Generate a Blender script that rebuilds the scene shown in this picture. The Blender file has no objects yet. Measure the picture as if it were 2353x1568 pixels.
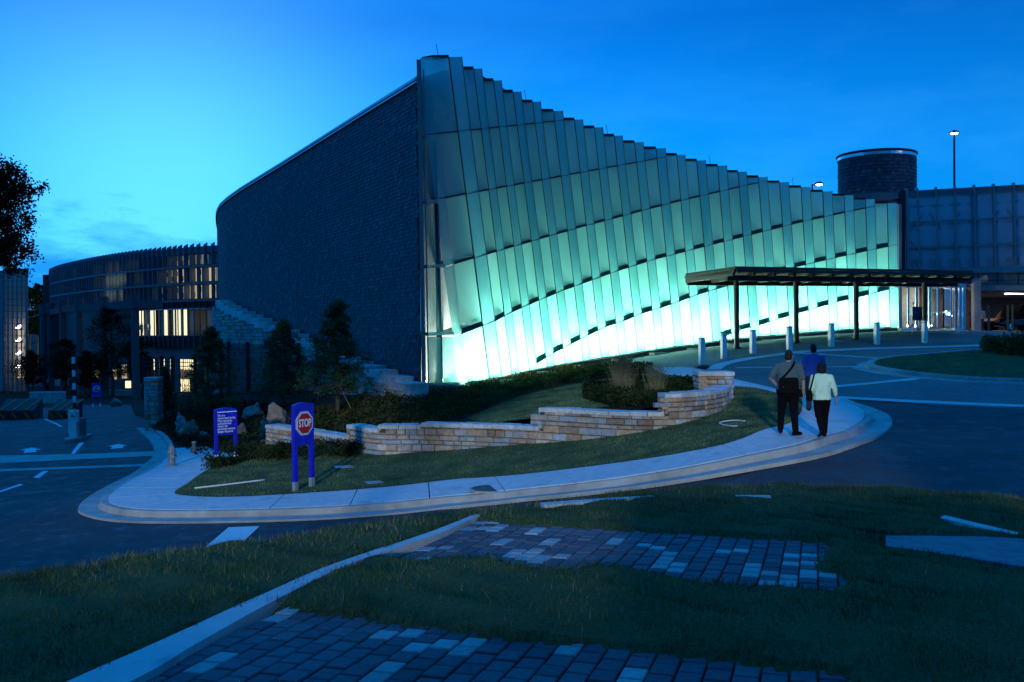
import bpy, bmesh, math, random
import numpy as np
from mathutils import Vector, Matrix
from mathutils.geometry import delaunay_2d_cdt
random.seed(7); RNG = np.random.default_rng(11)
SC = bpy.context.scene
COL = SC.collection
PI = math.pi; RAD = math.radians

# ------------------------------------------------------------------ camera
# photo coordinates below are in a 2353 x 1568 frame; a pixel is only a direction
FPX = 2200.0; CU, CV = 1176.5, 784.0
PITCH = -math.atan((CV - 750.0) / FPX); ROLL = -0.010
CAMZ = 6.0
_fw = Vector((0, math.cos(PITCH), math.sin(PITCH)))
_up0 = Vector((0, -math.sin(PITCH), math.cos(PITCH)))
_r0 = Vector((1, 0, 0))
_r = _r0 * math.cos(ROLL) + _up0 * math.sin(ROLL)
_up = -_r0 * math.sin(ROLL) + _up0 * math.cos(ROLL)
CAMP = Vector((0, 0, CAMZ))
cam = bpy.data.cameras.new('camera'); camo = bpy.data.objects.new('camera', cam); COL.objects.link(camo)
M = Matrix((_r, _up, -_fw)).transposed().to_4x4(); M.translation = CAMP
camo.matrix_world = M
cam.sensor_width = 36.0; cam.lens = 36.0 * FPX / 2353.0
cam.clip_start = 0.1; cam.clip_end = 3000
SC.camera = camo

# ------------------------------------------------------------------ sky
world = bpy.data.worlds.new('World'); SC.world = world; world.use_nodes = True
wn = world.node_tree.nodes; wl = world.node_tree.links
for n in list(wn): wn.remove(n)
def WN(t, **k):
    n = wn.new(t)
    for a, b in k.items(): setattr(n, a, b)
    return n
def wmath(op, a, b=None, c=None, clamp=False):
    n = WN('ShaderNodeMath', operation=op); n.use_clamp = clamp
    for i, x in enumerate((a, b, c)):
        if x is None: continue
        if isinstance(x, (int, float)): n.inputs[i].default_value = x
        else: wl.new(x, n.inputs[i])
    return n.outputs[0]
def wmix(f, a, b, blend='MIX'):
    n = WN('ShaderNodeMixRGB', blend_type=blend)
    for i, x in enumerate((f, a, b)):
        if isinstance(x, (int, float)): n.inputs[i].default_value = x
        elif isinstance(x, tuple): n.inputs[i].default_value = (*x, 1)
        else: wl.new(x, n.inputs[i])
    return n.outputs[0]
tc = WN('ShaderNodeTexCoord')
sep = WN('ShaderNodeSeparateXYZ'); wl.new(tc.outputs['Generated'], sep.inputs[0])
elev = wmath('MAXIMUM', sep.outputs[2], 0.0)
GLOW = Vector((-0.36, 1.0, 0.14)).normalized()          # where the sun went down
dt = WN('ShaderNodeVectorMath', operation='DOT_PRODUCT'); wl.new(tc.outputs['Generated'], dt.inputs[0])
dt.inputs[1].default_value = GLOW
glow = wmath('POWER', wmath('MAXIMUM', dt.outputs['Value'], 0.0), 60.0)
glow2 = wmath('POWER', wmath('MAXIMUM', dt.outputs['Value'], 0.0), 5.0)
# twilight gradient: pale low down, deep blue above, brightened overhead to lift the ground
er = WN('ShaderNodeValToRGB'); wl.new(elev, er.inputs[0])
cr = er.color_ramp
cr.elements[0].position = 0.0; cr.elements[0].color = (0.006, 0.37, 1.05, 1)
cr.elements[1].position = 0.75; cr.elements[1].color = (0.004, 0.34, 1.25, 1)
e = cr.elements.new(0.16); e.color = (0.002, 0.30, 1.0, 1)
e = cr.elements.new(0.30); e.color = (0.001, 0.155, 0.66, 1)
base = er.outputs[0]
sky = WN('ShaderNodeTexSky', sky_type='NISHITA'); sky.sun_disc = False
sky.sun_elevation = RAD(10); sky.sun_rotation = RAD(188); sky.air_density = 1.0; sky.dust_density = 0.5; sky.ozone_density = 5.0
base = wmix(1.0, base, wmix(1.0, sky.outputs[0], (0.000002, 0.0005, 0.0014), 'MULTIPLY'), 'ADD')
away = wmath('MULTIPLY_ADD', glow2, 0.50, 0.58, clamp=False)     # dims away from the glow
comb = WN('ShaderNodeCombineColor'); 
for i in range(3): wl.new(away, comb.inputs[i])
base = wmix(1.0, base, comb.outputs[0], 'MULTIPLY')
gl = wmix(glow, (0, 0, 0), (0.10, 0.27, 0.14))
base = wmix(1.0, base, gl, 'ADD')
# soft cloud streaks
mp = WN('ShaderNodeMapping'); mp.inputs['Scale'].default_value = (2.2, 2.2, 7.0); wl.new(tc.outputs['Generated'], mp.inputs[0])
nz = WN('ShaderNodeTexNoise'); nz.inputs['Scale'].default_value = 2.2; nz.inputs['Detail'].default_value = 6; nz.inputs['Roughness'].default_value = 0.58
wl.new(mp.outputs[0], nz.inputs[0])
cl = WN('ShaderNodeValToRGB'); wl.new(nz.outputs[0], cl.inputs[0])
cl.color_ramp.elements[0].position = 0.44; cl.color_ramp.elements[0].color = (0, 0, 0, 1)
cl.color_ramp.elements[1].position = 0.70; cl.color_ramp.elements[1].color = (1, 1, 1, 1)
low = wmath('SUBTRACT', 1.0, wmath('MULTIPLY', elev, 2.6), clamp=True)
cf = wmath('MULTIPLY', wmath('MULTIPLY', cl.outputs[0], low), 0.22)
base = wmix(cf, base, (0.07, 0.46, 1.0))
# bank of darker cloud low above the horizon
mp2 = WN('ShaderNodeMapping'); mp2.inputs['Scale'].default_value = (3.2, 3.2, 11.0); mp2.inputs['Location'].default_value = (3.1, 0.4, 1.2)
wl.new(tc.outputs['Generated'], mp2.inputs[0])
nz2 = WN('ShaderNodeTexNoise'); nz2.inputs['Scale'].default_value = 2.4; nz2.inputs['Detail'].default_value = 7; nz2.inputs['Roughness'].default_value = 0.6
wl.new(mp2.outputs[0], nz2.inputs[0])
bank = wmath('SUBTRACT', wmath('MULTIPLY_ADD', nz2.outputs[0], 0.26, -0.025), elev)
bank = wmath('MULTIPLY', bank, 16.0, clamp=True)
base = wmix(wmath('MULTIPLY', bank, 0.9), base, (0.004, 0.22, 0.72))
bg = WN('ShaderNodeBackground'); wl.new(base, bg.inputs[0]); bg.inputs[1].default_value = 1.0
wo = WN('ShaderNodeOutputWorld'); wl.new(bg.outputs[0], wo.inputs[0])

# ------------------------------------------------------------------ the one lamp behind the camera (low, slightly from the left)
sl = bpy.data.lights.new('sun', 'SUN'); sl.energy = 1.1; sl.angle = RAD(2.4); sl.color = (0.74, 0.88, 1.0)
SUND = Vector((0.125, 1.0, -math.tan(RAD(10.5)))).normalized()
so = bpy.data.objects.new('sun', sl); COL.objects.link(so)
so.rotation_euler = SUND.to_track_quat('-Z', 'Y').to_euler(); so.location = (-8, -30, 14)

SC.view_settings.view_transform = 'Standard'; SC.view_settings.look = 'None'
SC.view_settings.exposure = 0.48; SC.view_settings.gamma = 1.0; SC.view_settings.use_curve_mapping = False
SC.render.engine = 'CYCLES'
SC.cycles.use_denoising = True
SC.cycles.max_bounces = 7; SC.cycles.transparent_max_bounces = 12
SC.cycles.caustics_reflective = False; SC.cycles.caustics_refractive = False
SC.cycles.sample_clamp_indirect = 6.0

# ------------------------------------------------------------------ pixel <-> place
def ray(u, v):
    d = _fw * FPX + _r * (u - CU) + _up * (CV - v)
    return d / d.y                     # one metre of depth
def P(u, v, Y):
    return CAMP + ray(u, v) * Y
def proj(p):
    d = Vector(p) - CAMP; w = d.dot(_fw)
    return (CU + FPX * d.dot(_r) / w, CV - FPX * d.dot(_up) / w, w)
def Pz(u, v, z):                       # z relative to the eye
    r = ray(u, v); return CAMP + r * (z / r.z)
class TPS:
    def __init__(s, pts, lam=0.5):
        p = np.array(pts, float); s.c = p[:, :2]; n = len(p)
        K = s.k(s.c, s.c) + lam * np.eye(n); Q = np.hstack([np.ones((n, 1)), s.c])
        A = np.block([[K, Q], [Q.T, np.zeros((3, 3))]])
        s.w = np.linalg.solve(A, np.concatenate([p[:, 2], np.zeros(3)]))
    @staticmethod
    def k(a, b):
        r = np.sqrt(((a[:, None, :] - b[None, :, :]) ** 2).sum(2)); return r   # linear kernel: no overshoot
    def __call__(s, X, Y):
        q = np.stack([np.ravel(np.asarray(X, float)), np.ravel(np.asarray(Y, float))], 1)
        out = np.empty(len(q))
        for i in range(0, len(q), 20000):
            b = q[i:i + 20000]
            out[i:i + 20000] = s.k(b, s.c) @ s.w[:-3] + s.w[-3] + b @ s.w[-2:]
        return out.reshape(np.shape(X)) if np.ndim(X) else float(out[0])
def hit(u, v, H, off=0.0, y0=2.0, y1=260.0):
    r = ray(u, v); lo = None; Ys = np.concatenate([np.arange(y0, 60, 0.5), np.arange(60, y1, 2.0)])
    pr = np.outer(Ys, np.array(r)); hz = H(pr[:, 0], pr[:, 1]) + off
    below = (CAMZ + pr[:, 2]) < hz
    i = int(np.argmax(below)) if below.any() else len(Ys) - 1
    a, b = Ys[max(i - 1, 0)], Ys[i]
    for _ in range(24):
        m = (a + b) / 2
        if CAMZ + r.z * m < H(r.x * m, m) + off: b = m
        else: a = m
    return CAMP + r * b
def hpoly(pix, H, off=0.0): return [hit(u, v, H, off) for u, v in pix]
def interp(tab, x):
    tab = sorted(tab)
    xs = [a for a, _ in tab]; ys = [b for _, b in tab]
    if x <= xs[0]:
        return ys[0] + (ys[1] - ys[0]) / (xs[1] - xs[0]) * (x - xs[0])
    if x >= xs[-1]:
        return ys[-1] + (ys[-1] - ys[-2]) / (xs[-1] - xs[-2]) * (x - xs[-1])
    return float(np.interp(x, xs, ys))
def inpoly(X, Y, poly):
    X = np.asarray(X); Y = np.asarray(Y); c = np.zeros(X.shape, bool); n = len(poly)
    for i in range(n):
        x1, y1 = poly[i][0], poly[i][1]; x2, y2 = poly[i - 1][0], poly[i - 1][1]
        if y1 == y2: continue
        c ^= ((y1 > Y) != (y2 > Y)) & (X < (x2 - x1) * (Y - y1) / (y2 - y1) + x1)
    return c
def smooth_line(pts, n=8):
    pts = [Vector(p) for p in pts]; out = []
    for i in range(len(pts) - 1):
        p0 = pts[max(i - 1, 0)]; p1 = pts[i]; p2 = pts[i + 1]; p3 = pts[min(i + 2, len(pts) - 1)]
        for k in range(n):
            t = k / n
            out.append(0.5 * ((2 * p1) + (p2 - p0) * t + (2 * p0 - 5 * p1 + 4 * p2 - p3) * t * t + (3 * p1 - p0 - 3 * p2 + p3) * t ** 3))
    out.append(pts[-1]); return out

# ------------------------------------------------------------------ materials
MATS = {}
class NT:
    def __init__(s, name):
        m = bpy.data.materials.new(name); m.use_nodes = True; s.m = m; s.n = m.node_tree.nodes; s.l = m.node_tree.links
        for x in list(s.n): s.n.remove(x)
        s.out = s.n.new('ShaderNodeOutputMaterial')
    def node(s, t, **k):
        n = s.n.new(t)
        for a, b in k.items(): setattr(n, a, b)
        return n
    def put(s, sock, x):
        if isinstance(x, (int, float)): sock.default_value = x
        elif isinstance(x, tuple): sock.default_value = (*x, 1) if len(x) == 3 and sock.type == 'RGBA' else x
        else: s.l.new(x, sock)
    def math(s, op, a, b=None, clamp=False):
        n = s.node('ShaderNodeMath', operation=op); n.use_clamp = clamp; s.put(n.inputs[0], a)
        if b is not None: s.put(n.inputs[1], b)
        return n.outputs[0]
    def mix(s, f, a, b, blend='MIX'):
        n = s.node('ShaderNodeMixRGB', blend_type=blend); s.put(n.inputs[0], f); s.put(n.inputs[1], a); s.put(n.inputs[2], b); return n.outputs[0]
    def noise(s, scale, detail=4, rough=0.55, coord='Object', stretch=None):
        t = s.node('ShaderNodeTexCoord'); src = t.outputs[coord]
        if coord == 'World':
            pass
        if stretch:
            m = s.node('ShaderNodeMapping'); m.inputs['Scale'].default_value = stretch; s.l.new(src, m.inputs[0]); src = m.outputs[0]
        n = s.node('ShaderNodeTexNoise'); n.inputs['Scale'].default_value = scale; n.inputs['Detail'].default_value = detail; n.inputs['Roughness'].default_value = rough
        s.l.new(src, n.inputs[0]); return n.outputs[0]
    def ramp(s, f, stops):
        n = s.node('ShaderNodeValToRGB'); s.l.new(f, n.inputs[0]); cr = n.color_ramp
        while len(cr.elements) < len(stops): cr.elements.new(0.5)
        for e, (p, c) in zip(cr.elements, stops): e.position = p; e.color = (*c, 1)
        return n.outputs[0]
    def rnd(s):
        g = s.node('ShaderNodeNewGeometry'); o = s.node('ShaderNodeObjectInfo')
        return s.math('FRACT', s.math('ADD', g.outputs['Random Per Island'], o.outputs['Random']))
    def bsdf(s, col, rough=0.7, metal=0.0, spec=0.5, bump=None, bstr=0.3, bdist=0.02, emit=None, estr=0.0):
        b = s.node('ShaderNodeBsdfPrincipled'); s.put(b.inputs['Base Color'], col); s.put(b.inputs['Roughness'], rough)
        b.inputs['Metallic'].default_value = metal; b.inputs['Specular IOR Level'].default_value = spec
        if bump is not None:
            n = s.node('ShaderNodeBump'); n.inputs['Strength'].default_value = bstr; n.inputs['Distance'].default_value = bdist
            s.l.new(bump, n.inputs['Height']); s.l.new(n.outputs[0], b.inputs['Normal'])
        if emit: s.put(b.inputs['Emission Color'], emit); b.inputs['Emission Strength'].default_value = estr
        return b.outputs[0]
    def end(s, sh, name): s.l.new(sh, s.out.inputs[0]); MATS[name] = s.m; return s.m
def plain(name, col, rough=0.6, metal=0.0, spec=0.4, var=0.12, scale=6.0, bstr=0.15, bdist=0.01):
    t = NT(name); n = t.noise(scale, 5); lo = tuple(c * (1 - var) for c in col); hi = tuple(min(1, c * (1 + var)) for c in col)
    c = t.ramp(n, [(0.3, lo), (0.7, hi)])
    return t.end(t.bsdf(c, rough, metal, spec, n, bstr, bdist), name)
def varied(name, cols, rough=0.8, scale=9.0, bstr=0.5, bdist=0.02, spec=0.3, dirt=0.25):
    t = NT(name); r = t.rnd(); st = [((i + 0.5) / len(cols), c) for i, c in enumerate(cols)]
    c = t.ramp(r, st); n = t.noise(scale, 6, 0.6); f = t.ramp(n, [(0.3, (1 - dirt,) * 3), (0.7, (1 + dirt * 0.4,) * 3)])
    c = t.mix(1.0, c, f, 'MULTIPLY'); n2 = t.noise(0.55, 4, 0.6); c = t.mix(1.0, c, t.ramp(n2, [(0.3, (0.72,) * 3), (0.7, (1.3,) * 3)]), 'MULTIPLY')
    return t.end(t.bsdf(c, rough, 0, spec, n, bstr, bdist), name)
def emitter(name, col, strength):
    t = NT(name); e = t.node('ShaderNodeEmission'); t.put(e.inputs[0], col); e.inputs[1].default_value = strength
    return t.end(e.outputs[0], name)

# asphalt
t = NT('asphalt'); n1 = t.noise(0.35, 5); n2 = t.noise(60, 3); 
c = t.mix(0.5, t.ramp(n1, [(0.3, (0.022, 0.023, 0.025)), (0.7, (0.045, 0.045, 0.047))]), t.ramp(n2, [(0.3, (0.02, 0.02, 0.022)), (0.75, (0.06, 0.06, 0.063))]))
n3 = t.noise(0.16, 7, 0.7, stretch=(1.0, 2.6, 1.0)); n4 = t.noise(1.7, 6, 0.75)
c = t.mix(1.0, c, t.ramp(n3, [(0.35, (0.62,) * 3), (0.5, (1.0,) * 3), (0.66, (1.35,) * 3)]), 'MULTIPLY'); c = t.mix(1.0, c, t.ramp(n4, [(0.34, (0.55,) * 3), (0.42, (1.0,) * 3)]), 'MULTIPLY')
t.end(t.bsdf(c, t.ramp(n4, [(0.34, (0.5,) * 3), (0.5, (0.78,) * 3)]), 0, 0.4, n2, 0.5, 0.006), 'asphalt')
# concrete pavement
t = NT('concrete'); n1 = t.noise(0.9, 6, 0.62); n2 = t.noise(45, 3); n3 = t.noise(5, 5)
c = t.mix(0.5, t.ramp(n1, [(0.3, (0.50, 0.50, 0.485)), (0.7, (0.66, 0.65, 0.62))]), t.ramp(n3, [(0.35, (0.50, 0.50, 0.49)), (0.65, (0.66, 0.65, 0.63))]))
n4 = t.noise(2.3, 7, 0.75); c = t.mix(1.0, c, t.ramp(n4, [(0.33, (0.72,) * 3), (0.45, (1.0,) * 3)]), 'MULTIPLY')
t.end(t.bsdf(c, 0.85, 0, 0.3, n2, 0.35, 0.004), 'concrete')
t = NT('kerb_concrete'); n1 = t.noise(1.6, 6, 0.65); n2 = t.noise(40, 3)
c = t.ramp(n1, [(0.3, (0.27, 0.26, 0.24)), (0.7, (0.50, 0.48, 0.44))]); t.end(t.bsdf(c, 0.85, 0, 0.3, n2, 0.35, 0.004), 'kerb_concrete')
# plaza pavers, too far away to tell apart
t = NT('plaza_paving'); tcn = t.node('ShaderNodeTexCoord'); br = t.node('ShaderNodeTexBrick'); t.l.new(tcn.outputs['Object'], br.inputs[0])
br.inputs['Scale'].default_value = 4.0; br.inputs['Mortar Size'].default_value = 0.012; br.inputs['Color1'].default_value = (0.13, 0.13, 0.135, 1); br.inputs['Color2'].default_value = (0.20, 0.195, 0.195, 1); br.inputs['Mortar'].default_value = (0.07, 0.07, 0.07, 1)
n1 = t.noise(0.5, 5); c = t.mix(1.0, br.outputs[0], t.ramp(n1, [(0.3, (0.7,) * 3), (0.7, (1.15,) * 3)]), 'MULTIPLY')
t.end(t.bsdf(c, 0.8, 0, 0.3, br.outputs['Fac'], -0.4, 0.006), 'plaza_paving')
t = NT('soil'); n1 = t.noise(8, 6); t.end(t.bsdf(t.ramp(n1, [(0.3, (0.012, 0.011, 0.008)), (0.7, (0.04, 0.033, 0.022))]), 0.95, 0, 0.1, n1, 0.8, 0.03), 'soil')
# turf under the blades
t = NT('turf'); n1 = t.noise(1.1, 6, 0.65); n2 = t.noise(38, 4, 0.7)
c = t.mix(0.55, t.ramp(n1, [(0.3, (0.04, 0.085, 0.030)), (0.55, (0.075, 0.13, 0.045)), (0.75, (0.13, 0.145, 0.065))]), t.ramp(n2, [(0.35, (0.025, 0.045, 0.018)), (0.7, (0.14, 0.17, 0.08))]))
t.end(t.bsdf(c, 0.95, 0, 0.1, n2, 1.0, 0.03), 'turf')
def blade_mat(name, cols, transl=0.25):
    t = NT(name); r = t.rnd(); c = t.ramp(r, [((i + 0.5) / len(cols), k) for i, k in enumerate(cols)]); nn_ = t.noise(1.3, 5, 0.65); c = t.mix(1.0, c, t.ramp(nn_, [(0.34, (0.32,) * 3), (0.52, (1.0,) * 3), (0.68, (1.75, 1.55, 1.4))]), 'MULTIPLY')
    d = t.node('ShaderNodeBsdfDiffuse'); t.l.new(c, d.inputs[0]); q = t.node('ShaderNodeBsdfTranslucent'); t.l.new(c, q.inputs[0])
    m = t.node('ShaderNodeMixShader'); m.inputs[0].default_value = transl; t.l.new(d.outputs[0], m.inputs[1]); t.l.new(q.outputs[0], m.inputs[2])
    return t.end(m.outputs[0], name)
blade_mat('grass_blade', [(0.045, 0.10, 0.035), (0.06, 0.135, 0.045), (0.085, 0.16, 0.055), (0.055, 0.12, 0.04), (0.19, 0.18, 0.10)])
blade_mat('lawn_blade', [(0.085, 0.18, 0.07), (0.10, 0.20, 0.08), (0.12, 0.21, 0.09), (0.19, 0.21, 0.11), (0.26, 0.24, 0.14)])
blade_mat('dry_blade', [(0.25, 0.2, 0.11), (0.32, 0.27, 0.16), (0.14, 0.14, 0.06)])
blade_mat('shrub_leaf', [(0.018, 0.038, 0.014), (0.028, 0.055, 0.018), (0.045, 0.06, 0.02), (0.06, 0.05, 0.02)])
blade_mat('cover_leaf', [(0.03, 0.055, 0.016), (0.05, 0.075, 0.022), (0.10, 0.085, 0.03), (0.12, 0.07, 0.03), (0.03, 0.05, 0.015)])
blade_mat('pine_needle', [(0.045, 0.11, 0.05), (0.06, 0.14, 0.06), (0.09, 0.16, 0.065), (0.15, 0.15, 0.07)])
blade_mat('dark_leaf', [(0.008, 0.018, 0.008), (0.014, 0.028, 0.011), (0.02, 0.035, 0.014)])
plain('bark', (0.09, 0.065, 0.045), 0.95, scale=14, var=0.4, bstr=0.8, bdist=0.03)
varied('garden_stone', [(0.42, 0.30, 0.21), (0.52, 0.38, 0.28), (0.30, 0.35, 0.40), (0.58, 0.47, 0.36), (0.42, 0.24, 0.13), (0.38, 0.45, 0.50), (0.62, 0.52, 0.44), (0.25, 0.16, 0.11), (0.48, 0.35, 0.28), (0.34, 0.40, 0.44), (0.54, 0.34, 0.20)], 0.85, 7, 0.7, 0.03, dirt=0.35)
varied('coping_stone', [(0.62, 0.61, 0.58), (0.52, 0.54, 0.56), (0.66, 0.62, 0.56), (0.55, 0.52, 0.48)], 0.85, 6, 0.6, 0.03, dirt=0.3)
plain('mortar', (0.075, 0.065, 0.055), 0.95, scale=20)
varied('slate', [(0.016, 0.022, 0.034), (0.034, 0.048, 0.066), (0.026, 0.036, 0.050), (0.060, 0.080, 0.10), (0.022, 0.030, 0.044), (0.040, 0.056, 0.075), (0.028, 0.040, 0.054), (0.095, 0.12, 0.145), (0.030, 0.042, 0.058), (0.020, 0.028, 0.042), (0.050, 0.066, 0.086)], 0.62, 7, 0.35, 0.01, spec=0.5, dirt=0.3)
plain('slate_backing', (0.014, 0.015, 0.017), 0.9)
varied('paver_dark', [(0.10, 0.095, 0.11), (0.13, 0.12, 0.135), (0.16, 0.145, 0.155), (0.115, 0.10, 0.115)], 0.85, 30, 0.5, 0.006, dirt=0.3)
varied('paver_light', [(0.38, 0.37, 0.36), (0.45, 0.44, 0.42), (0.41, 0.40, 0.38)], 0.85, 30, 0.5, 0.006, dirt=0.25)
plain('slab_dark', (0.20, 0.20, 0.22), 0.85, var=0.25, scale=9)
plain('foot_grey', (0.34, 0.36, 0.37), 0.5, 0.3)
plain('dark_concrete', (0.075, 0.08, 0.085), 0.85, var=0.2, scale=1.5)
plain('paint_white', (0.72, 0.72, 0.70), 0.7, var=0.12, scale=18)
plain('paint_orange', (0.95, 0.16, 0.008), 0.6, var=0.2, scale=12)
plain('black_metal', (0.016, 0.017, 0.018), 0.5, 0.3, 0.5)
plain('dark_bronze', (0.030, 0.028, 0.024), 0.5, 0.4, 0.5)
plain('frame_metal', (0.17, 0.22, 0.23), 0.38, 0.6, 0.5, var=0.05)
plain('upright_metal', (0.05, 0.09, 0.10), 0.45, 0.4)
plain('steel', (0.62, 0.64, 0.66), 0.18, 1.0, 0.5, var=0.05)
plain('zinc', (0.42, 0.44, 0.45), 0.28, 0.9, 0.5, var=0.12, scale=3)
plain('bollard_white', (0.78, 0.80, 0.80), 0.5, 0.1, 0.4, var=0.06)
plain('sign_blue', (0.012, 0.016, 0.46), 0.42, 0.0, 0.5, var=0.25, scale=5)
plain('sign_white', (0.85, 0.85, 0.85), 0.5, var=0.03)
plain('sign_red', (0.55, 0.012, 0.014), 0.4, var=0.05)
plain('skin', (0.44, 0.26, 0.20), 0.6, var=0.06)
plain('hair_black', (0.006, 0.005, 0.005), 0.8, scale=60, var=0.4, bstr=0.8)
plain('hair_brown', (0.012, 0.009, 0.008), 0.8, scale=60, var=0.4, bstr=0.8)
plain('shirt_grey', (0.075, 0.125, 0.135), 0.9, scale=7, bstr=0.9, bdist=0.05)
plain('shirt_blue', (0.035, 0.10, 0.40), 0.9, scale=9, bstr=0.3)
plain('shirt_mint', (0.62, 0.86, 0.64), 0.9, scale=7, bstr=0.9, bdist=0.05)
plain('shirt_white', (0.42, 0.40, 0.38), 0.9, scale=9)
plain('cloth_black', (0.005, 0.005, 0.007), 0.95, spec=0.1, scale=9, bstr=0.3)
plain('cloth_dark', (0.030, 0.030, 0.032), 0.9, scale=9, bstr=0.3)
plain('jeans', (0.03, 0.04, 0.07), 0.9)
plain('leather_black', (0.004, 0.004, 0.005), 0.8, spec=0.1)
plain('hydrant_paint', (0.34, 0.33, 0.30), 0.5, 0.2, var=0.3, scale=20)
plain('boulder', (0.24, 0.17, 0.125), 0.9, var=0.45, scale=3.5, bstr=0.9, bdist=0.08)
plain('boulder_grey', (0.25, 0.24, 0.225), 0.9, var=0.45, scale=4.5, bstr=0.9, bdist=0.08)
plain('plinth', (0.20, 0.205, 0.20), 0.85, scale=5, var=0.2)
plain('inner_wall', (0.22, 0.38, 0.37), 0.8, var=0.05)
plain('pale_concrete', (0.62, 0.62, 0.6), 0.85, var=0.08, scale=1.5)
plain('building_concrete', (0.22, 0.225, 0.23), 0.85, var=0.15, scale=1.5)
plain('fin', (0.13, 0.155, 0.175), 0.5, 0.3)
plain('iron_cover', (0.10, 0.095, 0.09), 0.6, 0.5, scale=25, var=0.3)
plain('timber', (0.30, 0.24, 0.17), 0.9)
plain('car_black', (0.008, 0.008, 0.009), 0.12, 0.0, 0.6, var=0.0)
plain('tyre', (0.012, 0.012, 0.012), 0.9)
plain('warm_wall', (0.42, 0.34, 0.26), 0.85)
plain('red_wood', (0.16, 0.07, 0.035), 0.7)
t = NT('sign_poster'); n1 = t.noise(2.2, 3); t.end(t.bsdf(t.ramp(n1, [(0.42, (0.004, 0.008, 0.03)), (0.6, (0.02, 0.06, 0.16)), (0.72, (0.2, 0.3, 0.4))]), 0.3), 'sign_poster')
def glassmat(name, col, trans, rough=0.05, dif=None, glossw=0.1):
    t = NT(name); tr = t.node('ShaderNodeBsdfTransparent'); tr.inputs[0].default_value = (*col, 1)
    g = t.node('ShaderNodeBsdfGlossy'); g.inputs['Roughness'].default_value = rough; g.inputs[0].default_value = (0.9, 0.95, 1, 1)
    ge = t.node('ShaderNodeNewGeometry'); dn = t.node('ShaderNodeVectorMath', operation='DOT_PRODUCT'); t.l.new(ge.outputs['Normal'], dn.inputs[0]); t.l.new(ge.outputs['Incoming'], dn.inputs[1])
    fr = t.math('MULTIPLY', t.math('POWER', t.math('SUBTRACT', 1.0, t.math('ABSOLUTE', dn.outputs['Value'])), 5.0), 0.7)
    d = t.node('ShaderNodeBsdfDiffuse'); d.inputs[0].default_value = (*(dif or (0.02, 0.03, 0.04)), 1)
    m1 = t.node('ShaderNodeMixShader'); m1.inputs[0].default_value = trans; t.l.new(d.outputs[0], m1.inputs[1]); t.l.new(tr.outputs[0], m1.inputs[2])
    m2 = t.node('ShaderNodeMixShader'); t.l.new(t.math('ADD', fr, glossw + 0.03, True), m2.inputs[0]); t.l.new(m1.outputs[0], m2.inputs[1]); t.l.new(g.outputs[0], m2.inputs[2])
    return t.end(m2.outputs[0], name)
glassmat('clear_glass', (0.85, 0.92, 0.95), 0.95, glossw=0.04)
glassmat('wing_pane', (0.6, 0.7, 0.8), 0.25, 0.2, dif=(0.50, 0.58, 0.62), glossw=0.05)
glassmat('dark_glass', (0.25, 0.3, 0.35), 0.5, dif=(0.008, 0.01, 0.012), glossw=0.05)
glassmat('screen_glass', (0.66, 0.78, 0.86), 0.52, 0.15, dif=(0.32, 0.42, 0.52), glossw=0.02)
# frosted glass sheets of the pavilion: let light through diffusely
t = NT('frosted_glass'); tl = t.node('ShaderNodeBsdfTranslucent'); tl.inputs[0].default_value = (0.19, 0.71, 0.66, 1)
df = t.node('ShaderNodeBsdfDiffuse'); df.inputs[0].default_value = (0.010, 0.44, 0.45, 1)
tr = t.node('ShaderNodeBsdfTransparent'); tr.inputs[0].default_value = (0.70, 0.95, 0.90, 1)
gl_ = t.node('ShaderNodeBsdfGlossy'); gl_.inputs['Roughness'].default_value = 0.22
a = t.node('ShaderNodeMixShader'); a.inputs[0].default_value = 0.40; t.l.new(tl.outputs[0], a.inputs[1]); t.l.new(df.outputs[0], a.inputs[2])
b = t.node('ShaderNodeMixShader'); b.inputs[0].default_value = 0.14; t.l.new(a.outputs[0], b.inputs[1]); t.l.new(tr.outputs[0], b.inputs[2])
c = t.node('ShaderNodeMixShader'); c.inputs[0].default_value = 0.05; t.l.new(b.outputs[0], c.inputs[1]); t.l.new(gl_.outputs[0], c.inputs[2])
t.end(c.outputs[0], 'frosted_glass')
t = NT('dimmed_glass'); tl = t.node('ShaderNodeBsdfTranslucent'); tl.inputs[0].default_value = (0.12, 0.54, 0.52, 1)  # second tone of the sheet glass, coloured so the wings look less backlit
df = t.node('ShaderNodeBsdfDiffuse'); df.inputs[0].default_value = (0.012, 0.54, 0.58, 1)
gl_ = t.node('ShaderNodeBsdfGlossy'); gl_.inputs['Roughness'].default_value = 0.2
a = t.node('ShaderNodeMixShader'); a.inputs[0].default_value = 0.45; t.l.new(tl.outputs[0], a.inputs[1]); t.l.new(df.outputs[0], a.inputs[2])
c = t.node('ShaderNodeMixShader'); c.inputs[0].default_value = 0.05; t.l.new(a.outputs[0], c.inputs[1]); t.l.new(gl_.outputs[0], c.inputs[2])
t.end(c.outputs[0], 'dimmed_glass')
t = NT('ledge_shade'); tl = t.node('ShaderNodeBsdfTranslucent'); tl.inputs[0].default_value = (0.04, 0.34, 0.34, 1)
df = t.node('ShaderNodeBsdfDiffuse'); df.inputs[0].default_value = (0.006, 0.10, 0.12, 1); a = t.node('ShaderNodeMixShader'); a.inputs[0].default_value = 0.6; t.l.new(tl.outputs[0], a.inputs[1]); t.l.new(df.outputs[0], a.inputs[2]); t.end(a.outputs[0], 'ledge_shade')
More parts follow.
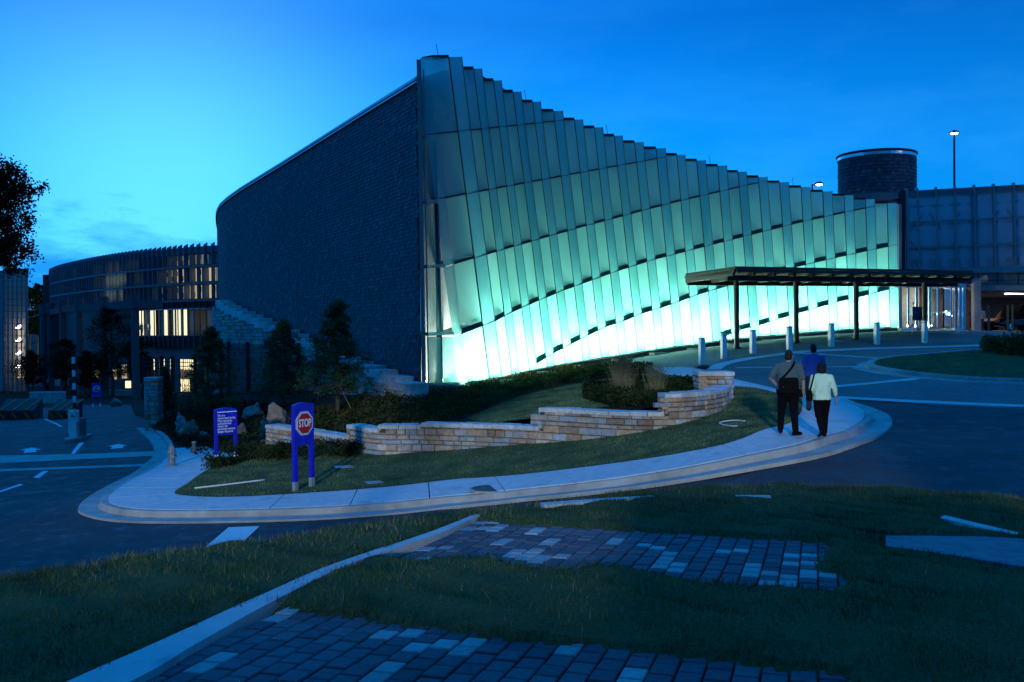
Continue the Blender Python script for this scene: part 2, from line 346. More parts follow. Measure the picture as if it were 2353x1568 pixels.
emitter('pane_fill_glow', (0.55, 0.62, 0.62), 0.19); emitter('lit_window', (1.0, 0.86, 0.50), 1.1); emitter('lit_window_dim', (0.85, 0.72, 0.5), 0.42); emitter('lit_window_white', (0.85, 1.0, 0.75), 1.0)  # the faint one is an added glow that lifts the dark wing panes
emitter('lamp_glow', (1.0, 0.62, 0.72), 14.0); emitter('lamp_white', (0.9, 0.95, 1.0), 6.0); emitter('tail_red', (1.0, 0.05, 0.02), 1.2); emitter('spark_blue', (0.45, 0.65, 1.0), 18.0)

# ------------------------------------------------------------------ mesh helpers
class MB:
    def __init__(s): s.v = []; s.f = []; s.mi = []
    def add(s, vs, fs, mi=0):
        o = len(s.v); s.v += [tuple(p) for p in vs]; s.f += [tuple(i + o for i in f) for f in fs]; s.mi += [mi] * len(fs)
    def box(s, c, size, rz=0.0, mi=0, tilt=None):
        hx, hy, hz = size[0] / 2, size[1] / 2, size[2] / 2; R = Matrix.Rotation(rz, 3, 'Z')
        if tilt is not None: R = R @ tilt
        vs = [Vector(c) + R @ Vector((x * hx, y * hy, z * hz)) for z in (-1, 1) for x, y in ((-1, -1), (1, -1), (1, 1), (-1, 1))]
        s.add(vs, [(3, 2, 1, 0), (4, 5, 6, 7), (0, 1, 5, 4), (1, 2, 6, 5), (2, 3, 7, 6), (3, 0, 4, 7)], mi)
    def hexa(s, b, t, mi=0):     # four bottom, four top corners
        s.add(list(b) + list(t), [(3, 2, 1, 0), (4, 5, 6, 7), (0, 1, 5, 4), (1, 2, 6, 5), (2, 3, 7, 6), (3, 0, 4, 7)], mi)
    def bar(s, a, b, w, d=None, mi=0, up=(0, 0, 1)):
        a, b = Vector(a), Vector(b); d = d or w; t = (b - a)
        if t.length < 1e-6: return
        t.normalize(); u = Vector(up)
        if abs(t.dot(u)) > 0.98: u = Vector((0, 1, 0))
        x = t.cross(u).normalized() * (w / 2); y = x.cross(t).normalized() * (d / 2)
        s.hexa([a - x - y, a + x - y, a + x + y, a - x + y], [b - x - y, b + x - y, b + x + y, b - x + y], mi)
    def tube(s, pts, rad, n=8, mi=0, cap=True):
        pts = [Vector(p) for p in pts]; rings = []; o = len(s.v)
        for i, p in enumerate(pts):
            t = (pts[min(i + 1, len(pts) - 1)] - pts[max(i - 1, 0)]).normalized(); u = Vector((0, 0, 1)) if abs(t.z) < 0.9 else Vector((1, 0, 0))
            x = t.cross(u).normalized(); y = x.cross(t); r = rad[i] if isinstance(rad, (list, tuple)) else rad
            for k in range(n):
                a = 2 * PI * k / n; s.v.append(tuple(p + x * (r * math.cos(a)) + y * (r * math.sin(a))))
        for i in range(len(pts) - 1):
            for k in range(n):
                s.f.append((o + i * n + k, o + i * n + (k + 1) % n, o + (i + 1) * n + (k + 1) % n, o + (i + 1) * n + k)); s.mi.append(mi)
        if cap:
            s.f.append(tuple(o + k for k in range(n))[::-1]); s.mi.append(mi)
            e = o + (len(pts) - 1) * n; s.f.append(tuple(e + k for k in range(n))); s.mi.append(mi)
    def lathe(s, c, prof, n=20, mi=0):
        c = Vector(c); o = len(s.v); m = len(prof)
        for k in range(n):
            a = 2 * PI * k / n
            for r, z in prof: s.v.append((c.x + r * math.cos(a), c.y + r * math.sin(a), c.z + z))
        for k in range(n):
            for j in range(m - 1):
                a, b = o + k * m + j, o + ((k + 1) % n) * m + j; s.f.append((a, b, b + 1, a + 1)); s.mi.append(mi)
        for j, fl in ((0, True), (m - 1, False)):
            if prof[j][0] > 1e-4:
                ring = tuple(o + k * m + j for k in range(n)); s.f.append(ring[::-1] if fl else ring); s.mi.append(mi)
    def prism(s, poly, z0, z1, mi=0):
        n = len(poly); vs = [(p[0], p[1], z0) for p in poly] + [(p[0], p[1], z1) for p in poly]
        s.add(vs, [tuple(range(n))[::-1], tuple(range(n, 2 * n))] + [(i, (i + 1) % n, n + (i + 1) % n, n + i) for i in range(n)], mi)
    def build(s, name, mat, parent=None, smooth=False, bevel=0.0):
        me = bpy.data.meshes.new(name); me.from_pydata(s.v, [], s.f); me.update()
        for m in (mat if isinstance(mat, (list, tuple)) else [mat]): me.materials.append(MATS[m])
        if any(s.mi): me.polygons.foreach_set('material_index', s.mi)
        if smooth: me.polygons.foreach_set('use_smooth', [True] * len(me.polygons))
        o = bpy.data.objects.new(name, me); COL.objects.link(o)
        if parent: attach(o, parent)
        if bevel:
            b = o.modifiers.new('bevel', 'BEVEL'); b.width = bevel; b.segments = 2; b.limit_method = 'ANGLE'
        return o
def wmat(o):
    return (wmat(o.parent) @ o.matrix_parent_inverse if o.parent else Matrix.Identity(4)) @ o.matrix_basis
def attach(o, parent):
    o.parent = parent; o.matrix_parent_inverse = wmat(parent).inverted()
def tag(o, label=None, cat=None, group=None, kind=None):
    if label: o['label'] = label
    if cat: o['category'] = cat
    if group: o['group'] = group
    if kind: o['kind'] = kind
    return o
def thing(name, label, cat, loc=(0, 0, 0), group=None):
    o = bpy.data.objects.new(name, None); o.empty_display_size = 0.2; COL.objects.link(o); o.location = loc
    return tag(o, label, cat, group)
def struct(o): o['kind'] = 'structure'; return o
def copy_tree(o, delta, rz=None):
    def cp(x, par):
        c = x.copy(); COL.objects.link(c); c.parent = par; return c
    r = cp(o, None); r.location = Vector(o.location) + Vector(delta)
    for ch in o.children:
        k = cp(ch, r)
        for g in ch.children: cp(g, k)
    return r
def drape(poly, H, off, step, name, mat, parent=None, thick=0.0):
    """a sheet cut to a plan polygon and laid over height H"""
    pl = [Vector((p[0], p[1])) for p in poly]; b = []
    for i in range(len(pl)):
        a, c = pl[i], pl[(i + 1) % len(pl)]; n = max(1, int((c - a).length / step))
        b += [a.lerp(c, k / n) for k in range(n)]
    xs = [p.x for p in b]; ys = [p.y for p in b]
    gx, gy = np.meshgrid(np.arange(min(xs), max(xs), step), np.arange(min(ys), max(ys), step))
    gx = gx.ravel(); gy = gy.ravel(); k = inpoly(gx, gy, b); gx, gy = gx[k], gy[k]
    if len(gx):
        B = np.array([(p.x, p.y) for p in b]); keep = np.ones(len(gx), bool)
        for i in range(0, len(gx), 4000):
            d = np.sqrt((gx[i:i + 4000, None] - B[:, 0]) ** 2 + (gy[i:i + 4000, None] - B[:, 1]) ** 2).min(1); keep[i:i + 4000] = d > step * 0.4
        gx, gy = gx[keep], gy[keep]
    pts = b + [Vector((x, y)) for x, y in zip(gx, gy)]; n = len(b)
    vo, eo, fo, *_ = delaunay_2d_cdt(pts, [], [list(range(n))], 1, 1e-5)
    z = H(np.array([p.x for p in vo]), np.array([p.y for p in vo])) + off
    m = MB(); m.v = [(p.x, p.y, q) for p, q in zip(vo, z)]
    m.f = [tuple(f) if (vo[f[1]] - vo[f[0]]).cross(vo[f[2]] - vo[f[0]]) > 0 else tuple(f)[::-1] for f in fo]; m.mi = [0] * len(m.f)
    if thick:
        zb = H(np.array([p.x for p in b]), np.array([p.y for p in b])) + off
        o = len(m.v); m.v += [(p.x, p.y, q) for p, q in zip(b, zb)] + [(p.x, p.y, q - thick) for p, q in zip(b, zb)]
        for i in range(n):
            j = (i + 1) % n; m.f.append((o + i, o + j, o + n + j, o + n + i)); m.mi.append(0)
    return m.build(name, mat, parent, smooth=False)
def strip(left, right, H, off, name, mat, parent=None, thick=0.0):
    """ribbon between two plan polylines of equal length"""
    m = MB(); n = len(left)
    X = np.array([p[0] for p in left] + [p[0] for p in right]); Y = np.array([p[1] for p in left] + [p[1] for p in right]); Z = H(X, Y) + off
    m.v = list(zip(X, Y, Z)); m.f = [(i, n + i, n + i + 1, i + 1) for i in range(n - 1)]
    if thick:
        o = len(m.v); m.v += [(x, y, z - thick) for x, y, z in zip(X, Y, Z)]
        for i in range(n - 1):
            m.f.append((i, i + 1, o + i + 1, o + i)); m.f.append((n + i + 1, n + i, o + n + i, o + n + i + 1))
        m.f.append((0, o, o + n, n)); m.f.append((n - 1, 2 * n - 1, o + 2 * n - 1, o + n - 1))
    m.mi = [0] * len(m.f)
    return m.build(name, mat, parent)
def offset_line(line, d):
    out = []
    for i, p in enumerate(line):
        t = Vector(line[min(i + 1, len(line) - 1)]) - Vector(line[max(i - 1, 0)]); t = Vector((t[0], t[1])).normalized()
        out.append(Vector((p[0] - t.y * d, p[1] + t.x * d, 0)))
    return out
def blades(name, X, Y, Z, h, w, mat, lean=0.5, parent=None):
    n = len(X); a = RNG.uniform(0, 2 * PI, n); hh = np.asarray(h) * RNG.uniform(0.5, 1.25, n); ww = w * RNG.uniform(0.7, 1.3, n)
    l = hh * RNG.uniform(0, lean, n); b = RNG.uniform(0, 2 * PI, n)
    v = np.empty((n, 3, 3), np.float32)
    v[:, 0] = np.stack([X - np.cos(a) * ww, Y - np.sin(a) * ww, Z - 0.01], 1)
    v[:, 1] = np.stack([X + np.cos(a) * ww, Y + np.sin(a) * ww, Z - 0.01], 1)
    v[:, 2] = np.stack([X + np.cos(b) * l, Y + np.sin(b) * l, Z + hh], 1)
    return trimesh(name, v.reshape(-1, 3), np.arange(n * 3).reshape(n, 3), mat, parent)
def trimesh(name, v, f, mat, parent=None):
    me = bpy.data.meshes.new(name); n = len(f); k = f.shape[1]
    me.vertices.add(len(v)); me.vertices.foreach_set('co', np.asarray(v, np.float32).ravel())
    me.loops.add(n * k); me.loops.foreach_set('vertex_index', np.asarray(f, np.int32).ravel())
    me.polygons.add(n); me.polygons.foreach_set('loop_start', np.arange(0, n * k, k, dtype=np.int32))
    me.update(calc_edges=True); me.validate()
    me.materials.append(MATS[mat]); o = bpy.data.objects.new(name, me); COL.objects.link(o)
    if parent: attach(o, parent)
    return o
def leaves(name, c, size, mat, parent=None, long=1.6, droop=0.0):
    """many leaf-sized quads at points c"""
    c = np.asarray(c); n = len(c); s = size * RNG.uniform(0.6, 1.3, (n, 1))
    d = RNG.normal(size=(n, 3)); d[:, 2] -= droop; d /= np.linalg.norm(d, axis=1, keepdims=True)
    e = RNG.normal(size=(n, 3)); e = np.cross(d, e); e /= np.linalg.norm(e, axis=1, keepdims=True)
    v = np.stack([c, c + d * s * long * .45 - e * s * .42, c + d * s * long, c + d * s * long * .45 + e * s * .42], 1)
    return trimesh(name, v.reshape(-1, 3), np.arange(n * 4).reshape(n, 4), mat, parent)
# ------------------------------------------------------------------ lie of the land
def cp(u, v, z=None, Y=None):
    p = Pz(u, v, z) if z is not None else P(u, v, Y)
    return (p.x, p.y, p.z)
FAC0, FACL = 35.4, 20.6
def facY(u):                                   # depth of the pavilion's glass front along its curve
    t = (u - 965.0) / 1101.0
    return FAC0 + FACL * (1.307 * t - 0.307 * t * t)
BASE = [(972, 893), (1054, 890), (1078, 881), (1154, 868), (1233, 850), (1315, 835), (1399, 822), (1483, 809), (1530, 801), (1595, 794), (1639, 787), (1705, 779), (1913, 761), (2057, 754), (2070, 753)]
def facbase(u): return P(u, interp(BASE, u), facY(u))
fb = [facbase(u) for u in (972, 1080, 1240, 1400, 1530, 1705, 1913, 2066)]
H0pts = [cp(0, 1350, -4.3), cp(300, 1290, -4.2), cp(190, 1160, -4.2), cp(600, 1205, -4.1), cp(1035, 1182, -3.95), cp(1470, 1122, -3.2), cp(1740, 1068, -2.75), cp(2045, 975, -2.55),
    cp(680, 1132, Y=23.2), cp(1100, 1110, -3.75), cp(1815, 1000, Y=20.6), cp(1890, 1005, Y=21), cp(1868, 948, Y=24.7), cp(400, 1132, -4.15), cp(395, 1072, -4.3), cp(518, 1062, -4.2),
    cp(178, 1014, -4.8), cp(227, 938, -6.4), cp(0, 1060, -4.7), cp(0, 960, -5.7), cp(75, 966, -5.6), cp(350, 975, -4.55),
    cp(2200, 1080, -2.75), cp(2353, 1000, -2.6), cp(840, 1046, -3.7), cp(1230, 1022, -3.2), cp(1500, 987, -2.65), cp(1660, 938, -2.3), cp(1682, 900, -2.05),
    cp(1990, 842, -1.6), cp(2353, 872, -1.9), cp(2353, 936, -2.25), cp(1640, 846, -1.62), cp(1500, 850, -1.8), cp(2353, 765, -0.75), cp(2242, 765, Y=60), cp(2150, 763, Y=57), cp(960, 1078, -3.75), cp(1250, 1062, -3.4), cp(1500, 1040, -2.95)]
H0pts += [cp(u, v, Y=y) for u, v, y in ((1613, 837, 36.7), (1663, 825, 38.6), (1730, 814, 40), (1814, 806, 40), (1910, 797, 41.5), (2015, 794, 42.3), (2125, 790, 43.1), (1693, 800, 42), (1830, 787, 42.5), (1968, 777, 43.5), (2125, 762, 46))]
H0pts += [(p.x + 0.5, p.y - 0.8, p.z - 0.15) for p in fb[3:]]
H0pts += [(x, y, CAMZ + z) for x, y, z in ((-6, 12, -4.2), (0, 12, -3.9), (6, 12, -3.3), (12, 12, -3.0), (0, 0, -4), (20, 0, -3.0), (-20, 0, -4.4), (-40, 30, -5.0), (-32, 109, -7.35), (-60, 160, -8), (-20, 112, -7.3), (-100, 100, -7.5), (-150, 300, -9), (0, 300, -5), (120, 300, -1), (60, 110, -0.8), (100, 40, -1.6), (40, 66, -0.8), (-10, 80, -5), (10, 75, -1.5), (60, 0, -2.8), (-80, 20, -5), (0, -60, -4), (-100, -60, -4.5), (100, -60, -3))]
H0 = TPS(H0pts, 0.15)
def G(u, v, off=0.0): return hit(u, v, H0, off, y0=11.0)
def gpoly(pix, off=0.0): return [G(u, v, off) for u, v in pix]

# ground sheet out to the horizon
gx = np.concatenate([[-1500, -700, -350, -220], np.arange(-150, -40, 6), np.arange(-40, 44, 1.6), np.arange(46, 150, 6), [220, 350, 700, 1500]])
gy = np.concatenate([[-400, -150], np.arange(-60, 10, 5), np.arange(10, 70, 1.6), np.arange(70, 160, 4), [180, 220, 300, 420, 700, 1200, 2200]])
GX, GY = np.meshgrid(gx, gy); GZ = H0(np.clip(GX, -150, 150), np.clip(GY, -60, 300)) - 0.10
nx, ny = len(gx), len(gy); idx = np.arange(nx * ny).reshape(ny, nx)
gnd = trimesh('ground', np.stack([GX.ravel(), GY.ravel(), GZ.ravel()], 1), np.stack([idx[:-1, :-1].ravel(), idx[:-1, 1:].ravel(), idx[1:, 1:].ravel(), idx[1:, :-1].ravel()], 1), 'soil'); struct(gnd)

# kerb line of the corner island, from the gate round the tip and on to the plaza (photo pixels of the kerb's top edge)
KERB = [(340, 976), (372, 1000), (388, 1024), (384, 1040), (372, 1052), (340, 1078), (300, 1098), (255, 1124), (232, 1146), (240, 1160), (300, 1172), (420, 1175), (600, 1172), (760, 1166), (900, 1156), (1034, 1142), (1180, 1128), (1330, 1112), (1466, 1094), (1620, 1068), (1760, 1040), (1880, 1012), (1960, 988), (1998, 965), (2000, 945), (1975, 930), (1940, 918)]
kerb = smooth_line([G(u, v, 0.15) for u, v in KERB], 5)
LAWN_EDGE = [(545, 1040), (480, 1078), (430, 1112), (401, 1133), (440, 1140), (520, 1142), (640, 1137), (780, 1128), (900, 1118), (1060, 1100), (1200, 1090), (1400, 1066), (1560, 1042), (1700, 1010), (1800, 977), (1832, 958), (1843, 938), (1838, 915), (1790, 905), (1740, 893), (1690, 888)]
lawn_edge = [G(u, v, 0.15) for u, v in LAWN_EDGE]
lawn_s = smooth_line(lawn_edge, 5)

# road: one sheet under everything on the near side
road_poly = [(-40, 8), (-14, 8), (0, 9), (14, 9), (40, 9), (40, 26)] + [(p.x, p.y) for p in gpoly([(2353, 940), (2150, 932), (1940, 912)])] + [(p.x, p.y) for p in gpoly([(1700, 950), (1100, 1100), (520, 1100), (430, 1060), (345, 968), (310, 955), (300, 930), (190, 930), (0, 945)])] + [(-60, 62), (-60, 8)]
road = drape(road_poly, H0, -0.012, 1.2, 'road', 'asphalt'); struct(road)
# plaza paving
plaza_poly = gpoly([(2353, 940), (2150, 932), (1940, 912), (1800, 900), (1680, 880), (1600, 868), (1490, 848)]) + [facbase(u) + Vector((0.3, -0.5, 0)) for u in (1380, 1480, 1580, 1700, 1850, 2000, 2066)] + [P(2230, 762, 63), P(2500, 762, 63), P(2700, 780, 45), P(2500, 930, 26)]
plaza = drape(plaza_poly, H0, 0.0, 1.2, 'plaza', 'plaza_paving'); struct(plaza)

# kerb with gutter
m = MB(); ko = offset_line(kerb, 0.0); 
def ring(line, prof):
    """sweep a profile (offset outwards, height) along the kerb line"""
    mm = MB(); n = len(line); L = [offset_line(line, -o) for o, _ in prof]; k = len(prof)
    for i in range(n):
        z = H0(line[i][0], line[i][1])
        for j in range(k): mm.v.append((L[j][i].x, L[j][i].y, z + prof[j][1]))
    for i in range(n - 1):
        for j in range(k - 1): mm.f.append((i * k + j, (i + 1) * k + j, (i + 1) * k + j + 1, i * k + j + 1)); mm.mi.append(0)
    return mm
# is the island on the left side of the kerb line? (line runs anticlockwise round it)
kb = ring(kerb, [(-0.16, 0.146), (-0.02, 0.15), (0.0, 0.14), (0.03, 0.02), (0.05, 0.008), (0.48, 0.02), (0.49, -0.06)])
kobj = kb.build('kerb', 'kerb_concrete', smooth=False); struct(kobj)

# concrete walk of the island: slabs between the kerb and the lawn
walk = thing('sidewalk', None, None); walk['kind'] = 'structure'
KI = offset_line(kerb, 0.165)
def nearest_on(line, p):
    return min(range(len(line)), key=lambda i: (line[i].x - p.x) ** 2 + (line[i].y - p.y) ** 2)
kin = [v for v in KI]
k0 = nearest_on(kin, G(388, 1040)); k1 = len(kin) - 1
outer = kin[k0:k1 + 1]
# joints: arc-length along both edges
def arc(line):
    a = [0.0]
    for i in range(1, len(line)): a.append(a[-1] + (Vector((line[i].x, line[i].y)) - Vector((line[i - 1].x, line[i - 1].y))).length)
    return a
def at(line, a, s):
    i = max(1, min(len(line) - 1, int(np.searchsorted(a, s)))); t = (s - a[i - 1]) / max(1e-6, a[i] - a[i - 1])
    p, q = line[i - 1], line[i]; return Vector((p.x + (q.x - p.x) * t, p.y + (q.y - p.y) * t, 0))
ao = arc(outer); inner = lawn_s; ai = arc(inner)
pairs = [(0, 0)]
for uo, vo_, ui, vi in ((255, 1124, 415, 1122), (600, 1172, 640, 1137), (1034, 1142, 1034, 1103), (1466, 1094, 1400, 1066), (1760, 1040, 1700, 1010), (1998, 965, 1838, 950)):
    pairs.append((ao[nearest_on(outer, G(uo, vo_, .15))], ai[nearest_on(inner, G(ui, vi, .15))]))
pairs.append((ao[-1], ai[-1]))
tot = pairs[-1][0]; ns = 24
SLABJ = [0.0]
s = 0.0; cuts = []
x = 0.0
while x < tot - 1.0:
    cuts.append(x); x += 1.75
cuts.append(tot)
for a0, a1 in zip(cuts[:-1], cuts[1:]):
    g = 0.012; L, R = [], []
    for k in range(5):
        so_ = a0 + g + (a1 - a0 - 2 * g) * k / 4
        si = float(np.interp(so_, [p[0] for p in pairs], [p[1] for p in pairs]))
        L.append(at(inner, ai, si)); R.append(at(outer, ao, so_))
    strip(L, R, H0, 0.15, 'paving_slab', 'concrete', walk, 0.10)
# wide apron near the hydrant and the link to the plaza
ap = gpoly([(392, 1046), (388, 1030), (440, 1028), (480, 1026), (500, 1040), (492, 1068), (478, 1080)], .15)
drape(ap, H0, 0.146, 0.8, 'paving_slab', 'concrete', walk, 0.10)
lk = gpoly([(1500, 846), (1540, 845), (1600, 846), (1640, 858), (1700, 875), (1790, 896), (1860, 905), (1945, 917), (1985, 935), (1940, 945), (1845, 940), (1838, 917), (1740, 897), (1680, 888), (1600, 872), (1520, 860)], .05)
drape(lk, H0, 0.06, 0.8, 'paving_slab', 'concrete', walk, 0.10)

# front lawn
WALLBASE = [(612, 1022), (700, 1028), (801, 1036), (870, 1046), (964, 1039), (1060, 1033), (1193, 1022), (1300, 1015), (1394, 1005), (1480, 992), (1565, 974), (1630, 955), (1668, 936), (1682, 908)]
lawn_poly = [Vector((p.x, p.y)) for p in lawn_s] + [Vector((p.x, p.y)) for p in gpoly([(1682, 893), (1675, 900), (1640, 930), (1560, 960), (1400, 985), (1200, 1000), (960, 1010), (800, 1012), (640, 1012)], .15)]
lawn = drape(lawn_poly, H0, 0.158, 0.7, 'lawn', 'turf'); struct(lawn)
def scatter(poly, n):
    xs = [p[0] for p in poly]; ys = [p[1] for p in poly]
    X = RNG.uniform(min(xs), max(xs), n); Y = RNG.uniform(min(ys), max(ys), n); k = inpoly(X, Y, poly); return X[k], Y[k]
X, Y = scatter(lawn_poly, 170000)
tag(blades('lawn_grass', X, Y, H0(X, Y) + 0.155, 0.05, 0.006, 'lawn_blade', 1.0), 'short mown olive grass in front of the curved stone wall', 'grass', kind='stuff')

# raised ground behind the wall: inner lawn, beds, the planted bank up to the fence
def wtop(u, v, Y): return P(u, v, Y)
H1pts = [(p.x, p.y, p.z - 0.25) for p in [facbase(u) for u in (972, 1054, 1154, 1240, 1320, 1400, 1480, 1540)]]
H1pts += [cp(1500, 853, -1.78), cp(1600, 873, -1.85), cp(1680, 888, -2.0), cp(1240, 955, -2.55), cp(1400, 952, -2.4), cp(1530, 920, -2.1), cp(1060, 985, -3.0), cp(900, 990, -3.25), cp(760, 1000, -3.5), cp(640, 1010, -3.75), cp(560, 1055, -4.1), cp(480, 1078, -4.15), cp(420, 1030, -4.2), cp(360, 985, -4.3),
    cp(775, 955, -3.2), cp(600, 960, -3.7), cp(480, 980, -4.0), cp(572, 905, Y=50), cp(690, 905, Y=44), cp(400, 940, Y=46), cp(945, 895, Y=36.6), cp(820, 905, Y=40), cp(510, 905, Y=62), cp(440, 905, Y=70)]
H1 = TPS(H1pts, 0.05)
def G1(u, v, off=0.0): return hit(u, v, H1, off, y0=20.0)
up_poly = [G1(u, v) for u, v in ((1495, 850), (1600, 872), (1676, 889), (1660, 905), (1560, 925), (1400, 955), (1235, 960), (1060, 985), (964, 985), (870, 992), (800, 1002), (700, 1008), (612, 1013), (560, 1058), (480, 1080), (420, 1040), (390, 1020), (345, 975))] + [P(345, 940, 50), P(400, 905, 66), P(500, 900, 66), P(560, 890, 60)] + [facbase(972) + Vector((-1, 1, 0)), facbase(972), facbase(1080), facbase(1240), facbase(1400), facbase(1520)]
bank = drape(up_poly, H1, 0.0, 0.9, 'planted_bank', 'soil'); struct(bank)
in_lawn = [G1(u, v) for u, v in ((1072, 962), (1130, 938), (1200, 912), (1300, 888), (1400, 872), (1500, 860), (1560, 866), (1600, 874), (1600, 888), (1500, 885), (1400, 895), (1340, 905), (1338, 918), (1400, 935), (1235, 962), (1120, 975))]
ilawn = drape(in_lawn, H1, 0.02, 0.7, 'inner_lawn', 'turf'); struct(ilawn)
X, Y = scatter(in_lawn, 60000)
tag(blades('inner_lawn_grass', X, Y, H1(X, Y) + 0.015, 0.055, 0.007, 'lawn_blade', 1.0), 'short olive grass between the stone wall and the shrub strip', 'grass', kind='stuff')

# plaza bands of pale concrete
def band(pix, w, name='plaza_band'):
    line = smooth_line([G(u, v) for u, v in pix], 6); a = offset_line(line, w / 2); b = offset_line(line, -w / 2)
    o = strip(a, b, H0, 0.014, name, 'concrete'); struct(o); return o
band([(1640, 850), (1660, 838), (1720, 825), (1800, 814), (1900, 806), (2020, 801), (2140, 798), (2260, 794)], 0.55)
band([(1690, 846), (1850, 845), (1990, 843)], 0.22)
band([(1820, 812), (1960, 820), (2080, 828)], 0.3)
band([(1910, 890), (2020, 880), (2130, 869)], 0.35)
band([(1925, 914), (2050, 921), (2180, 927), (2353, 934)], 0.42)
# round island on the right with kerb and lawn
IS = [(2353, 872), (2250, 869), (2150, 862), (2070, 854), (2015, 845), (1990, 838), (2000, 828), (2040, 821), (2110, 815), (2220, 806), (2353, 802)]
isl = smooth_line([G(u, v, .12) for u, v in IS], 5)
far = [Vector((isl[-1].x + 9, isl[-1].y - 1, 0)), Vector((isl[0].x + 12, isl[0].y + 3, 0))]
ik = ring(isl[::-1], [(-0.30, 0.146), (-0.02, 0.15), (0.0, 0.13), (0.03, 0.02), (0.5, 0.02), (0.52, -0.05)])
struct(ik.build('island_kerb', 'kerb_concrete'))
ip = [Vector((p.x, p.y)) for p in offset_line(isl, -0.28)] + [Vector((p.x, p.y)) for p in far]
ilo = drape(ip, H0, 0.15, 0.8, 'island_lawn', 'turf'); struct(ilo)
X, Y = scatter(ip, 40000); tag(blades('island_grass', X, Y, H0(X, Y) + 0.14, 0.06, 0.009, 'lawn_blade', 1.0), 'mown grass on the round island by the entrance plaza', 'grass', kind='stuff')
pc = [G(u, v, .15) for u, v in ((2250, 808), (2260, 799), (2353, 790), (2480, 790), (2480, 830), (2353, 822), (2290, 816))]
X, Y = scatter(pc, 9000); Z = H0(X, Y) + 0.15 + RNG.uniform(0, 0.5, len(X))
tag(leaves('island_planting', np.stack([X, Y, Z], 1), 0.10, 'cover_leaf'), 'low planting on the round island lawn', 'plants', kind='stuff')

# painted markings
def paint(pix, name, mat='paint_white', off=0.0): 
    o = drape(gpoly(pix), H0, off, 2.0, name, mat); struct(o); return o
paint([(525, 1212), (597, 1209), (490, 1310), (410, 1310)], 'crosswalk_stripe')
paint([(0, 1047), (200, 1043), (355, 1037), (372, 1047), (200, 1055), (0, 1065)], 'stop_bar', 'kerb_concrete')
paint([(0, 1078), (180, 1072), (345, 1066), (345, 1071), (180, 1077), (0, 1084)], 'stop_bar', 'kerb_concrete')
for q in ([(76, 1098), (90, 1099), (112, 1082), (98, 1083)], [(0, 1128), (0, 1132), (54, 1114), (46, 1112)], [(163, 1043), (172, 1043), (194, 1017), (182, 1018)], [(100, 963), (106, 963), (145, 981), (138, 981)]):
    paint(q, 'lane_line')
for (cu, cv, s) in ((70, 1037, 1.0), (270, 1028, 0.95)):
    paint([(cu - 17 * s, cv + 4 * s), (cu + 15 * s, cv + 2 * s), (cu + 12 * s, cv - 3 * s), (cu + 26 * s, cv - 3.5 * s), (cu + 3 * s, cv - 8 * s), (cu - 25 * s, cv - 2.5 * s), (cu - 12 * s, cv - 2.2 * s)], 'road_arrow')

# ------------------------------------------------------------------ the grassy berm the photographer stands on
CREST = [(-14, 5.2), (-8, 6.0), (-3.7, 6.92), (-2.95, 7.4), (-2.07, 7.9), (-1.08, 8.57), (0, 9.2), (1.53, 10.36), (3.1, 10.9), (4.5, 10.8), (5.6, 10.4), (9, 9.6), (16, 9.2)]
HBpts = [cp(u, v, z) for u, v, z in ((100, 1568, -1.62), (1176, 1568, -1.6), (2300, 1568, -1.6), (1176, 1290, -1.7), (500, 1400, -1.66), (1900, 1300, -1.72), (2353, 1300, -1.74), (0, 1350, -1.85), (300, 1300, -1.82), (600, 1262, -1.82), (900, 1215, -1.8), (1176, 1180, -1.8), (1500, 1140, -1.85), (1800, 1128, -1.9), (2100, 1138, -1.95), (2353, 1160, -2.0))]
HBpts += [(x, y, CAMZ - 1.62) for x, y in ((-14, 0), (0, 0), (14, 0), (-14, -40), (14, -40), (30, -40), (30, 0))] + [(-14, 5.2, CAMZ - 2.0), (16, 9.2, CAMZ - 2.05)]
HB0 = TPS(HBpts, 0.02)
cx = [a for a, _ in CREST]; cy = [b for _, b in CREST]
def HB(X, Y):
    X = np.asarray(X, float); Y = np.asarray(Y, float); yc = np.interp(X, cx, cy)
    z = HB0(X, np.minimum(Y, yc)); d = np.maximum(Y - yc, 0)
    z = z - 0.62 * np.maximum(d - 0.25, 0) - 0.5 * np.minimum(d, 0.25) ** 2
    return z if np.ndim(X) else float(z)
def GB(u, v): return hit(u, v, HB, 0.0, y0=2.5, y1=14)
PATA = [GB(u, v) for u, v in ((840, 1292), (915, 1258), (1000, 1222), (1080, 1199), (1190, 1209), (1350, 1218), (1500, 1228), (1700, 1240), (1890, 1252), (1915, 1262), (1885, 1290), (1880, 1310), (1945, 1335), (1955, 1362), (1890, 1372), (1750, 1362), (1550, 1336), (1360, 1318), (1200, 1309), (1080, 1299), (1030, 1292))]
PATB = [GB(u, v) for u, v in ((330, 1566), (480, 1482), (626, 1400), (760, 1418), (870, 1436), (1000, 1452), (1100, 1470), (1250, 1484), (1400, 1494), (1600, 1520), (1900, 1556), (1960, 1566))]
PATB = PATB + [Vector((PATB[-1].x, 3.2, 0)), Vector((PATB[0].x - 0.35, 3.2, 0))]
BANDL = [GB(u, v) for u, v in ((205, 1568), (330, 1512), (450, 1456), (600, 1386), (740, 1322), (880, 1272), (1000, 1230), (1085, 1195), (1096, 1190))]
BANDR = [GB(u, v) for u, v in ((345, 1568), (430, 1515), (520, 1462), (640, 1394), (790, 1318), (900, 1276), (1010, 1238), (1090, 1201), (1104, 1196))]
d0 = (BANDL[0] - BANDL[1]); BANDL.insert(0, BANDL[0] + d0 * 1.5); BANDR.insert(0, BANDR[0] + d0 * 1.5)
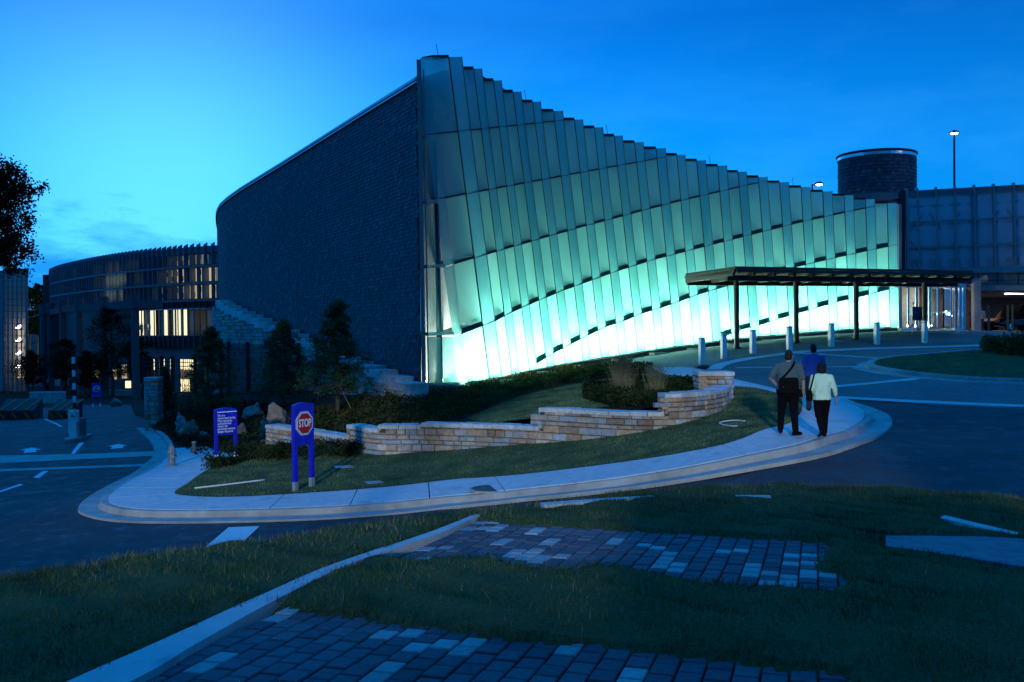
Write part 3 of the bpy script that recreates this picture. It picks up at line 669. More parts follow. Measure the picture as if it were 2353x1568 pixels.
PAD = [GB(u, v) for u, v in ((2035, 1247), (2260, 1249), (2480, 1262), (2700, 1276), (2700, 1382), (2480, 1340), (2353, 1322), (2200, 1296), (2035, 1272))]
PADS = [GB(u, v) for u, v in ((1240, 1169), (1370, 1159), (1500, 1151), (1505, 1155), (1375, 1165), (1250, 1175))]
PADT = [GB(u, v) for u, v in ((1690, 1150), (1770, 1151), (1772, 1156), (1692, 1154))]
PADK = [GB(u, v) for u, v in ((2170, 1198), (2340, 1240), (2335, 1248), (2160, 1204))]
holes = [PATA, PATB, PAD, BANDL + BANDR[::-1], PADS, PADT, PADK]
def in_holes(X, Y):
    k = np.zeros(np.shape(X), bool)
    for h in holes: k |= inpoly(X, Y, h)
    return k
bx = np.concatenate([np.arange(-14, -5, 0.5), np.arange(-5, 7.5, 0.07), np.arange(7.5, 16, 0.5)]); by = np.concatenate([np.arange(-14, 2.5, 0.75), np.arange(2.5, 11.5, 0.07), np.arange(11.5, 17, 0.3)])
BX, BY = np.meshgrid(bx, by); ins = in_holes(BX.ravel(), BY.ravel()).reshape(BX.shape)
BZ = HB(BX, BY) + np.where(ins, -0.03, 0.05); nx, ny = len(bx), len(by); idx = np.arange(nx * ny).reshape(ny, nx)
lump = 0.02 * np.sin(BX * 5.1 + 1.3 * np.sin(BY * 3.3)) * np.cos(BY * 4.3 + BX) + 0.012 * np.sin(BX * 11 + BY * 9); BZ = np.where(ins, BZ, BZ + lump)
berm = trimesh('grass_berm', np.stack([BX.ravel(), BY.ravel(), BZ.ravel()], 1), np.stack([idx[:-1, :-1].ravel(), idx[:-1, 1:].ravel(), idx[1:, 1:].ravel(), idx[1:, :-1].ravel()], 1), 'turf'); struct(berm)
X = RNG.uniform(-6.2, 8.0, 330000); Y = RNG.uniform(3.0, 12.6, 330000); jx = RNG.normal(size=len(X)) * .035; jy = RNG.normal(size=len(X)) * .035; k = (np.abs(X) < 0.62 * Y + 0.5) & ~in_holes(X + jx, Y + jy); X, Y = X[k], Y[k]
lz = 0.02 * np.sin(X * 5.1 + 1.3 * np.sin(Y * 3.3)) * np.cos(Y * 4.3 + X) + 0.012 * np.sin(X * 11 + Y * 9)
tag(blades('berm_grass', X, Y, HB(X, Y) + 0.04 + lz, 0.020 + 0.040 * np.clip(.5 + .5 * np.sin(X * 3.1 + 2 * np.sin(Y * 2.3 + X)) * np.cos(Y * 3.7 + 1.5 * np.sin(X * 1.9)) + .25 * np.sin(X * 13 + Y * 7) * np.sin(Y * 17 - X * 5), 0, 1.2), 0.0032, 'grass_blade', 1.1), 'rough unmown grass on the near bank beside the paver path', 'grass', kind='stuff')
# pale dry blades, thicker along the edges and the crest
Xd = RNG.uniform(-6, 7.5, 60000); Yd = RNG.uniform(3.2, 11.5, 60000); yc = np.interp(Xd, cx, cy)
near = np.abs(Yd - yc) < RNG.exponential(0.35, len(Xd)); k = (near | (RNG.random(len(Xd)) < 0.06)) & ~in_holes(Xd, Yd); Xd, Yd = Xd[k], Yd[k]
tag(blades('dry_grass', Xd, Yd, HB(Xd, Yd) + 0.05, 0.06, 0.003, 'dry_blade', 0.9), 'sparse straw coloured grass stems along the top of the near bank', 'grass', kind='stuff')

# concrete edging beside the pavers, in two lengths
path = thing('paver_path', None, None); path['kind'] = 'structure'
bl = smooth_line(BANDL, 4); brr = smooth_line(BANDR, 4); cut = int(len(bl) * 0.70)
strip(bl[:cut], brr[:cut], HB, 0.05, 'edging_slab', 'concrete', path, 0.15)
strip(bl[cut - 1:], brr[cut - 1:], HB, 0.045, 'edging_slab', 'concrete', path, 0.15)
for nm, pl in (('stone_slab', PAD), ('concrete_pad', PADS), ('concrete_pad', PADT), ('concrete_pad', PADK)):
    o = drape(pl, HB, 0.058, 0.4, nm, 'concrete' if nm == 'concrete_pad' else 'slab_dark', None, 0.1); struct(o)
# pavers: courses run along the edging
A0 = Vector((brr[int(len(brr) * .3)].x, brr[int(len(brr) * .3)].y)); A1 = Vector((brr[int(len(brr) * .9)].x, brr[int(len(brr) * .9)].y))
da = (A1 - A0).normalized(); db = Vector((da.y, -da.x)); da = (da + db * 0.0).normalized()
bedm = MB(); PW, PL = 0.124, 0.155; tiles = []
pat = []
rr = random.Random(5); light = set()
for _ in range(330):
    i, j = rr.randint(0, 52), rr.randint(-32, 38); light |= {(i, j), (i + 1, j)} if rr.random() < .6 else {(i, j), (i, j + 1)}
for i in range(0, 54):
    for j in range(-34, 40):
        c = A0 + db * ((i + 0.5) * PW + 0.01) + da * ((j + (0.5 if i % 2 else 0)) * PL)
        for pl, tagn in ((PATA, 0), (PATB, 1)):
            if inpoly(np.array([c.x + x for x in (0, .1, -.1, 0, 0)]), np.array([c.y + y for y in (0, 0, 0, .13, -.13)]), pl).any():
                u, v, w = proj((c.x, c.y, HB(c.x, c.y)))
                if -60 < u < 2420 and v < 1600: tiles.append((i, j, c, w))
tiles.sort(key=lambda q: q[3])
rz = math.atan2(db.y, db.x); near_tiles = tiles[:300]
def paver_into(mb, c, i, j):
    z = HB(c.x, c.y) + 0.012 + rr.uniform(-0.004, 0.004); hx, hy = PW / 2 - 0.005, PL / 2 - 0.005; R = Matrix.Rotation(rz + rr.uniform(-.01, .01), 2)
    def q(sx, sy, k, zz): return (*(c + R @ Vector((sx * (hx - k), sy * (hy - k)))), zz)
    cs = ((-1, -1), (1, -1), (1, 1), (-1, 1)); sl = [HB(*(c + R @ Vector((a * hx, b * hy)))) - HB(c.x, c.y) for a, b in cs]
    lo = [q(a, b, 0, z - .06) for a, b in cs]; mi_ = [q(a, b, 0, z - 0.006 + s_) for (a, b), s_ in zip(cs, sl)]; hi = [q(a, b, .006, z + s_) for (a, b), s_ in zip(cs, sl)]
    vs = lo + mi_ + hi; fs = [(8, 9, 10, 11)] + [(k, (k + 1) % 4, 4 + (k + 1) % 4, 4 + k) for k in range(4)] + [(4 + k, 4 + (k + 1) % 4, 8 + (k + 1) % 4, 8 + k) for k in range(4)]
    mb.add(vs, fs)
for i, j, c, w in near_tiles:
    mb = MB(); paver_into(mb, c, i, j); o = mb.build('paver', 'paver_light' if (i, j) in light else 'paver_dark', path)
if len(tiles) > 300:
    for mt, sel in (('paver_dark', False), ('paver_light', True)):
        mb = MB()
        for i, j, c, w in tiles[300:]:
            if ((i, j) in light) == sel: paver_into(mb, c, i, j)
        if mb.f:
            o = mb.build('far_pavers', mt, path); o['kind'] = 'stuff'
print('pavers', len(tiles))
# ------------------------------------------------------------------ the pavilion: shingled glass front, slate side wall
TX = [1061, 1107, 1152, 1197, 1242, 1293, 1339, 1385, 1430, 1478, 1529, 1574, 1621, 1670, 1715, 1763, 1812, 1862, 1912, 1961, 2010, 2061]
TV = [130, 157, 184, 210, 233, 254, 274, 292, 311, 326, 340, 355, 368, 380, 394, 406, 418, 429, 439, 448, 457, 466]
NB = 22
BXE = [1154 + 40 * i + 0.163 * i * i for i in range(NB)]
JT = [[(985, 309), (1004, 307), (1299, 276), (1340, 270)],
      [(1010, 457), (1022, 455), (1533, 360), (1575, 352)],
      [(1030, 611), (1042, 607), (1178, 567), (1324, 525), (1530, 470), (1720, 425), (1800, 408)],
      [(1045, 772), (1063, 766), (1119, 748), (1157, 726), (1197, 707), (1237, 691), (1278, 673), (1319, 658), (1363, 643), (1404, 627), (1447, 614), (1488, 600), (1838, 511), (1962, 484), (2069, 462)],
      [(1195, 855), (1233, 835), (1270, 812), (1311, 791), (1350, 771), (1393, 750), (1432, 738), (1475, 720), (1519, 707), (1562, 692), (1606, 676), (1650, 663), (1838, 611), (1962, 583), (2069, 561)],
      [(1620, 790), (1701, 758), (1748, 747), (1792, 732), (1840, 718), (1884, 705), (1931, 692), (1964, 685), (2004, 674), (2069, 659)]]
def fnorm(u):
    a, b = ray(u - 2, 600) * facY(u - 2), ray(u + 2, 600) * facY(u + 2); t = Vector((b.x - a.x, b.y - a.y, 0)).normalized()
    return Vector((t.y, -t.x, 0))
def FP(u, v, off=0.0):
    """point on the glass line (off metres outwards) seen at this pixel"""
    r = ray(u, v); n = fnorm(u); Y = facY(u)
    return CAMP + r * (Y + off / (r.x * n.x + r.y * n.y))
def edge(i):
    if i == -2: return lambda v: interp([(132, 965), (214, 972), (307, 979), (455, 1000), (617, 1020), (771, 1040), (893, 1055)], v)
    if i == -1: return lambda v: interp([(130, 982), (214, 993), (304, 1004), (455, 1023), (609, 1045), (766, 1061), (881, 1077)], v)
    b = interp(BASE, BXE[i]); return lambda v: TX[i] + (BXE[i] - TX[i]) * (v - TV[i]) / (b - TV[i])
def edge_v(i, tab):
    e = edge(i); v = 600.0
    for _ in range(8): v = interp(tab, e(v))
    return v
def top_v(i): return TV[i] if i >= 0 else (131 if i == -1 else 133)
pav = thing('glass_pavilion', 'tall wedge shaped pavilion with glowing shingled glass front and dark slate side wall', 'building', tuple(facbase(1054)))
rr = random.Random(3)
WALLOFF = -1.7
strip_tops = []
for i in range(-1, NB):
    l, r_ = i - 1, i
    el, er_ = edge(l), edge(r_)
    tl = top_v(r_) if i > 0 else top_v(l); trv = top_v(r_)
    bl_, brv = edge_v(l, BASE), edge_v(r_, BASE)
    rows = [(tl + (1 if i > 0 else 0), trv)]
    for tab in JT:
        a, b = edge_v(l, tab), edge_v(r_, tab)
        if (a + b) / 2 > (tl + trv) / 2 + 9 and (a + b) / 2 < (bl_ + brv) / 2 - 9 and el(a) >= tab[0][0] - 60: rows.append((a, b))
    rows.append((bl_ - 2, brv - 2))
    out_r = 0.30 if i >= 0 else 0.05
    for k in range(len(rows) - 1):
        (a0, b0), (a1, b1) = rows[k], rows[k + 1]
        if min(a1 - a0, b1 - b0) < 4: continue
        g = 0.9
        q = [FP(el(a0 + g), a0 + g, 0.0), FP(er_(b0 + g), b0 + g, out_r), FP(er_(b1 - g), b1 - g, out_r), FP(el(a1 - g), a1 - g, 0.0)]
        cf = (0.56 if i > 0 else 0.62) if i >= 0 else 1.0
        m0, m1 = q[0].lerp(q[1], cf), q[3].lerp(q[2], cf)
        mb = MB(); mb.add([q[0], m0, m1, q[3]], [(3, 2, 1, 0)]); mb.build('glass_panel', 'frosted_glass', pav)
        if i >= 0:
            mb = MB(); mb.add([m0, q[1], q[2], m1], [(3, 2, 1, 0)]); mb.build('glass_wing', 'dimmed_glass', pav)
            jk = [t_ for t_ in range(6) if abs(edge_v(l, JT[t_]) - a1) < 1.5]; jk = jk[0] if jk else 0
            if k < len(rows) - 2 and jk >= 1:      # dark strip over the panel foot, standing in for the ledge's shadow
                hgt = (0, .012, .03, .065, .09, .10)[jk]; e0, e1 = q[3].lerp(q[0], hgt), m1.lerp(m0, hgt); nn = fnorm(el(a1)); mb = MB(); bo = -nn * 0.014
                mb.add([q[3] - bo, m1 - bo, e1 - bo, e0 - bo, q[3] - bo * 1.6, m1 - bo * 1.6, e1 - bo * 1.6, e0 - bo * 1.6], [(0, 1, 2, 3), (7, 6, 5, 4), (3, 2, 6, 7), (0, 4, 5, 1)]); mb.build('ledge_shade', 'ledge_shade', pav)
        if k > 0 and i >= 0:
            mb = MB(); c = 0.56 if i > 0 else 0.62
            um = el(a0) + (er_(b0) - el(a0)) * c; vm = a0 + (b0 - a0) * c
            pL, pM, pR = FP(el(a0), a0, 0.03), FP(um, vm, out_r * c + 0.03), FP(er_(b0), b0, out_r)
            mb.bar(pL, pM, 0.05, 0.045); mb.build('transom', 'dark_bronze', pav)
            mb = MB(); mb.bar(pM, pR, 0.03, 0.035); mb.build('transom_clip', 'frame_metal', pav)
            nn = fnorm(um); mb = MB()
            mb.hexa([pL - Vector((0, 0, .02)), pM - Vector((0, 0, .02)), pM - nn * 1.35 - Vector((0, 0, .02)), pL - nn * 1.35 - Vector((0, 0, .02))],
                    [pL + Vector((0, 0, .02)), pM + Vector((0, 0, .02)), pM - nn * 1.35 + Vector((0, 0, .02)), pL - nn * 1.35 + Vector((0, 0, .02))]); mb.build('walkway_ledge', 'dark_bronze', pav)
    if i >= 0:
        # upright behind the sheet and the free edge strip
        c = 0.56 if i > 0 else 0.62
        uu = lambda f, a, b: el(a) + (er_(b) - el(a)) * f
        t0 = FP(uu(c, rows[0][0], rows[0][1]), rows[0][0] + (rows[0][1] - rows[0][0]) * c, out_r * c + 0.03); b0_ = FP(uu(c, rows[-1][0], rows[-1][1]), rows[-1][0] + (rows[-1][1] - rows[-1][0]) * c, out_r * c + 0.03)
        mb = MB(); mb.bar(t0, b0_, 0.034, 0.05); mb.build('upright', 'upright_metal', pav)
        mb = MB(); mb.bar(FP(er_(trv), trv, out_r + .01), FP(er_(brv - 2), brv - 2, out_r + .01), 0.022, 0.03); mb.build('edge_strip', 'frame_metal', pav)
        # dark metal cap over the framed part of the sheet
        nn = fnorm(el(tl)); a = FP(el(tl) + (2 if i else 12), tl, 0.03); b = FP(uu(c, tl, trv), tl + (trv - tl) * c, out_r * c + .03)
        mb = MB(); zt = Vector((0, 0, 0.07)); zb = Vector((0, 0, -0.05)); dp = nn * 0.5
        mb.hexa([a + zb, b + zb, b - dp + zb, a - dp + zb], [a + zt, b + zt, b - dp + zt, a - dp + zt]); mb.build('cap', 'black_metal', pav)
        if i in (0, 4, 8, 13, 17, 20):
            p = a.lerp(b, 0.35) + zt; mb = MB(); mb.tube([p - Vector((0, 0, .05)), p + Vector((-0.08, 0, 0.42))], 0.012, 5); mb.build('lightning_rod', 'black_metal', pav)
# inner wall behind the glass, roof, ends
us = [edge(-2)(700)] + [2066 * k / 20 + 1045 * (1 - k / 20) for k in range(1, 21)]
mb = MB(); n = len(us); itop = []
RT = [(965, 132)] + list(zip(TX, TV))
for u in us:
    vt = interp([(a, b) for a, b in RT], u - 30) + 30; p0 = FP(u, interp(BASE, u), WALLOFF); p1 = FP(u, vt, WALLOFF)
    p1 = Vector((p0.x, p0.y, p1.z)); itop.append(p1); mb.v += [tuple(p0 - Vector((0, 0, .6))), tuple(p1)]
for k in range(n - 1): mb.f.append((2 * k, 2 * k + 2, 2 * k + 3, 2 * k + 1)); mb.mi.append(0)
mb.build('inner_wall', 'inner_wall', pav)
# plinth, and a black strip standing for the shaded gap over it
pu = [1045 + (2070 - 1045) * k / 24 for k in range(25)]
mb = MB(); mb2 = MB()
for k in range(24):
    a, b = pu[k], pu[k + 1]; va, vb = interp(BASE, a), interp(BASE, b)
    A, B = FP(a, va, 0.55), FP(b, vb, 0.55); A2, B2 = FP(a, va, WALLOFF + .02), FP(b, vb, WALLOFF + .02)
    dz = Vector((0, 0, -0.9)); t_ = Vector((0, 0, -0.20)); mb.hexa([A + dz, B + dz, B2 + dz, A2 + dz], [A + t_, B + t_, B2 + t_, A2 + t_])
    A, B = FP(a, va, 0.02), FP(b, vb, 0.02); mb2.hexa([A + t_, B + t_, B - fnorm(b) * .1 + t_, A - fnorm(a) * .1 + t_], [A, B, B - fnorm(b) * .1, A - fnorm(a) * .1])
mb.build('plinth', 'plinth', pav); mb2.build('shadow_gap', 'black_metal', pav)
for k in range(3, 24, 2):                     # kerb blocks along the foot of the glass
    a = pu[k]; va = interp(BASE, a); p = FP(a, va + 4, 1.0); mb = MB(); tn = fnorm(a); mb.box(p + Vector((0, 0, -0.22)), (1.0, 0.35, 0.3), math.atan2(tn.x, -tn.y)); mb.build('base_block', 'plinth', pav)
# right end: metal jamb
mb = MB(); pa, pb = P(2066, 470, facY(2066) - .1), P(2067, 757, facY(2066) - .1); mb.bar(pa, pb, 0.18, 0.3); mb.build('end_jamb', 'frame_metal', pav)
mb = MB(); q0, q1 = P(2066, 755, facY(2066)), P(2066, 470, facY(2066)); nn = fnorm(2066); mb.add([q0, q0 - nn * 1.75, q1 - nn * 1.75, q1], [(0, 1, 2, 3)]); mb.build('end_wall', 'inner_wall', pav)
# corner post with its cells
YP = FAC0 - 0.15
post = MB(); post.bar(P(962.5, 139, YP), P(975, 897, YP), 0.15, 0.22); post.build('corner_post', 'frame_metal', pav)
post = MB(); post.bar(P(973, 160, YP), P(985, 893, YP), 0.05, 0.12); post.build('inner_post', 'frame_metal', pav)
for v in (316, 466, 613, 768, 884):
    mb = MB(); ul = edge(-2)(v); mb.bar(P(972 + (v - 130) * .013, v, YP - .05), FP(ul, v - 2, 0.0), 0.13, 0.13); mb.build('corner_rail', 'frame_metal', pav)
cells = [(140, 310), (322, 460), (472, 607), (620, 762), (774, 880)]
for k, (v0, v1) in enumerate(cells):
    mb = MB(); lx = lambda v: 976 + (v - 130) * .013
    mb.add([P(lx(v0), v0, YP + .05), FP(edge(-2)(v0), v0, -.02), FP(edge(-2)(v1), v1, -.02), P(lx(v1), v1, YP + .05)], [(3, 2, 1, 0)])
    mb.build('corner_pane', 'frosted_glass' if k == 4 else 'clear_glass', pav)
for v0, v1, f in ((330, 890, 0.45), (470, 890, 0.75)):
    mb = MB(); a = P(990 + f * 20, v0, YP + 1.1); b = P(1000 + f * 20, v1, YP + 1.1); mb.bar(a, b, 0.12, 0.12); mb.build('inner_strut', 'frame_metal', pav)
# inner return wall behind the corner cells
mb = MB(); A = P(968, 895, FAC0 + .6); B = FP(1045, 890, WALLOFF - .02); A1_ = P(968, 190, FAC0 + .6)
mb.add([A, B, Vector((B.x, B.y, A1_.z)), A1_], [(0, 1, 2, 3)]); mb.build('return_wall', 'building_concrete', pav)
mb = MB(); c0, c1 = P(973, 893, YP + .1), FP(1058, 893, .4)
mb.hexa([P(950, 905, YP - .3), P(1080, 905, 36.3), P(1080, 890, 38.5), P(950, 890, 37)], [P(950, 905, YP - .3) + Vector((0, 0, .32)), P(1080, 905, 36.3) + Vector((0, 0, .32)), P(1080, 890, 38.5) + Vector((0, 0, .1)), P(950, 890, 37) + Vector((0, 0, .1))]); mb.build('corner_plinth', 'plinth', pav)
# uplights standing in the slot behind the glass
for k in range(11):
    u = 1085 + k * (2050 - 1085) / 10; v = interp(BASE, u); p = FP(u, v, -0.85) + Vector((0, 0, 0.10)); tn = fnorm(u)
    mb = MB(); mb.box(p - Vector((0, 0, .06)), (1.2, 0.22, 0.12), math.atan2(tn.x, -tn.y)); fx = mb.build('uplight', 'black_metal', pav)
    ld = bpy.data.lights.new('uplight_beam', 'AREA'); ld.shape = 'RECTANGLE'; ld.size = 2.3; ld.size_y = 0.20; ld.energy = 620; ld.color = (1.0, 0.97, 0.78)
    lo = bpy.data.objects.new('uplight_beam', ld); COL.objects.link(lo)
    dirv = (Vector((0, 0, 1)) + tn * 0.12).normalized(); xax = Vector((-tn.y, tn.x, 0)); zax = -dirv; yax = zax.cross(xax).normalized()
    lo.matrix_world = Matrix((xax, yax, zax)).transposed().to_4x4(); lo.location = p + Vector((0, 0, .03)); attach2 = lo.matrix_world.copy(); lo.parent = fx; lo.matrix_parent_inverse = wmat(fx).inverted()
ld = bpy.data.lights.new('corner_beam', 'SPOT'); ld.energy = 900; ld.spot_size = RAD(75); ld.color = (0.86, 1.0, 0.80); ld.shadow_soft_size = 0.1
lo = bpy.data.objects.new('corner_beam', ld); COL.objects.link(lo); pc_ = FP(1062, 884, -0.45) + Vector((0, 0, .15)); lo.location = pc_
lo.rotation_euler = (P(1000, 815, YP) - pc_).to_track_quat('-Z', 'Y').to_euler(); lo.parent = pav; lo.matrix_parent_inverse = wmat(pav).inverted()

# slate side wall
SL = [(966, 35.45), (930, 36.9), (850, 40.5), (750, 45.5), (650, 51), (590, 55), (550, 58), (522, 60.5), (508, 62.5), (502.5, 65), (503, 68), (509, 72)]
STOP_ = [(966, 178), (850, 250), (750, 313), (650, 376), (560, 431), (530, 452), (512, 468), (505, 480), (501, 492)]
spl = [Vector((ray(u, 700).x * Y, Y, 0)) for u, Y in SL]; spl = smooth_line(spl, 8); sa = arc(spl)
def s_u(p): return proj((p.x, p.y, CAMZ))[0]
stopz = []; 
for i, p in enumerate(spl):
    u = s_u(p); back = i > 8 * 9
    z = P(max(u, 501), interp(STOP_, max(u, 502.5)), p.y).z if not back else stopz[-1] - 0.06
    stopz.append(z)
COPE = [(500, 688), (560, 716), (620, 744), (684, 775), (760, 808), (850, 850), (910, 872), (945, 890)]
def low_z(p):
    u = s_u(p); return P(u, interp(COPE, u), p.y).z - 0.9
# backing
mb = MB()
for p, z in zip(spl, stopz): mb.v += [(p.x, p.y, CAMZ - 6), (p.x, p.y, z)]
for i in range(len(spl) - 1): mb.f.append((2 * i, 2 * i + 1, 2 * i + 3, 2 * i + 2)); mb.mi.append(0)
swall = mb.build('slate_wall', 'slate_backing', pav)
# rounded metal coping along the sloping eave
cop = offset_line(spl, 0.0); prof = []
mb = MB(); mb.tube([Vector((p.x, p.y, z - 0.06)) for p, z in zip(spl, stopz)], 0.11, 10); ec = mb.build('eave_coping', 'zinc', pav, smooth=True)
mb = MB(); mb.tube([Vector((p.x, p.y, z - 0.20)) + Vector((-.05, -.05, 0)) for p, z in zip(spl, stopz)], 0.05, 6); mb.build('eave_drip', 'steel', pav, smooth=True)
# roof between eave and glass
mb = MB(); m_ = 20
for k in range(m_ + 1):
    i = int(round(k / m_ * (len(spl) - 1))); p = spl[i]; q = itop[int(round(k / m_ * (len(itop) - 1)))]
    mb.v += [(p.x, p.y, stopz[i] - .05), (q.x, q.y, q.z)]
for k in range(m_): mb.f.append((2 * k, 2 * k + 1, 2 * k + 3, 2 * k + 2)); mb.mi.append(0)
mb.build('roof', 'black_metal', pav)
# slates
slates = []; ch = 0.15; rs = random.Random(21); z = CAMZ - 4.2; row = 0
while z < CAMZ + 10:
    s = rs.uniform(0, 0.2)
    while s < sa[-1] - 0.05:
        w = rs.uniform(0.11, 0.24); mid = s + w / 2
        if mid > sa[-1]: break
        p = at(spl, sa, mid); i = int(np.searchsorted(sa, mid)); zt = stopz[min(i, len(stopz) - 1)]
        if z + ch * .5 < zt - 0.02 and z > low_z(p): slates.append((s, min(s + w, sa[-1]), z, p.y, rs.uniform(-.012, .012), rs.uniform(0.02, 0.045), zt))
        s += w + 0.006
    z += ch; row += 1
def slate_into(mb, d):
    s0, s1, z, _, j, pr, zt = d; a, b = at(spl, sa, s0), at(spl, sa, s1); t = Vector((b.x - a.x, b.y - a.y, 0)).normalized(); nn = Vector((t.y, -t.x, 0))
    if nn.y > 0 and a.y < 62: nn = -nn
    nn = Vector((-t.y, t.x, 0)) if Vector((-t.y, t.x, 0)).dot(Vector((a.x, a.y, 0))) < 0 else Vector((t.y, -t.x, 0))
    z0 = z + j; z1 = min(z + ch + 0.02, zt)
    a0, b0 = a + nn * pr, b + nn * pr; a1, b1 = a + nn * 0.012, b + nn * 0.012
    vs = [(a.x, a.y, z0), (b.x, b.y, z0), (b0.x, b0.y, z0), (a0.x, a0.y, z0), (a1.x, a1.y, z1), (b1.x, b1.y, z1)]
    mb.add(vs, [(3, 2, 5, 4), (0, 1, 2, 3), (0, 3, 4), (1, 5, 2)])
slates.sort(key=lambda d: d[3])
for d in slates[:300]:
    mb = MB(); slate_into(mb, d); mb.build('slate', 'slate', swall)
mb = MB()
for d in slates[300:]: slate_into(mb, d)
o = mb.build('slate_cladding', 'slate', swall); o['kind'] = 'stuff'
print('slates', len(slates))

# ------------------------------------------------------------------ dry stone walls
def stone_into(mb, c, t, nn, w, h, d, rs):
    """one rough block: front face bulged and chipped corners"""
    k = 0.012; j = lambda a: rs.uniform(-a, a); x = t * (w / 2); zz = Vector((0, 0, h / 2)); o = nn * (d / 2)
    back = [c - x - zz - o, c + x - zz - o, c + x + zz - o, c - x + zz - o]
    fr = [c - x - zz + o + nn * j(.01), c + x - zz + o + nn * j(.01), c + x + zz + o + nn * j(.01), c - x + zz + o + nn * j(.01)]
    bx_ = t * min(0.025, w * .12); bz = Vector((0, 0, min(0.02, h * .18))); bu = nn * (0.018 + rs.uniform(0, .022))
    inn = [c - x + bx_ - zz + bz + o + bu, c + x - bx_ - zz + bz + o + bu + nn * j(.012), c + x - bx_ + zz - bz + o + bu, c - x + bx_ + zz - bz + o + bu + nn * j(.012)]
    inn = [p + t * j(.012) + Vector((0, 0, j(.008))) for p in inn]
    vs = back + fr + inn
    fs = [(8, 9, 10, 11)] + [(4 + i, 4 + (i + 1) % 4, 8 + (i + 1) % 4, 8 + i) for i in range(4)] + [(i, (i + 1) % 4, 4 + (i + 1) % 4, 4 + i) for i in range(4)] + [(3, 2, 1, 0)]
    mb.add(vs, fs)
def lay(line, base, top, out, rs, hmin=.09, hmax=.19, wmin=.16, wmax=.5, depth=.16):
    """courses of stones along a plan line; base, top: height by arc length; out(i): outward normal sign"""
    a = arc(line); L = a[-1]; st = []; zmin = min(base(s) for s in np.linspace(0, L, 60)) - .05; zmax = max(top(s) for s in np.linspace(0, L, 60)); z = zmin
    while z < zmax:
        h = rs.uniform(hmin, hmax); s = rs.uniform(-.2, 0)
        while s < L:
            w = rs.uniform(wmin, wmax); mid = min(max(s + w / 2, 0), L - .01)
            if z + h * .6 > base(mid) and z < top(mid) - .03:
                hh = min(h, top(mid) - z); s0, s1 = max(s, 0), min(s + w, L)
                if s1 - s0 > .06 and hh > .03: st.append((s0, s1, z, hh))
            s += w
        z += h
    out_ = []
    for s0, s1, z, h in st:
        p, q = at(line, a, s0), at(line, a, s1); t = (q - p); w = t.length
        if w < .02: continue
        t.normalize(); nn = Vector((t.y, -t.x, 0)) * out; c = (p + q) / 2 + nn * (depth * -.5); c.z = z + h / 2
        out_.append((c, t, nn, w - .014, h - .012, depth))
    return out_
def emit_stones(st, name, mat, parent, rs, limit=300, near=True):
    st = sorted(st, key=lambda q: -(q[3] * q[4]) / (q[0].y ** 2))
    for q in st[:limit]:
        mb = MB(); stone_into(mb, *q, rs); mb.build(name, mat, parent)
    if st[limit:]:
        mb = MB()
        for q in st[limit:]: stone_into(mb, *q, rs)
        o = mb.build('small_stones', mat, parent); o['kind'] = 'stuff'
# curved garden wall with stepped top
wb = smooth_line([G(u, v, .15) for u, v in WALLBASE], 6); wa = arc(wb)
SECT = [(600, 799, 991), (799, 866, 981), (866, 964, 977), (964, 1236, 975), (1236, 1520, 944), (1520, 1700, 903)]
gw = thing('garden_wall', 'curved stepped wall of rough tan and grey stone blocks behind the front lawn', 'stone wall', tuple(G(1236, 1022)))
def u_at(s): p = at(wb, wa, s); return proj((p.x, p.y, H0(p.x, p.y)))[0]
ss = np.linspace(0, wa[-1], 240); us_ = np.array([u_at(s) for s in ss]); ssec = []
for (ua, ub, vt) in SECT:
    um = (max(ua, 640) + min(ub, 1640)) / 2; i = int(np.argmin(np.abs(us_[:200] - um))); p = at(wb, wa, ss[i]); ssec.append(P(um, vt, p.y).z)
def sec_of(s):
    u = u_at(s)
    for k, (ua, ub, vt) in enumerate(SECT):
        if u < ub: return k
    return len(SECT) - 1
sk = [sec_of(s) for s in ss]
for i in range(1, len(sk)): sk[i] = max(sk[i], sk[i - 1])
def gtop(s): return ssec[sk[int(min(len(ss) - 1, max(0, round(s / wa[-1] * (len(ss) - 1)))))]]
def gbase(s): p = at(wb, wa, s); return H0(p.x, p.y) + 0.05
rs = random.Random(9)
emit_stones(lay(wb, gbase, lambda s: gtop(s) - 0.10, 1.0, rs, .10, .20, .2, .62, .2), 'stone', 'garden_stone', gw, rs)
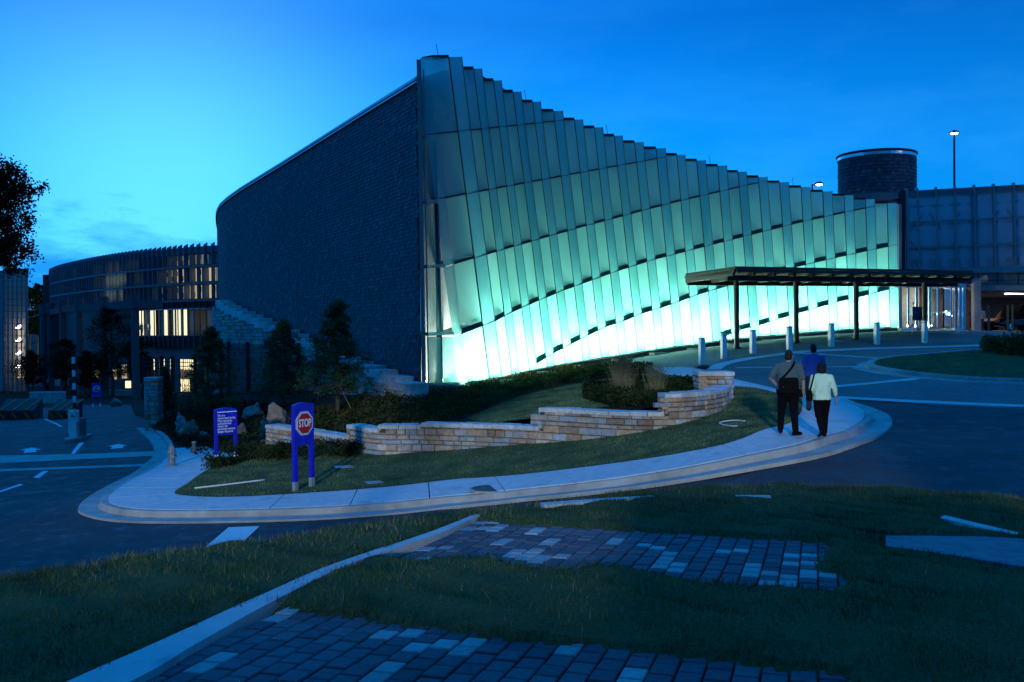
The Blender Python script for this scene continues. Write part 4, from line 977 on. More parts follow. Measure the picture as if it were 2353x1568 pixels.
# core, coping stones on top, end returns at each step
core = MB(); cap = []
cuts_ = [0] + [i for i in range(1, len(ss)) if sk[i] != sk[i - 1]] + [len(ss) - 1]
for a, b in zip(cuts_[:-1], cuts_[1:]):
    n = max(2, (b - a) // 4); q = [at(wb, wa, ss[a] + (ss[b] - ss[a]) * k / n) for k in range(n + 1)]; zt = ssec[sk[a]]
    bk = offset_line(q, 0.46); fr = offset_line(q, 0.04)
    for k in range(n):
        zb = H0(q[k].x, q[k].y) - .4; core.hexa([Vector((p.x, p.y, zb)) for p in (fr[k], fr[k + 1], bk[k + 1], bk[k])], [Vector((p.x, p.y, zt - .10)) for p in (fr[k], fr[k + 1], bk[k + 1], bk[k])])
    L = ss[b] - ss[a]; s = ss[a]; 
    while s < ss[b] - .05:
        w = min(rs.uniform(.35, .75), ss[b] - s); p, r2 = at(wb, wa, s + .008), at(wb, wa, s + w - .008); t = (r2 - p); 
        if t.length > .05:
            t.normalize(); nn = Vector((t.y, -t.x, 0)); mb = MB(); e0 = nn * .045; e1 = -nn * .48; z0, z1 = zt - .105, zt + rs.uniform(-.008, .012)
            lo = [p + e0, r2 + e0, r2 + e1, p + e1]; 
            mb.hexa([Vector((x.x, x.y, z0)) for x in lo], [Vector((x.x, x.y, z1 + rs.uniform(-.006, .006))) for x in [p + e0 * .7, r2 + e0 * .7, r2 + e1 * .97, p + e1 * .97]]); mb.build('coping_stone', 'coping_stone', gw)
        s += w
core.build('wall_core', 'mortar', gw)
# exposed stone ends at each step
for i in cuts_[1:-1]:
    p = at(wb, wa, ss[i]); q = at(wb, wa, ss[i] + .1); t = (q - p).normalized(); nn = Vector((t.y, -t.x, 0)); z0, z1 = ssec[sk[i - 1]], ssec[sk[i]]
    ln = [p - nn * .46 - t * .02, p + nn * .02 - t * .02]
    emit_stones(lay(ln, lambda s: z0, lambda s: z1 - .10, 1.0, rs, .1, .17, .18, .3, .12), 'end_stone', 'garden_stone', gw, rs)
# pillar at the end of the wall
pl = thing('stone_pillar', 'square stone pillar standing on the plaza end of the curved wall', 'pillar', tuple(G(1640, 935)))
ip_ = int(np.argmin(np.abs(us_ - 1660))); pe = at(wb, wa, wa[-1] - .25); te = (at(wb, wa, wa[-1]) - at(wb, wa, wa[-1] - .4)).normalized()
pc_ = P(1639, 887, pe.y - .1); zt = P(1639, 853, pe.y).z; zb = ssec[-1] - .5; hw = 0.46
cs_ = [pc_ + Vector((-hw, -hw * .9, 0)), pc_ + Vector((hw, -hw * .9, 0)), pc_ + Vector((hw, hw * .9, 0)), pc_ + Vector((-hw, hw * .9, 0))]
for k in range(4):
    emit_stones(lay([Vector((cs_[k].x, cs_[k].y, 0)), Vector((cs_[(k + 1) % 4].x, cs_[(k + 1) % 4].y, 0))], lambda s: zb, lambda s: zt - .12, 1.0, rs, .11, .19, .2, .5, .2), 'stone', 'garden_stone', pl, rs)
mb = MB(); mb.box((pc_.x, pc_.y, (zb + zt) / 2 - .1), (hw * 1.75, hw * 1.55, zt - zb - .1)); mb.build('pillar_core', 'mortar', pl)
mb = MB(); mb.box((pc_.x, pc_.y, zt - .06), (hw * 2 + .1, hw * 1.8 + .1, .12)); mb.build('cap_stone', 'coping_stone', pl, bevel=.02)

# stepped stone wall at the foot of the slate
st_wall = thing('stepped_wall', 'stone wall stepping down beside the slate wall with pale coping blocks', 'stone wall', tuple(P(700, 905, 43)))
fl = offset_line(spl, 0.0); fw_ = []
for p in spl:
    u = s_u(p)
    if p.y < 64: 
        d = Vector((p.x, p.y)).normalized(); fw_.append(Vector((p.x - d.x * .9 - .35, p.y - d.y * .9 - .35, 0)))
fw_ = fw_[:]; fa = arc(fw_)
BLK = [(265, 312, 228), (275, 342, 252), (310, 388, 278), (345, 443, 305), (405, 512, 330), (470, 583, 358), (540, 655, 390), (610, 730, 422), (685, 800, 455), (790, 895, 492), (880, 975, 530), (945, 1072, 570), (1020, 1150, 610), (1115, 1230, 650), (1200, 1320, 690), (1290, 1420, 732), (1390, 1530, 770), (1500, 1640, 808), (1615, 1740, 848), (1680, 1875, 900), (1810, 2010, 960), (1950, 2060, 1020)]
usf = np.array([proj((p.x, p.y, CAMZ - 2))[0] for p in fw_]); 
def s_for_u(u): return float(np.interp(u, usf[::-1], np.array(fa)[::-1]))
blocks = []
for x0, x1, y in BLK:
    u0, u1, v = 430.8 + x0 * .25645, 430.8 + x1 * .25645, 631.9 + y * .25645; sA, sB = s_for_u(u1), s_for_u(u0)
    p, q = at(fw_, fa, sA), at(fw_, fa, sB); ym = (p.y + q.y) / 2; zt = P((u0 + u1) / 2, v, ym).z; blocks.append((sA, sB, zt))
    t = (q - p)
    if t.length < .1: t = Vector((-.3, .6, 0))
    t.normalize(); nn = Vector((t.y, -t.x, 0)); nn = nn if nn.y < 0 else -nn
    hz_ = 0.34; mb = MB(); lo = [p + nn * .06, q + nn * .06, q - nn * .7, p - nn * .7]
    mb.hexa([Vector((x.x, x.y, zt - hz_)) for x in lo], [Vector((x.x, x.y, zt)) for x in lo]); mb.build('coping_block', 'coping_stone', st_wall, bevel=.03)
blocks.sort()
def st_top(s):
    z = [b[2] for b in blocks if b[0] - .02 <= s <= b[1] + .02]
    return (min(z) if z else float(np.interp(s, [b[0] for b in blocks], [b[2] for b in blocks]))) - .32
def st_base(s): p = at(fw_, fa, s); return min(H1(p.x, p.y), st_top(s)) - .5
emit_stones(lay(fw_, st_base, st_top, 1.0 if (fw_[1] - fw_[0]).x < 0 and False else -1.0, rs, .16, .28, .25, .7, .2), 'stone', 'garden_stone', st_wall, rs)
core = MB()
for k in range(40):
    a_, b_ = fa[-1] * k / 40, fa[-1] * (k + 1) / 40; p, q = at(fw_, fa, a_), at(fw_, fa, b_); t = (q - p).normalized(); nn = Vector((t.y, -t.x, 0)); nn = nn if nn.y < 0 else -nn
    z1 = min(st_top(a_), st_top(b_)) - .02; z0 = CAMZ - 6.5; lo = [p - nn * .06, q - nn * .06, q - nn * .6, p - nn * .6]
    core.hexa([Vector((x.x, x.y, z0)) for x in lo], [Vector((x.x, x.y, z1)) for x in lo])
core.build('wall_core', 'mortar', st_wall)
# ------------------------------------------------------------------ curved office wing on the left, behind the gate
LB = [(516, 107.6), (450, 109.5), (380, 113), (300, 118.5), (220, 127), (165, 136), (130, 144), (118.8, 150), (121, 158)]
lbl = smooth_line([Vector((ray(u, 700).x * Y, Y, 0)) for u, Y in LB], 8); la = arc(lbl)
ZR, ZS = CAMZ + 9.45, CAMZ + 3.25
wing = thing('office_wing', 'long curved office wing screened by dark vertical fins with warm lit windows', 'building', (-33, 112, CAMZ - 7.3))
def lbp(s, off=0.0):
    p, q = at(lbl, la, max(0, s - .2)), at(lbl, la, min(la[-1], s + .2)); t = (q - p).normalized(); nn = Vector((-t.y, t.x, 0))
    c = at(lbl, la, s); nn = nn if nn.dot(c) < 0 else -nn
    return c + nn * off, nn, t
LBU = np.array([proj((p.x, p.y, CAMZ))[0] for p in lbl])
def lbs(u): return float(np.interp(u, LBU[:57][::-1], np.array(la)[:57][::-1]))
def lband(name, mat, z0, z1, off, s0=0.0, s1=None, thick=.1):
    s1 = s1 or la[-1]; n = max(2, int((s1 - s0) / 1.2)); mb = MB()
    for k in range(n):
        a, na, _ = lbp(s0 + (s1 - s0) * k / n, off); b, nb, _ = lbp(s0 + (s1 - s0) * (k + 1) / n, off); a2, b2 = a - na * thick, b - nb * thick
        mb.hexa([Vector((p.x, p.y, z0)) for p in (a, b, b2, a2)], [Vector((p.x, p.y, z1)) for p in (a, b, b2, a2)])
    return mb.build(name, mat, wing)
lband('screen_wall', 'dark_bronze', ZS, ZR - .6, -0.9, thick=.3)
lband('parapet', 'fin', ZR - .75, ZR, 0.0, thick=.35)
for z in (7.2, 5.25, 3.3): lband('screen_rail', 'fin', CAMZ + z - .10, CAMZ + z + .10, 0.28, thick=.16)
nf = 62
for k in range(nf):
    s = la[-1] * (k + .4) / nf; p, nn, t = lbp(s, .3); mb = MB()
    mb.hexa([Vector((q.x, q.y, ZS)) for q in (p + t * .05, p - t * .05, p - nn * .55 - t * .05, p - nn * .55 + t * .05)], [Vector((q.x, q.y, ZR + e)) for q, e in ((p + t * .05, .12), (p - t * .05, .12), (p - nn * .55 - t * .05, .42), (p - nn * .55 + t * .05, .42))]); mb.build('fin', 'fin', wing)
# panes between the fins, in three tiers; a few lit, many given a faint added glow
rs = random.Random(31)
lit = {}
for u0, u1, tier, mt in ((252, 300, 1, 'lit_window_white'), (252, 296, 2, 'lit_window_white'), (266, 290, 0, 'lit_window_dim'), (395, 500, 1, 'lit_window_dim'), (340, 360, 1, 'lit_window_dim'), (440, 500, 2, 'lit_window_dim'), (196, 214, 0, 'screen_glass'), (196, 214, 1, 'screen_glass'), (225, 236, 1, 'lit_window_dim')): lit[(u0, u1, tier)] = mt
for k in range(nf - 1):
    sA, sB = la[-1] * (k + .4) / nf, la[-1] * (k + 1.4) / nf; pm, nn, t = lbp((sA + sB) / 2, -.35); u = proj((pm.x, pm.y, CAMZ + 5))[0]
    for tier, (z1, z0) in enumerate(((8.6, 7.35), (7.05, 5.4), (5.1, 3.45))):
        mt = rs.choice(('wing_pane', 'wing_pane', 'pane_fill_glow', 'pane_fill_glow', 'dark_glass')) if u > 215 else ('wing_pane' if rs.random() < .85 else 'pane_fill_glow')
        for (u0, u1, tt), m_ in lit.items():
            if tt == tier and u0 < u < u1 and rs.random() < (.75 if 'dim' not in m_ else .6): mt = m_
        a, _, _ = lbp(sA + .06, -.4); b, _, _ = lbp(sB - .06, -.4); mb = MB(); zz0, zz1 = (z0 + .1, z1 - .05) if 'white' not in mt else (z0 + .15 + .5 * rs.random(), z1 - .1)
        lo_ = .25 if rs.random() < .5 else 0.0
        mb.hexa([Vector((q.x, q.y, CAMZ + zz0)) for q in (a, b, b - nn * .05, a - nn * .05)], [Vector((q.x, q.y, CAMZ + zz1)) for q in (a, b, b - nn * .05, a - nn * .05)]); mb.build('pane', mt, wing)
        mb = MB(); c = a.lerp(b, .5); w = (b - a) * .27; zc = CAMZ + (z0 + z1) / 2 + (.3 if k % 2 else -.3)      # staggered sun baffles
        mb.hexa([Vector((q.x, q.y, zc - .28)) for q in (a, a + w, a + w + nn * .05, a + nn * .05)], [Vector((q.x, q.y, zc + .28)) for q in (a, a + w, a + w + nn * .05, a + nn * .05)]); mb.build('baffle', 'black_metal', wing)
# storey below: dark curtain wall with lit rooms
SR = lbs(318)
lband('spandrel', 'black_metal', CAMZ + 2.5, ZS - .02, -.5, 0, SR, .3)
lband('floor_slab', 'black_metal', CAMZ - 2.1, CAMZ - .75, -.5, 0, SR, .6)
lband('soffit_beam', 'building_concrete', CAMZ - 3.5, CAMZ - 2.12, -.9, 0, SR, .5)
lband('room_wall', 'black_metal', CAMZ - .74, CAMZ + 2.48, -3.2, 0, SR + 9, .1)
for u0, u1, mt in ((321, 330, 'lit_window'), (331, 335, 'red_wood'), (340, 344, 'red_wood'), (343, 357.5, 'lit_window'), (378, 387, 'lit_window'), (398, 401, 'lit_window'), (406, 415, 'lit_window'), (420, 429.5, 'lit_window')):
    a, na, _ = lbp(lbs(u1), -2.6); b, nb, _ = lbp(lbs(u0), -2.6); sc_ = 1.0; mb = MB()
    A, B = P(u1, 770, a.y), P(u0, 770, b.y); z0, z1 = CAMZ - .7, CAMZ + 2.35
    mb.hexa([Vector((q.x, q.y, z0)) for q in (A, B, B + Vector((0, .1, 0)), A + Vector((0, .1, 0)))], [Vector((q.x, q.y, z1)) for q in (A, B, B + Vector((0, .1, 0)), A + Vector((0, .1, 0)))]); mb.build('lit_room_wall', mt, wing)
for k in range(17):
    s = SR * k / 16; p, nn, t = lbp(s, -.42); mb = MB(); mb.bar(Vector((p.x, p.y, CAMZ - 2.1)), Vector((p.x, p.y, ZS)), .09, .16); mb.build('mullion', 'fin', wing)
    if k < 16:
        q, _, _ = lbp(SR * (k + 1) / 16, -.5); mb = MB(); p2, _, _ = lbp(s, -.5); mb.add([(p2.x, p2.y, CAMZ - .74), (q.x, q.y, CAMZ - .74), (q.x, q.y, CAMZ + 2.48), (p2.x, p2.y, CAMZ + 2.48)], [(0, 1, 2, 3)]); mb.build('window_pane', 'clear_glass', wing)
lband('window_rail', 'fin', CAMZ + 2.4, CAMZ + 2.5, -.40, 0, SR, .1); lband('window_rail', 'fin', CAMZ - .78, CAMZ - .68, -.40, 0, SR, .1)
lband('rear_wall', 'black_metal', CAMZ - 9, ZS, -1.6, SR, la[-1], .3)
# ground floor: lit lobby behind piers
lband('lobby_wall', 'warm_wall', CAMZ - 7.6, CAMZ - 3.5, -4.2, 0, lbs(200), .2)
for u0, u1, v0, v1, mt in ((329, 349, 826, 852, 'lit_window'), (351, 372, 826, 850, 'lit_window'), (376, 394, 826, 848, 'lit_window'), (398, 420, 826, 848, 'lit_window'), (422, 449, 826, 850, 'lit_window'), (329, 372, 876, 898, 'lit_window'), (400, 446, 872, 900, 'lit_window'), (258, 277, 850, 872, 'lit_window_dim'), (280, 296, 838, 870, 'lit_window_dim'), (210, 232, 850, 870, 'lit_window_dim'), (288, 300, 876, 892, 'lit_window')):
    Y = float(np.interp(u0, [200, 300, 520], [133, 121, 113])); A, B, C, D = P(u0, v1, Y), P(u1, v1, Y), P(u1, v0, Y), P(u0, v0, Y); d = Vector((0, .1, 0)); mb = MB(); mb.hexa([A, B, B + d, A + d], [D, C, C + d, D + d]); mb.build('lobby_light_panel', mt, wing)
for u in (303, 350, 373, 396, 452, 475):
    p, nn, t = lbp(lbs(u), -.6); mb = MB(); mb.box((p.x, p.y, CAMZ - 5.4), (.5, .5, 4.2)); mb.build('pier', 'building_concrete', wing)
# round concrete columns with capitals in front of the screen
for u, vt, Y in ((309, 678, 104), (238, 682, 109), (182, 686, 115), (143, 689, 122), (115, 697, 129), (98, 700, 136)):
    p = P(u, vt, Y); r = .52; zb = H0(p.x, p.y); mb = MB(); mb.lathe((p.x, p.y, zb), [(r * .8, -.3), (r * .8, p.z - zb - 1.5), (r, p.z - zb - 1.45), (r, p.z - zb)], 18); mb.build('column', 'dark_concrete', wing, smooth=False)
mb = MB()
cols = [P(u, v + 22, Y) for u, v, Y in ((309, 678, 104), (238, 682, 109), (182, 686, 115), (143, 689, 122), (115, 697, 129))]
for a, b in zip(cols[:-1], cols[1:]): mb.bar(a, b, .4, .8)
mb.bar(P(370, 699, 103), cols[0], .4, .8); mb.build('column_beam', 'dark_concrete', wing)
# stair tower at the far left edge
stw = thing('stair_tower', 'glazed stair tower with slanting strip lights behind dark trees', 'building', tuple(P(30, 860, 118)))
A, B = P(-40, 870, 118), P(60, 870, 118); zt = P(30, 620, 118).z
for nm, u0, u1, v0, v1, dy, mt in (('core_wall', -60, 8, 622, 900, .5, 'building_concrete'), ('cap_beam', 6, 61, 618, 630, 0, 'building_concrete'), ('back_wall', 5, 60, 625, 900, 4, 'warm_wall')):
    a, b, c, d = P(u0, v1, 118 + dy), P(u1, v1, 118 + dy), P(u1, v0, 118 + dy), P(u0, v0, 118 + dy); t = Vector((0, .5, 0)); mb = MB(); mb.hexa([a, b, b + t, a + t], [d, c, c + t, d + t]); mb.build(nm, mt, stw)
for k in range(6): 
    mb = MB(); u = 8 + k * 10.4; mb.bar(P(u, 900, 118), P(u, 625, 118), .12, .12); mb.build('tower_mullion', 'fin', stw)
for k in range(18):
    mb = MB(); v = 632 + k * 14; mb.bar(P(6, v, 117.95), P(61, v, 117.95), .08, .08); mb.build('tower_rail', 'fin', stw)
for k in range(4):
    mb = MB(); v = 755 + k * 30; mb.bar(P(38, v, 121), P(48, v - 6, 121), .25, .25); mb.build('strip_light', 'lamp_white', stw)
    mb = MB(); mb.add([P(40, v + 24, 121.6), P(54, v + 24, 121.6), P(54, v + 4, 121.6), P(40, v + 4, 121.6)], [(0, 1, 2, 3)]); mb.build('stair_panel', 'lit_window_dim', stw)

# ------------------------------------------------------------------ entrance canopy
can = thing('entrance_canopy', 'flat dark louvred canopy on slim columns in front of the entrance', 'canopy', tuple(G(1830, 787)))
N1, F1, N2, F2 = P(1690, 612, 39.5), P(1575, 629, 44.8), P(2236, 621, 44.8), P(2190, 632, 51.5)
zc1 = N1.z
def flat(p, z): return Vector((p.x, p.y, z))
mb = MB(); pl_ = [N1, N2, F2, F1]; mb.hexa([flat(p, zc1 - .10) for p in pl_], [flat(p, zc1) for p in pl_]); mb.build('roof_sheet', 'black_metal', can)
for nm, a, b, z0, z1, w in (('fascia', N1, N2, zc1 - .24, zc1 - .12, .1), ('fascia', N1, F1, zc1 - .24, zc1 - .12, .1), ('fascia', N2, F2, zc1 - .24, zc1 - .12, .1)):
    mb = MB(); d = (b - a).normalized(); mb.bar(flat(a + d * .03, (z0 + z1) / 2), flat(b - d * .03, (z0 + z1) / 2), w, z1 - z0); mb.build(nm, 'dark_bronze', can)
off = (F1 - N1).normalized()
a, b = N1 + off * .9, N2 + (F2 - N2).normalized() * .9
mb = MB(); mb.bar(flat(a, zc1 - .44), flat(b, zc1 - .44), .16, .24); mb.build('edge_beam', 'dark_bronze', can)
a2, b2 = N1 + off * 5.2, N2 + (F2 - N2).normalized() * 5.6
mb = MB(); mb.bar(flat(a2, zc1 - .44), flat(b2, zc1 - .44), .16, .24); mb.build('edge_beam', 'dark_bronze', can)
for k in range(14):
    f = k / 13; p = N1.lerp(N2, f); q = F1.lerp(F2, f); d = (q - p).normalized(); mb = MB(); mb.bar(flat(p + d * .15, zc1 - .26), flat(q - d * .1, zc1 - .34), .10, .22); mb.build('rafter', 'dark_bronze', can)
for k in range(1, 9):
    p = N1.lerp(F1, k / 9.2); q = N2.lerp(F2, k / 9.2); mb = MB(); mb.bar(flat(p, zc1 - .16), flat(q, zc1 - .16), .14, .05); mb.build('louvre', 'dark_bronze', can)
for u, v in ((1693, 800), (1830, 787), (1968, 777), (2125, 763)):
    p = G(u, v); zb = p.z; mb = MB(); mb.lathe((p.x, p.y, zb - .1), [(.115, 0), (.115, zc1 - zb - .4)], 14); mb.build('column', 'dark_bronze', can)
    mb = MB(); mb.lathe((p.x, p.y, zb - .02), [(.19, 0), (.19, .04)], 14); mb.build('base_plate', 'dark_bronze', can)

# ------------------------------------------------------------------ round slate tower
cc = P(2015, 700, 84); rad = 85 * 84 / FPX; ztw = P(2015, 353, 84 - rad).z
rt = thing('round_tower', 'round slate clad tower with bright metal rim above the garage', 'tower', (cc.x, cc.y, CAMZ - 1))
mb = MB(); mb.lathe((cc.x, cc.y, 0), [(rad - .04, CAMZ - 1), (rad - .04, ztw)], 48); tcore = mb.build('tower_core', 'slate_backing', rt)
mb = MB(); mb.lathe((cc.x, cc.y, 0), [(rad - .3, ztw - .02), (rad + .03, ztw), (rad + .03, ztw + .24), (rad - .3, ztw + .25)], 56); mb.build('metal_rim', 'steel', rt)
mb = MB(); mb.lathe((cc.x, cc.y, 0), [(rad - .3, ztw + .25), (rad + .10, ztw + .26), (rad + .13, ztw + .38), (rad + .05, ztw + .46), (0.01, ztw + .5)], 56); mb.build('tower_cap', 'black_metal', rt)
tsl = []; z = ztw - .30; row = 0
while z > ztw - 4.2:
    n = 64
    for k in range(n):
        a = 2 * PI * (k + (row % 2) * .5 + rs.uniform(-.06, .06)) / n
        if math.sin(a) < .12: tsl.append((a, 2 * PI / n * .48, z, rs.uniform(.0, .035)))
    z -= .30; row += 1
def tsl_into(mb, d):
    a, w, z, pr = d; vs = []
    for aa, zz, r in ((a - w, z, rad + .02 + pr), (a + w, z, rad + .02 + pr), (a + w, z + .31, rad), (a - w, z + .31, rad), (a - w, z, rad - .03), (a + w, z, rad - .03)): vs.append((cc.x + r * math.cos(aa), cc.y + r * math.sin(aa), zz))
    mb.add(vs, [(0, 1, 2, 3), (4, 5, 1, 0)])
for d in tsl[:300]:
    mb = MB(); tsl_into(mb, d); mb.build('slate', 'slate', rt)
mb = MB()
for d in tsl[300:]: tsl_into(mb, d)
if mb.f:
    o = mb.build('slate_cladding', 'slate', rt); o['kind'] = 'stuff'

# ------------------------------------------------------------------ parking garage with glass screen
gar = thing('parking_garage', 'parking garage with a gridded blue glass screen over an open bay', 'building', tuple(P(2300, 765, 60)))
def gY(u): return 62 - 2.9 * (u - 2075) / 278
def gp(u, v, d=0): return P(u, v, gY(u) + d)
def gv(row, u): return interp({0: [(2083, 439), (2353, 424)], 1: [(2083, 454), (2353, 440)], 2: [(2083, 512), (2353, 499)], 3: [(2083, 570), (2353, 560)], 4: [(2083, 618), (2353, 612)]}[row], u)
def gq(name, mat, pts, d, th=.15):
    mb = MB(); A, B, C, D = [gp(u, v, d) for u, v in pts]; t = Vector((0, th, 0)); mb.hexa([A, B, B + t, A + t], [D, C, C + t, D + t]); return mb.build(name, mat, gar)
gq('parapet', 'fin', [(1890, gv(1, 1890) + 3), (2460, gv(1, 2460)), (2460, gv(0, 2460)), (1890, gv(0, 1890))], .1)
gq('low_parapet', 'fin', [(1890, 490), (2070, 480), (2070, 452), (1890, 462)], .4)
GU = [2083, 2106.7, 2149.5, 2193, 2237, 2282, 2328, 2375, 2422]
for u in GU:
    mb = MB(); mb.bar(gp(u, gv(0, u) - 5, -.1), gp(u + .024 * 175, gv(4, u) + 1, -.1), .12 if u > 2083 else .2, .2); mb.build('screen_mullion', 'frame_metal', gar)
for r_ in (1, 2, 3, 4):
    mb = MB(); mb.bar(gp(2083, gv(r_, 2083), -.06), gp(2440, gv(r_, 2440), -.06), .10, .10); mb.build('screen_rail', 'frame_metal', gar)
for a, b in zip(GU[:-1], GU[1:]):
    for r_ in (1, 2, 3):
        mb = MB(); mb.add([gp(a + 1, gv(r_ + 1, a), 0), gp(b, gv(r_ + 1, b), 0), gp(b, gv(r_, b), 0), gp(a + 1, gv(r_, a), 0)], [(0, 1, 2, 3)]); mb.build('screen_pane', 'screen_glass', gar)
gq('deck_wall', 'pale_concrete', [(2075, 640), (2460, 632), (2460, 425), (2075, 440)], 2.6)
gq('jamb_post', 'black_metal', [(2070, 655), (2081, 655), (2079, 436), (2068, 436)], -.2, .5)
for k, u in enumerate(GU[1:]):
    for vr in (.10, .36, .70):
        v = gv(1, u) + (gv(4, u) - gv(1, u)) * vr + 6; mb = MB(); mb.bar(gp(u - 15, v + .6, .12), gp(u + 15, v - .6, .12), .16, .10); mb.build('bracket_bar', 'black_metal', gar)
    v0 = gv(4, u) - 22; gq('bracket_box', 'black_metal', [(u - 15, v0 + 18), (u + 15, v0 + 17), (u + 15, v0), (u - 15, v0 + 1)], .2, .1)
    s_ = 1 if k % 2 else -1
    mb = MB(); mb.bar(gp(u - 14 * s_, gv(2, u) - 18, .4), gp(u + 15 * s_, gv(2, u) + 22, .25), .12, .12); mb.build('brace', 'black_metal', gar)
    mb = MB(); mb.bar(gp(u + 15 * s_, gv(3, u) - 14, .4), gp(u - 13 * s_, gv(3, u) + 17, .4), .12, .12); mb.build('brace', 'black_metal', gar)
    if k in (3, 7): mb = MB(); mb.bar(gp(u, gv(1, u), .9), gp(u + 3, gv(4, u), .9), .32, .3); mb.build('deck_column', 'black_metal', gar)
gq('deck_beam', 'building_concrete', [(2070, 657), (2470, 655), (2470, 622), (2070, 630)], .6, .6)
gq('lintel', 'building_concrete', [(2235, 668), (2470, 668), (2470, 655), (2235, 656)], .1, .7)
for u in (2203, 2248, 2292, 2340, 2385):
    mb = MB(); mb.bar(gp(u, 655, -.1), gp(u, 627, -.1), .05, .05); mb.build('railing_post', 'black_metal', gar)
for v in (630, 645): mb = MB(); mb.bar(gp(2203, v, -.1), gp(2440, v - 1.5, -.1), .045, .045); mb.build('railing_bar', 'black_metal', gar)
mb = MB(); pq = gp(2243, 766, -.6); pz = gp(2243, 640, -.6); mb.bar(Vector((pq.x, pq.y, pq.z - .2)), Vector((pq.x, pq.y, pz.z)), .42, .42); mb.build('corner_column', 'building_concrete', gar)
gq('bay_back_wall', 'warm_wall', [(2225, 790), (2600, 790), (2600, 640), (2225, 640)], 17, .2)
gq('bay_side_wall', 'warm_wall', [(2213, 768), (2228, 770), (2228, 640), (2213, 640)], 3, 14)
mb = MB(); mb.hexa([gp(2215, 664, .3), gp(2600, 664, .3), gp(2600, 690, 18), gp(2215, 690, 18)], [gp(2215, 660, .3), gp(2600, 660, .3), gp(2600, 686, 18), gp(2215, 686, 18)]); mb.build('bay_ceiling', 'building_concrete', gar)
pb = [gp(2200, 764, -1), gp(2600, 764, -1), gp(2700, 758, 18), gp(2190, 758, 18)]
mb = MB(); mb.hexa([p - Vector((0, 0, .3)) for p in pb], pb); mb.build('bay_floor', 'kerb_concrete', gar)
for u, d in ((2262, 8), (2330, 6), (2300, 14)):
    p = gp(u, 690, d); mb = MB(); mb.box((p.x, p.y, gp(u, 672, d).z - .1), (1.2, .2, .08)); fx = mb.build('bay_lamp', 'lamp_white', gar)
ld = bpy.data.lights.new('bay_light', 'AREA'); ld.shape = 'RECTANGLE'; ld.size = 6; ld.size_y = 3; ld.energy = 26; ld.color = (1, .62, .42); lo = bpy.data.objects.new('bay_light', ld); COL.objects.link(lo)
p = gp(2290, 700, 9); lo.location = (p.x, p.y, gp(2290, 680, 9).z - .25); lo.parent = gar; lo.matrix_parent_inverse = wmat(gar).inverted()

# ------------------------------------------------------------------ revolving door lobby
lob = thing('revolving_door', 'revolving glass door in a polished steel drum under the canopy', 'door', tuple(G(2150, 763)))
DY = 56.0
def dp(u, v, d=0): return P(u, v, DY + d)
def vbar(name, u, v0, v1, w, d, mat='steel'):
    mb = MB(); mb.bar(dp(u, v1, d), dp(u, v0, d), w, w); return mb.build(name, mat, lob)
dc = dp(2168, 762, 1.1); dr = 1.12; dz0 = dc.z - .02; dz1 = dp(2168, 660, 0).z
for a0, a1, nm in ((PI * .80, PI * 1.28, 'drum_glass'), (PI * 1.72, PI * 2.2, 'drum_glass')):
    mb = MB(); n = 10
    for k in range(n):
        x, y = a0 + (a1 - a0) * k / n, a0 + (a1 - a0) * (k + 1) / n
        mb.add([(dc.x + dr * math.cos(x), dc.y + dr * math.sin(x), dz0), (dc.x + dr * math.cos(y), dc.y + dr * math.sin(y), dz0), (dc.x + dr * math.cos(y), dc.y + dr * math.sin(y), dz1), (dc.x + dr * math.cos(x), dc.y + dr * math.sin(x), dz1)], [(0, 1, 2, 3)])
    mb.build(nm, 'clear_glass', lob)
    for x in (a0, a1):
        mb = MB(); mb.bar((dc.x + dr * math.cos(x), dc.y + dr * math.sin(x), dz0), (dc.x + dr * math.cos(x), dc.y + dr * math.sin(x), dz1), .09, .09); mb.build('drum_post', 'steel', lob)
for zz, h in ((dz1, .22), (dz0, .10)):
    mb = MB(); mb.lathe((dc.x, dc.y, zz), [(dr + .05, 0), (dr + .05, h)], 28); mb.build('drum_ring', 'steel', lob)
for k in range(3):
    a = .5 + k * 2 * PI / 3; d = Vector((math.cos(a), math.sin(a), 0)); mb = MB(); A = Vector((dc.x, dc.y, dz0 + .1)); B = A + d * (dr - .08); t = Vector((0, 0, dz1 - dz0 - .1))
    for p_, q_ in ((A, A + t), (B, B + t), (A + Vector((0, 0, .06)), B + Vector((0, 0, .06))), (A + t, B + t), (A + t * .42, B + t * .42)): mb.bar(p_, q_, .06, .06)
    lf = mb.build('door_leaf', 'steel', lob); mb = MB(); mb.add([A, B, B + t, A + t], [(0, 1, 2, 3)]); mb.build('leaf_glass', 'clear_glass', lf)
for u, v0, v1, w, d in ((2087, 660, 757, .10, -.2), (2106, 658, 757, .13, -.3), (2136, 655, 762, .12, -.1), (2206, 657, 760, .16, -.1), (2215, 654, 762, .16, 0)): vbar('steel_jamb', u, v0, v1, w, d)
mb = MB(); mb.bar(dp(2074, 659, -.2), dp(2216, 656, -.2), .2, .16); mb.build('door_head', 'steel', lob)
for u0, u1 in ((2070, 2104), (2194, 2214)):
    mb = MB(); A, B = dp(u0, 764, -.6), dp(u1, 764, -.6); h = Vector((0, 0, .24)); t = Vector((0, .5, 0)); mb.hexa([A, B, B + t, A + t], [A + h, B + h, B + t + h, A + t + h]); mb.build('base_block', 'bollard_white', lob)
mb = MB(); mb.add([dp(2074, 757, 0), dp(2106, 757, 0), dp(2106, 661, 0), dp(2074, 661, 0)], [(0, 1, 2, 3)]); mb.build('side_light', 'clear_glass', lob)
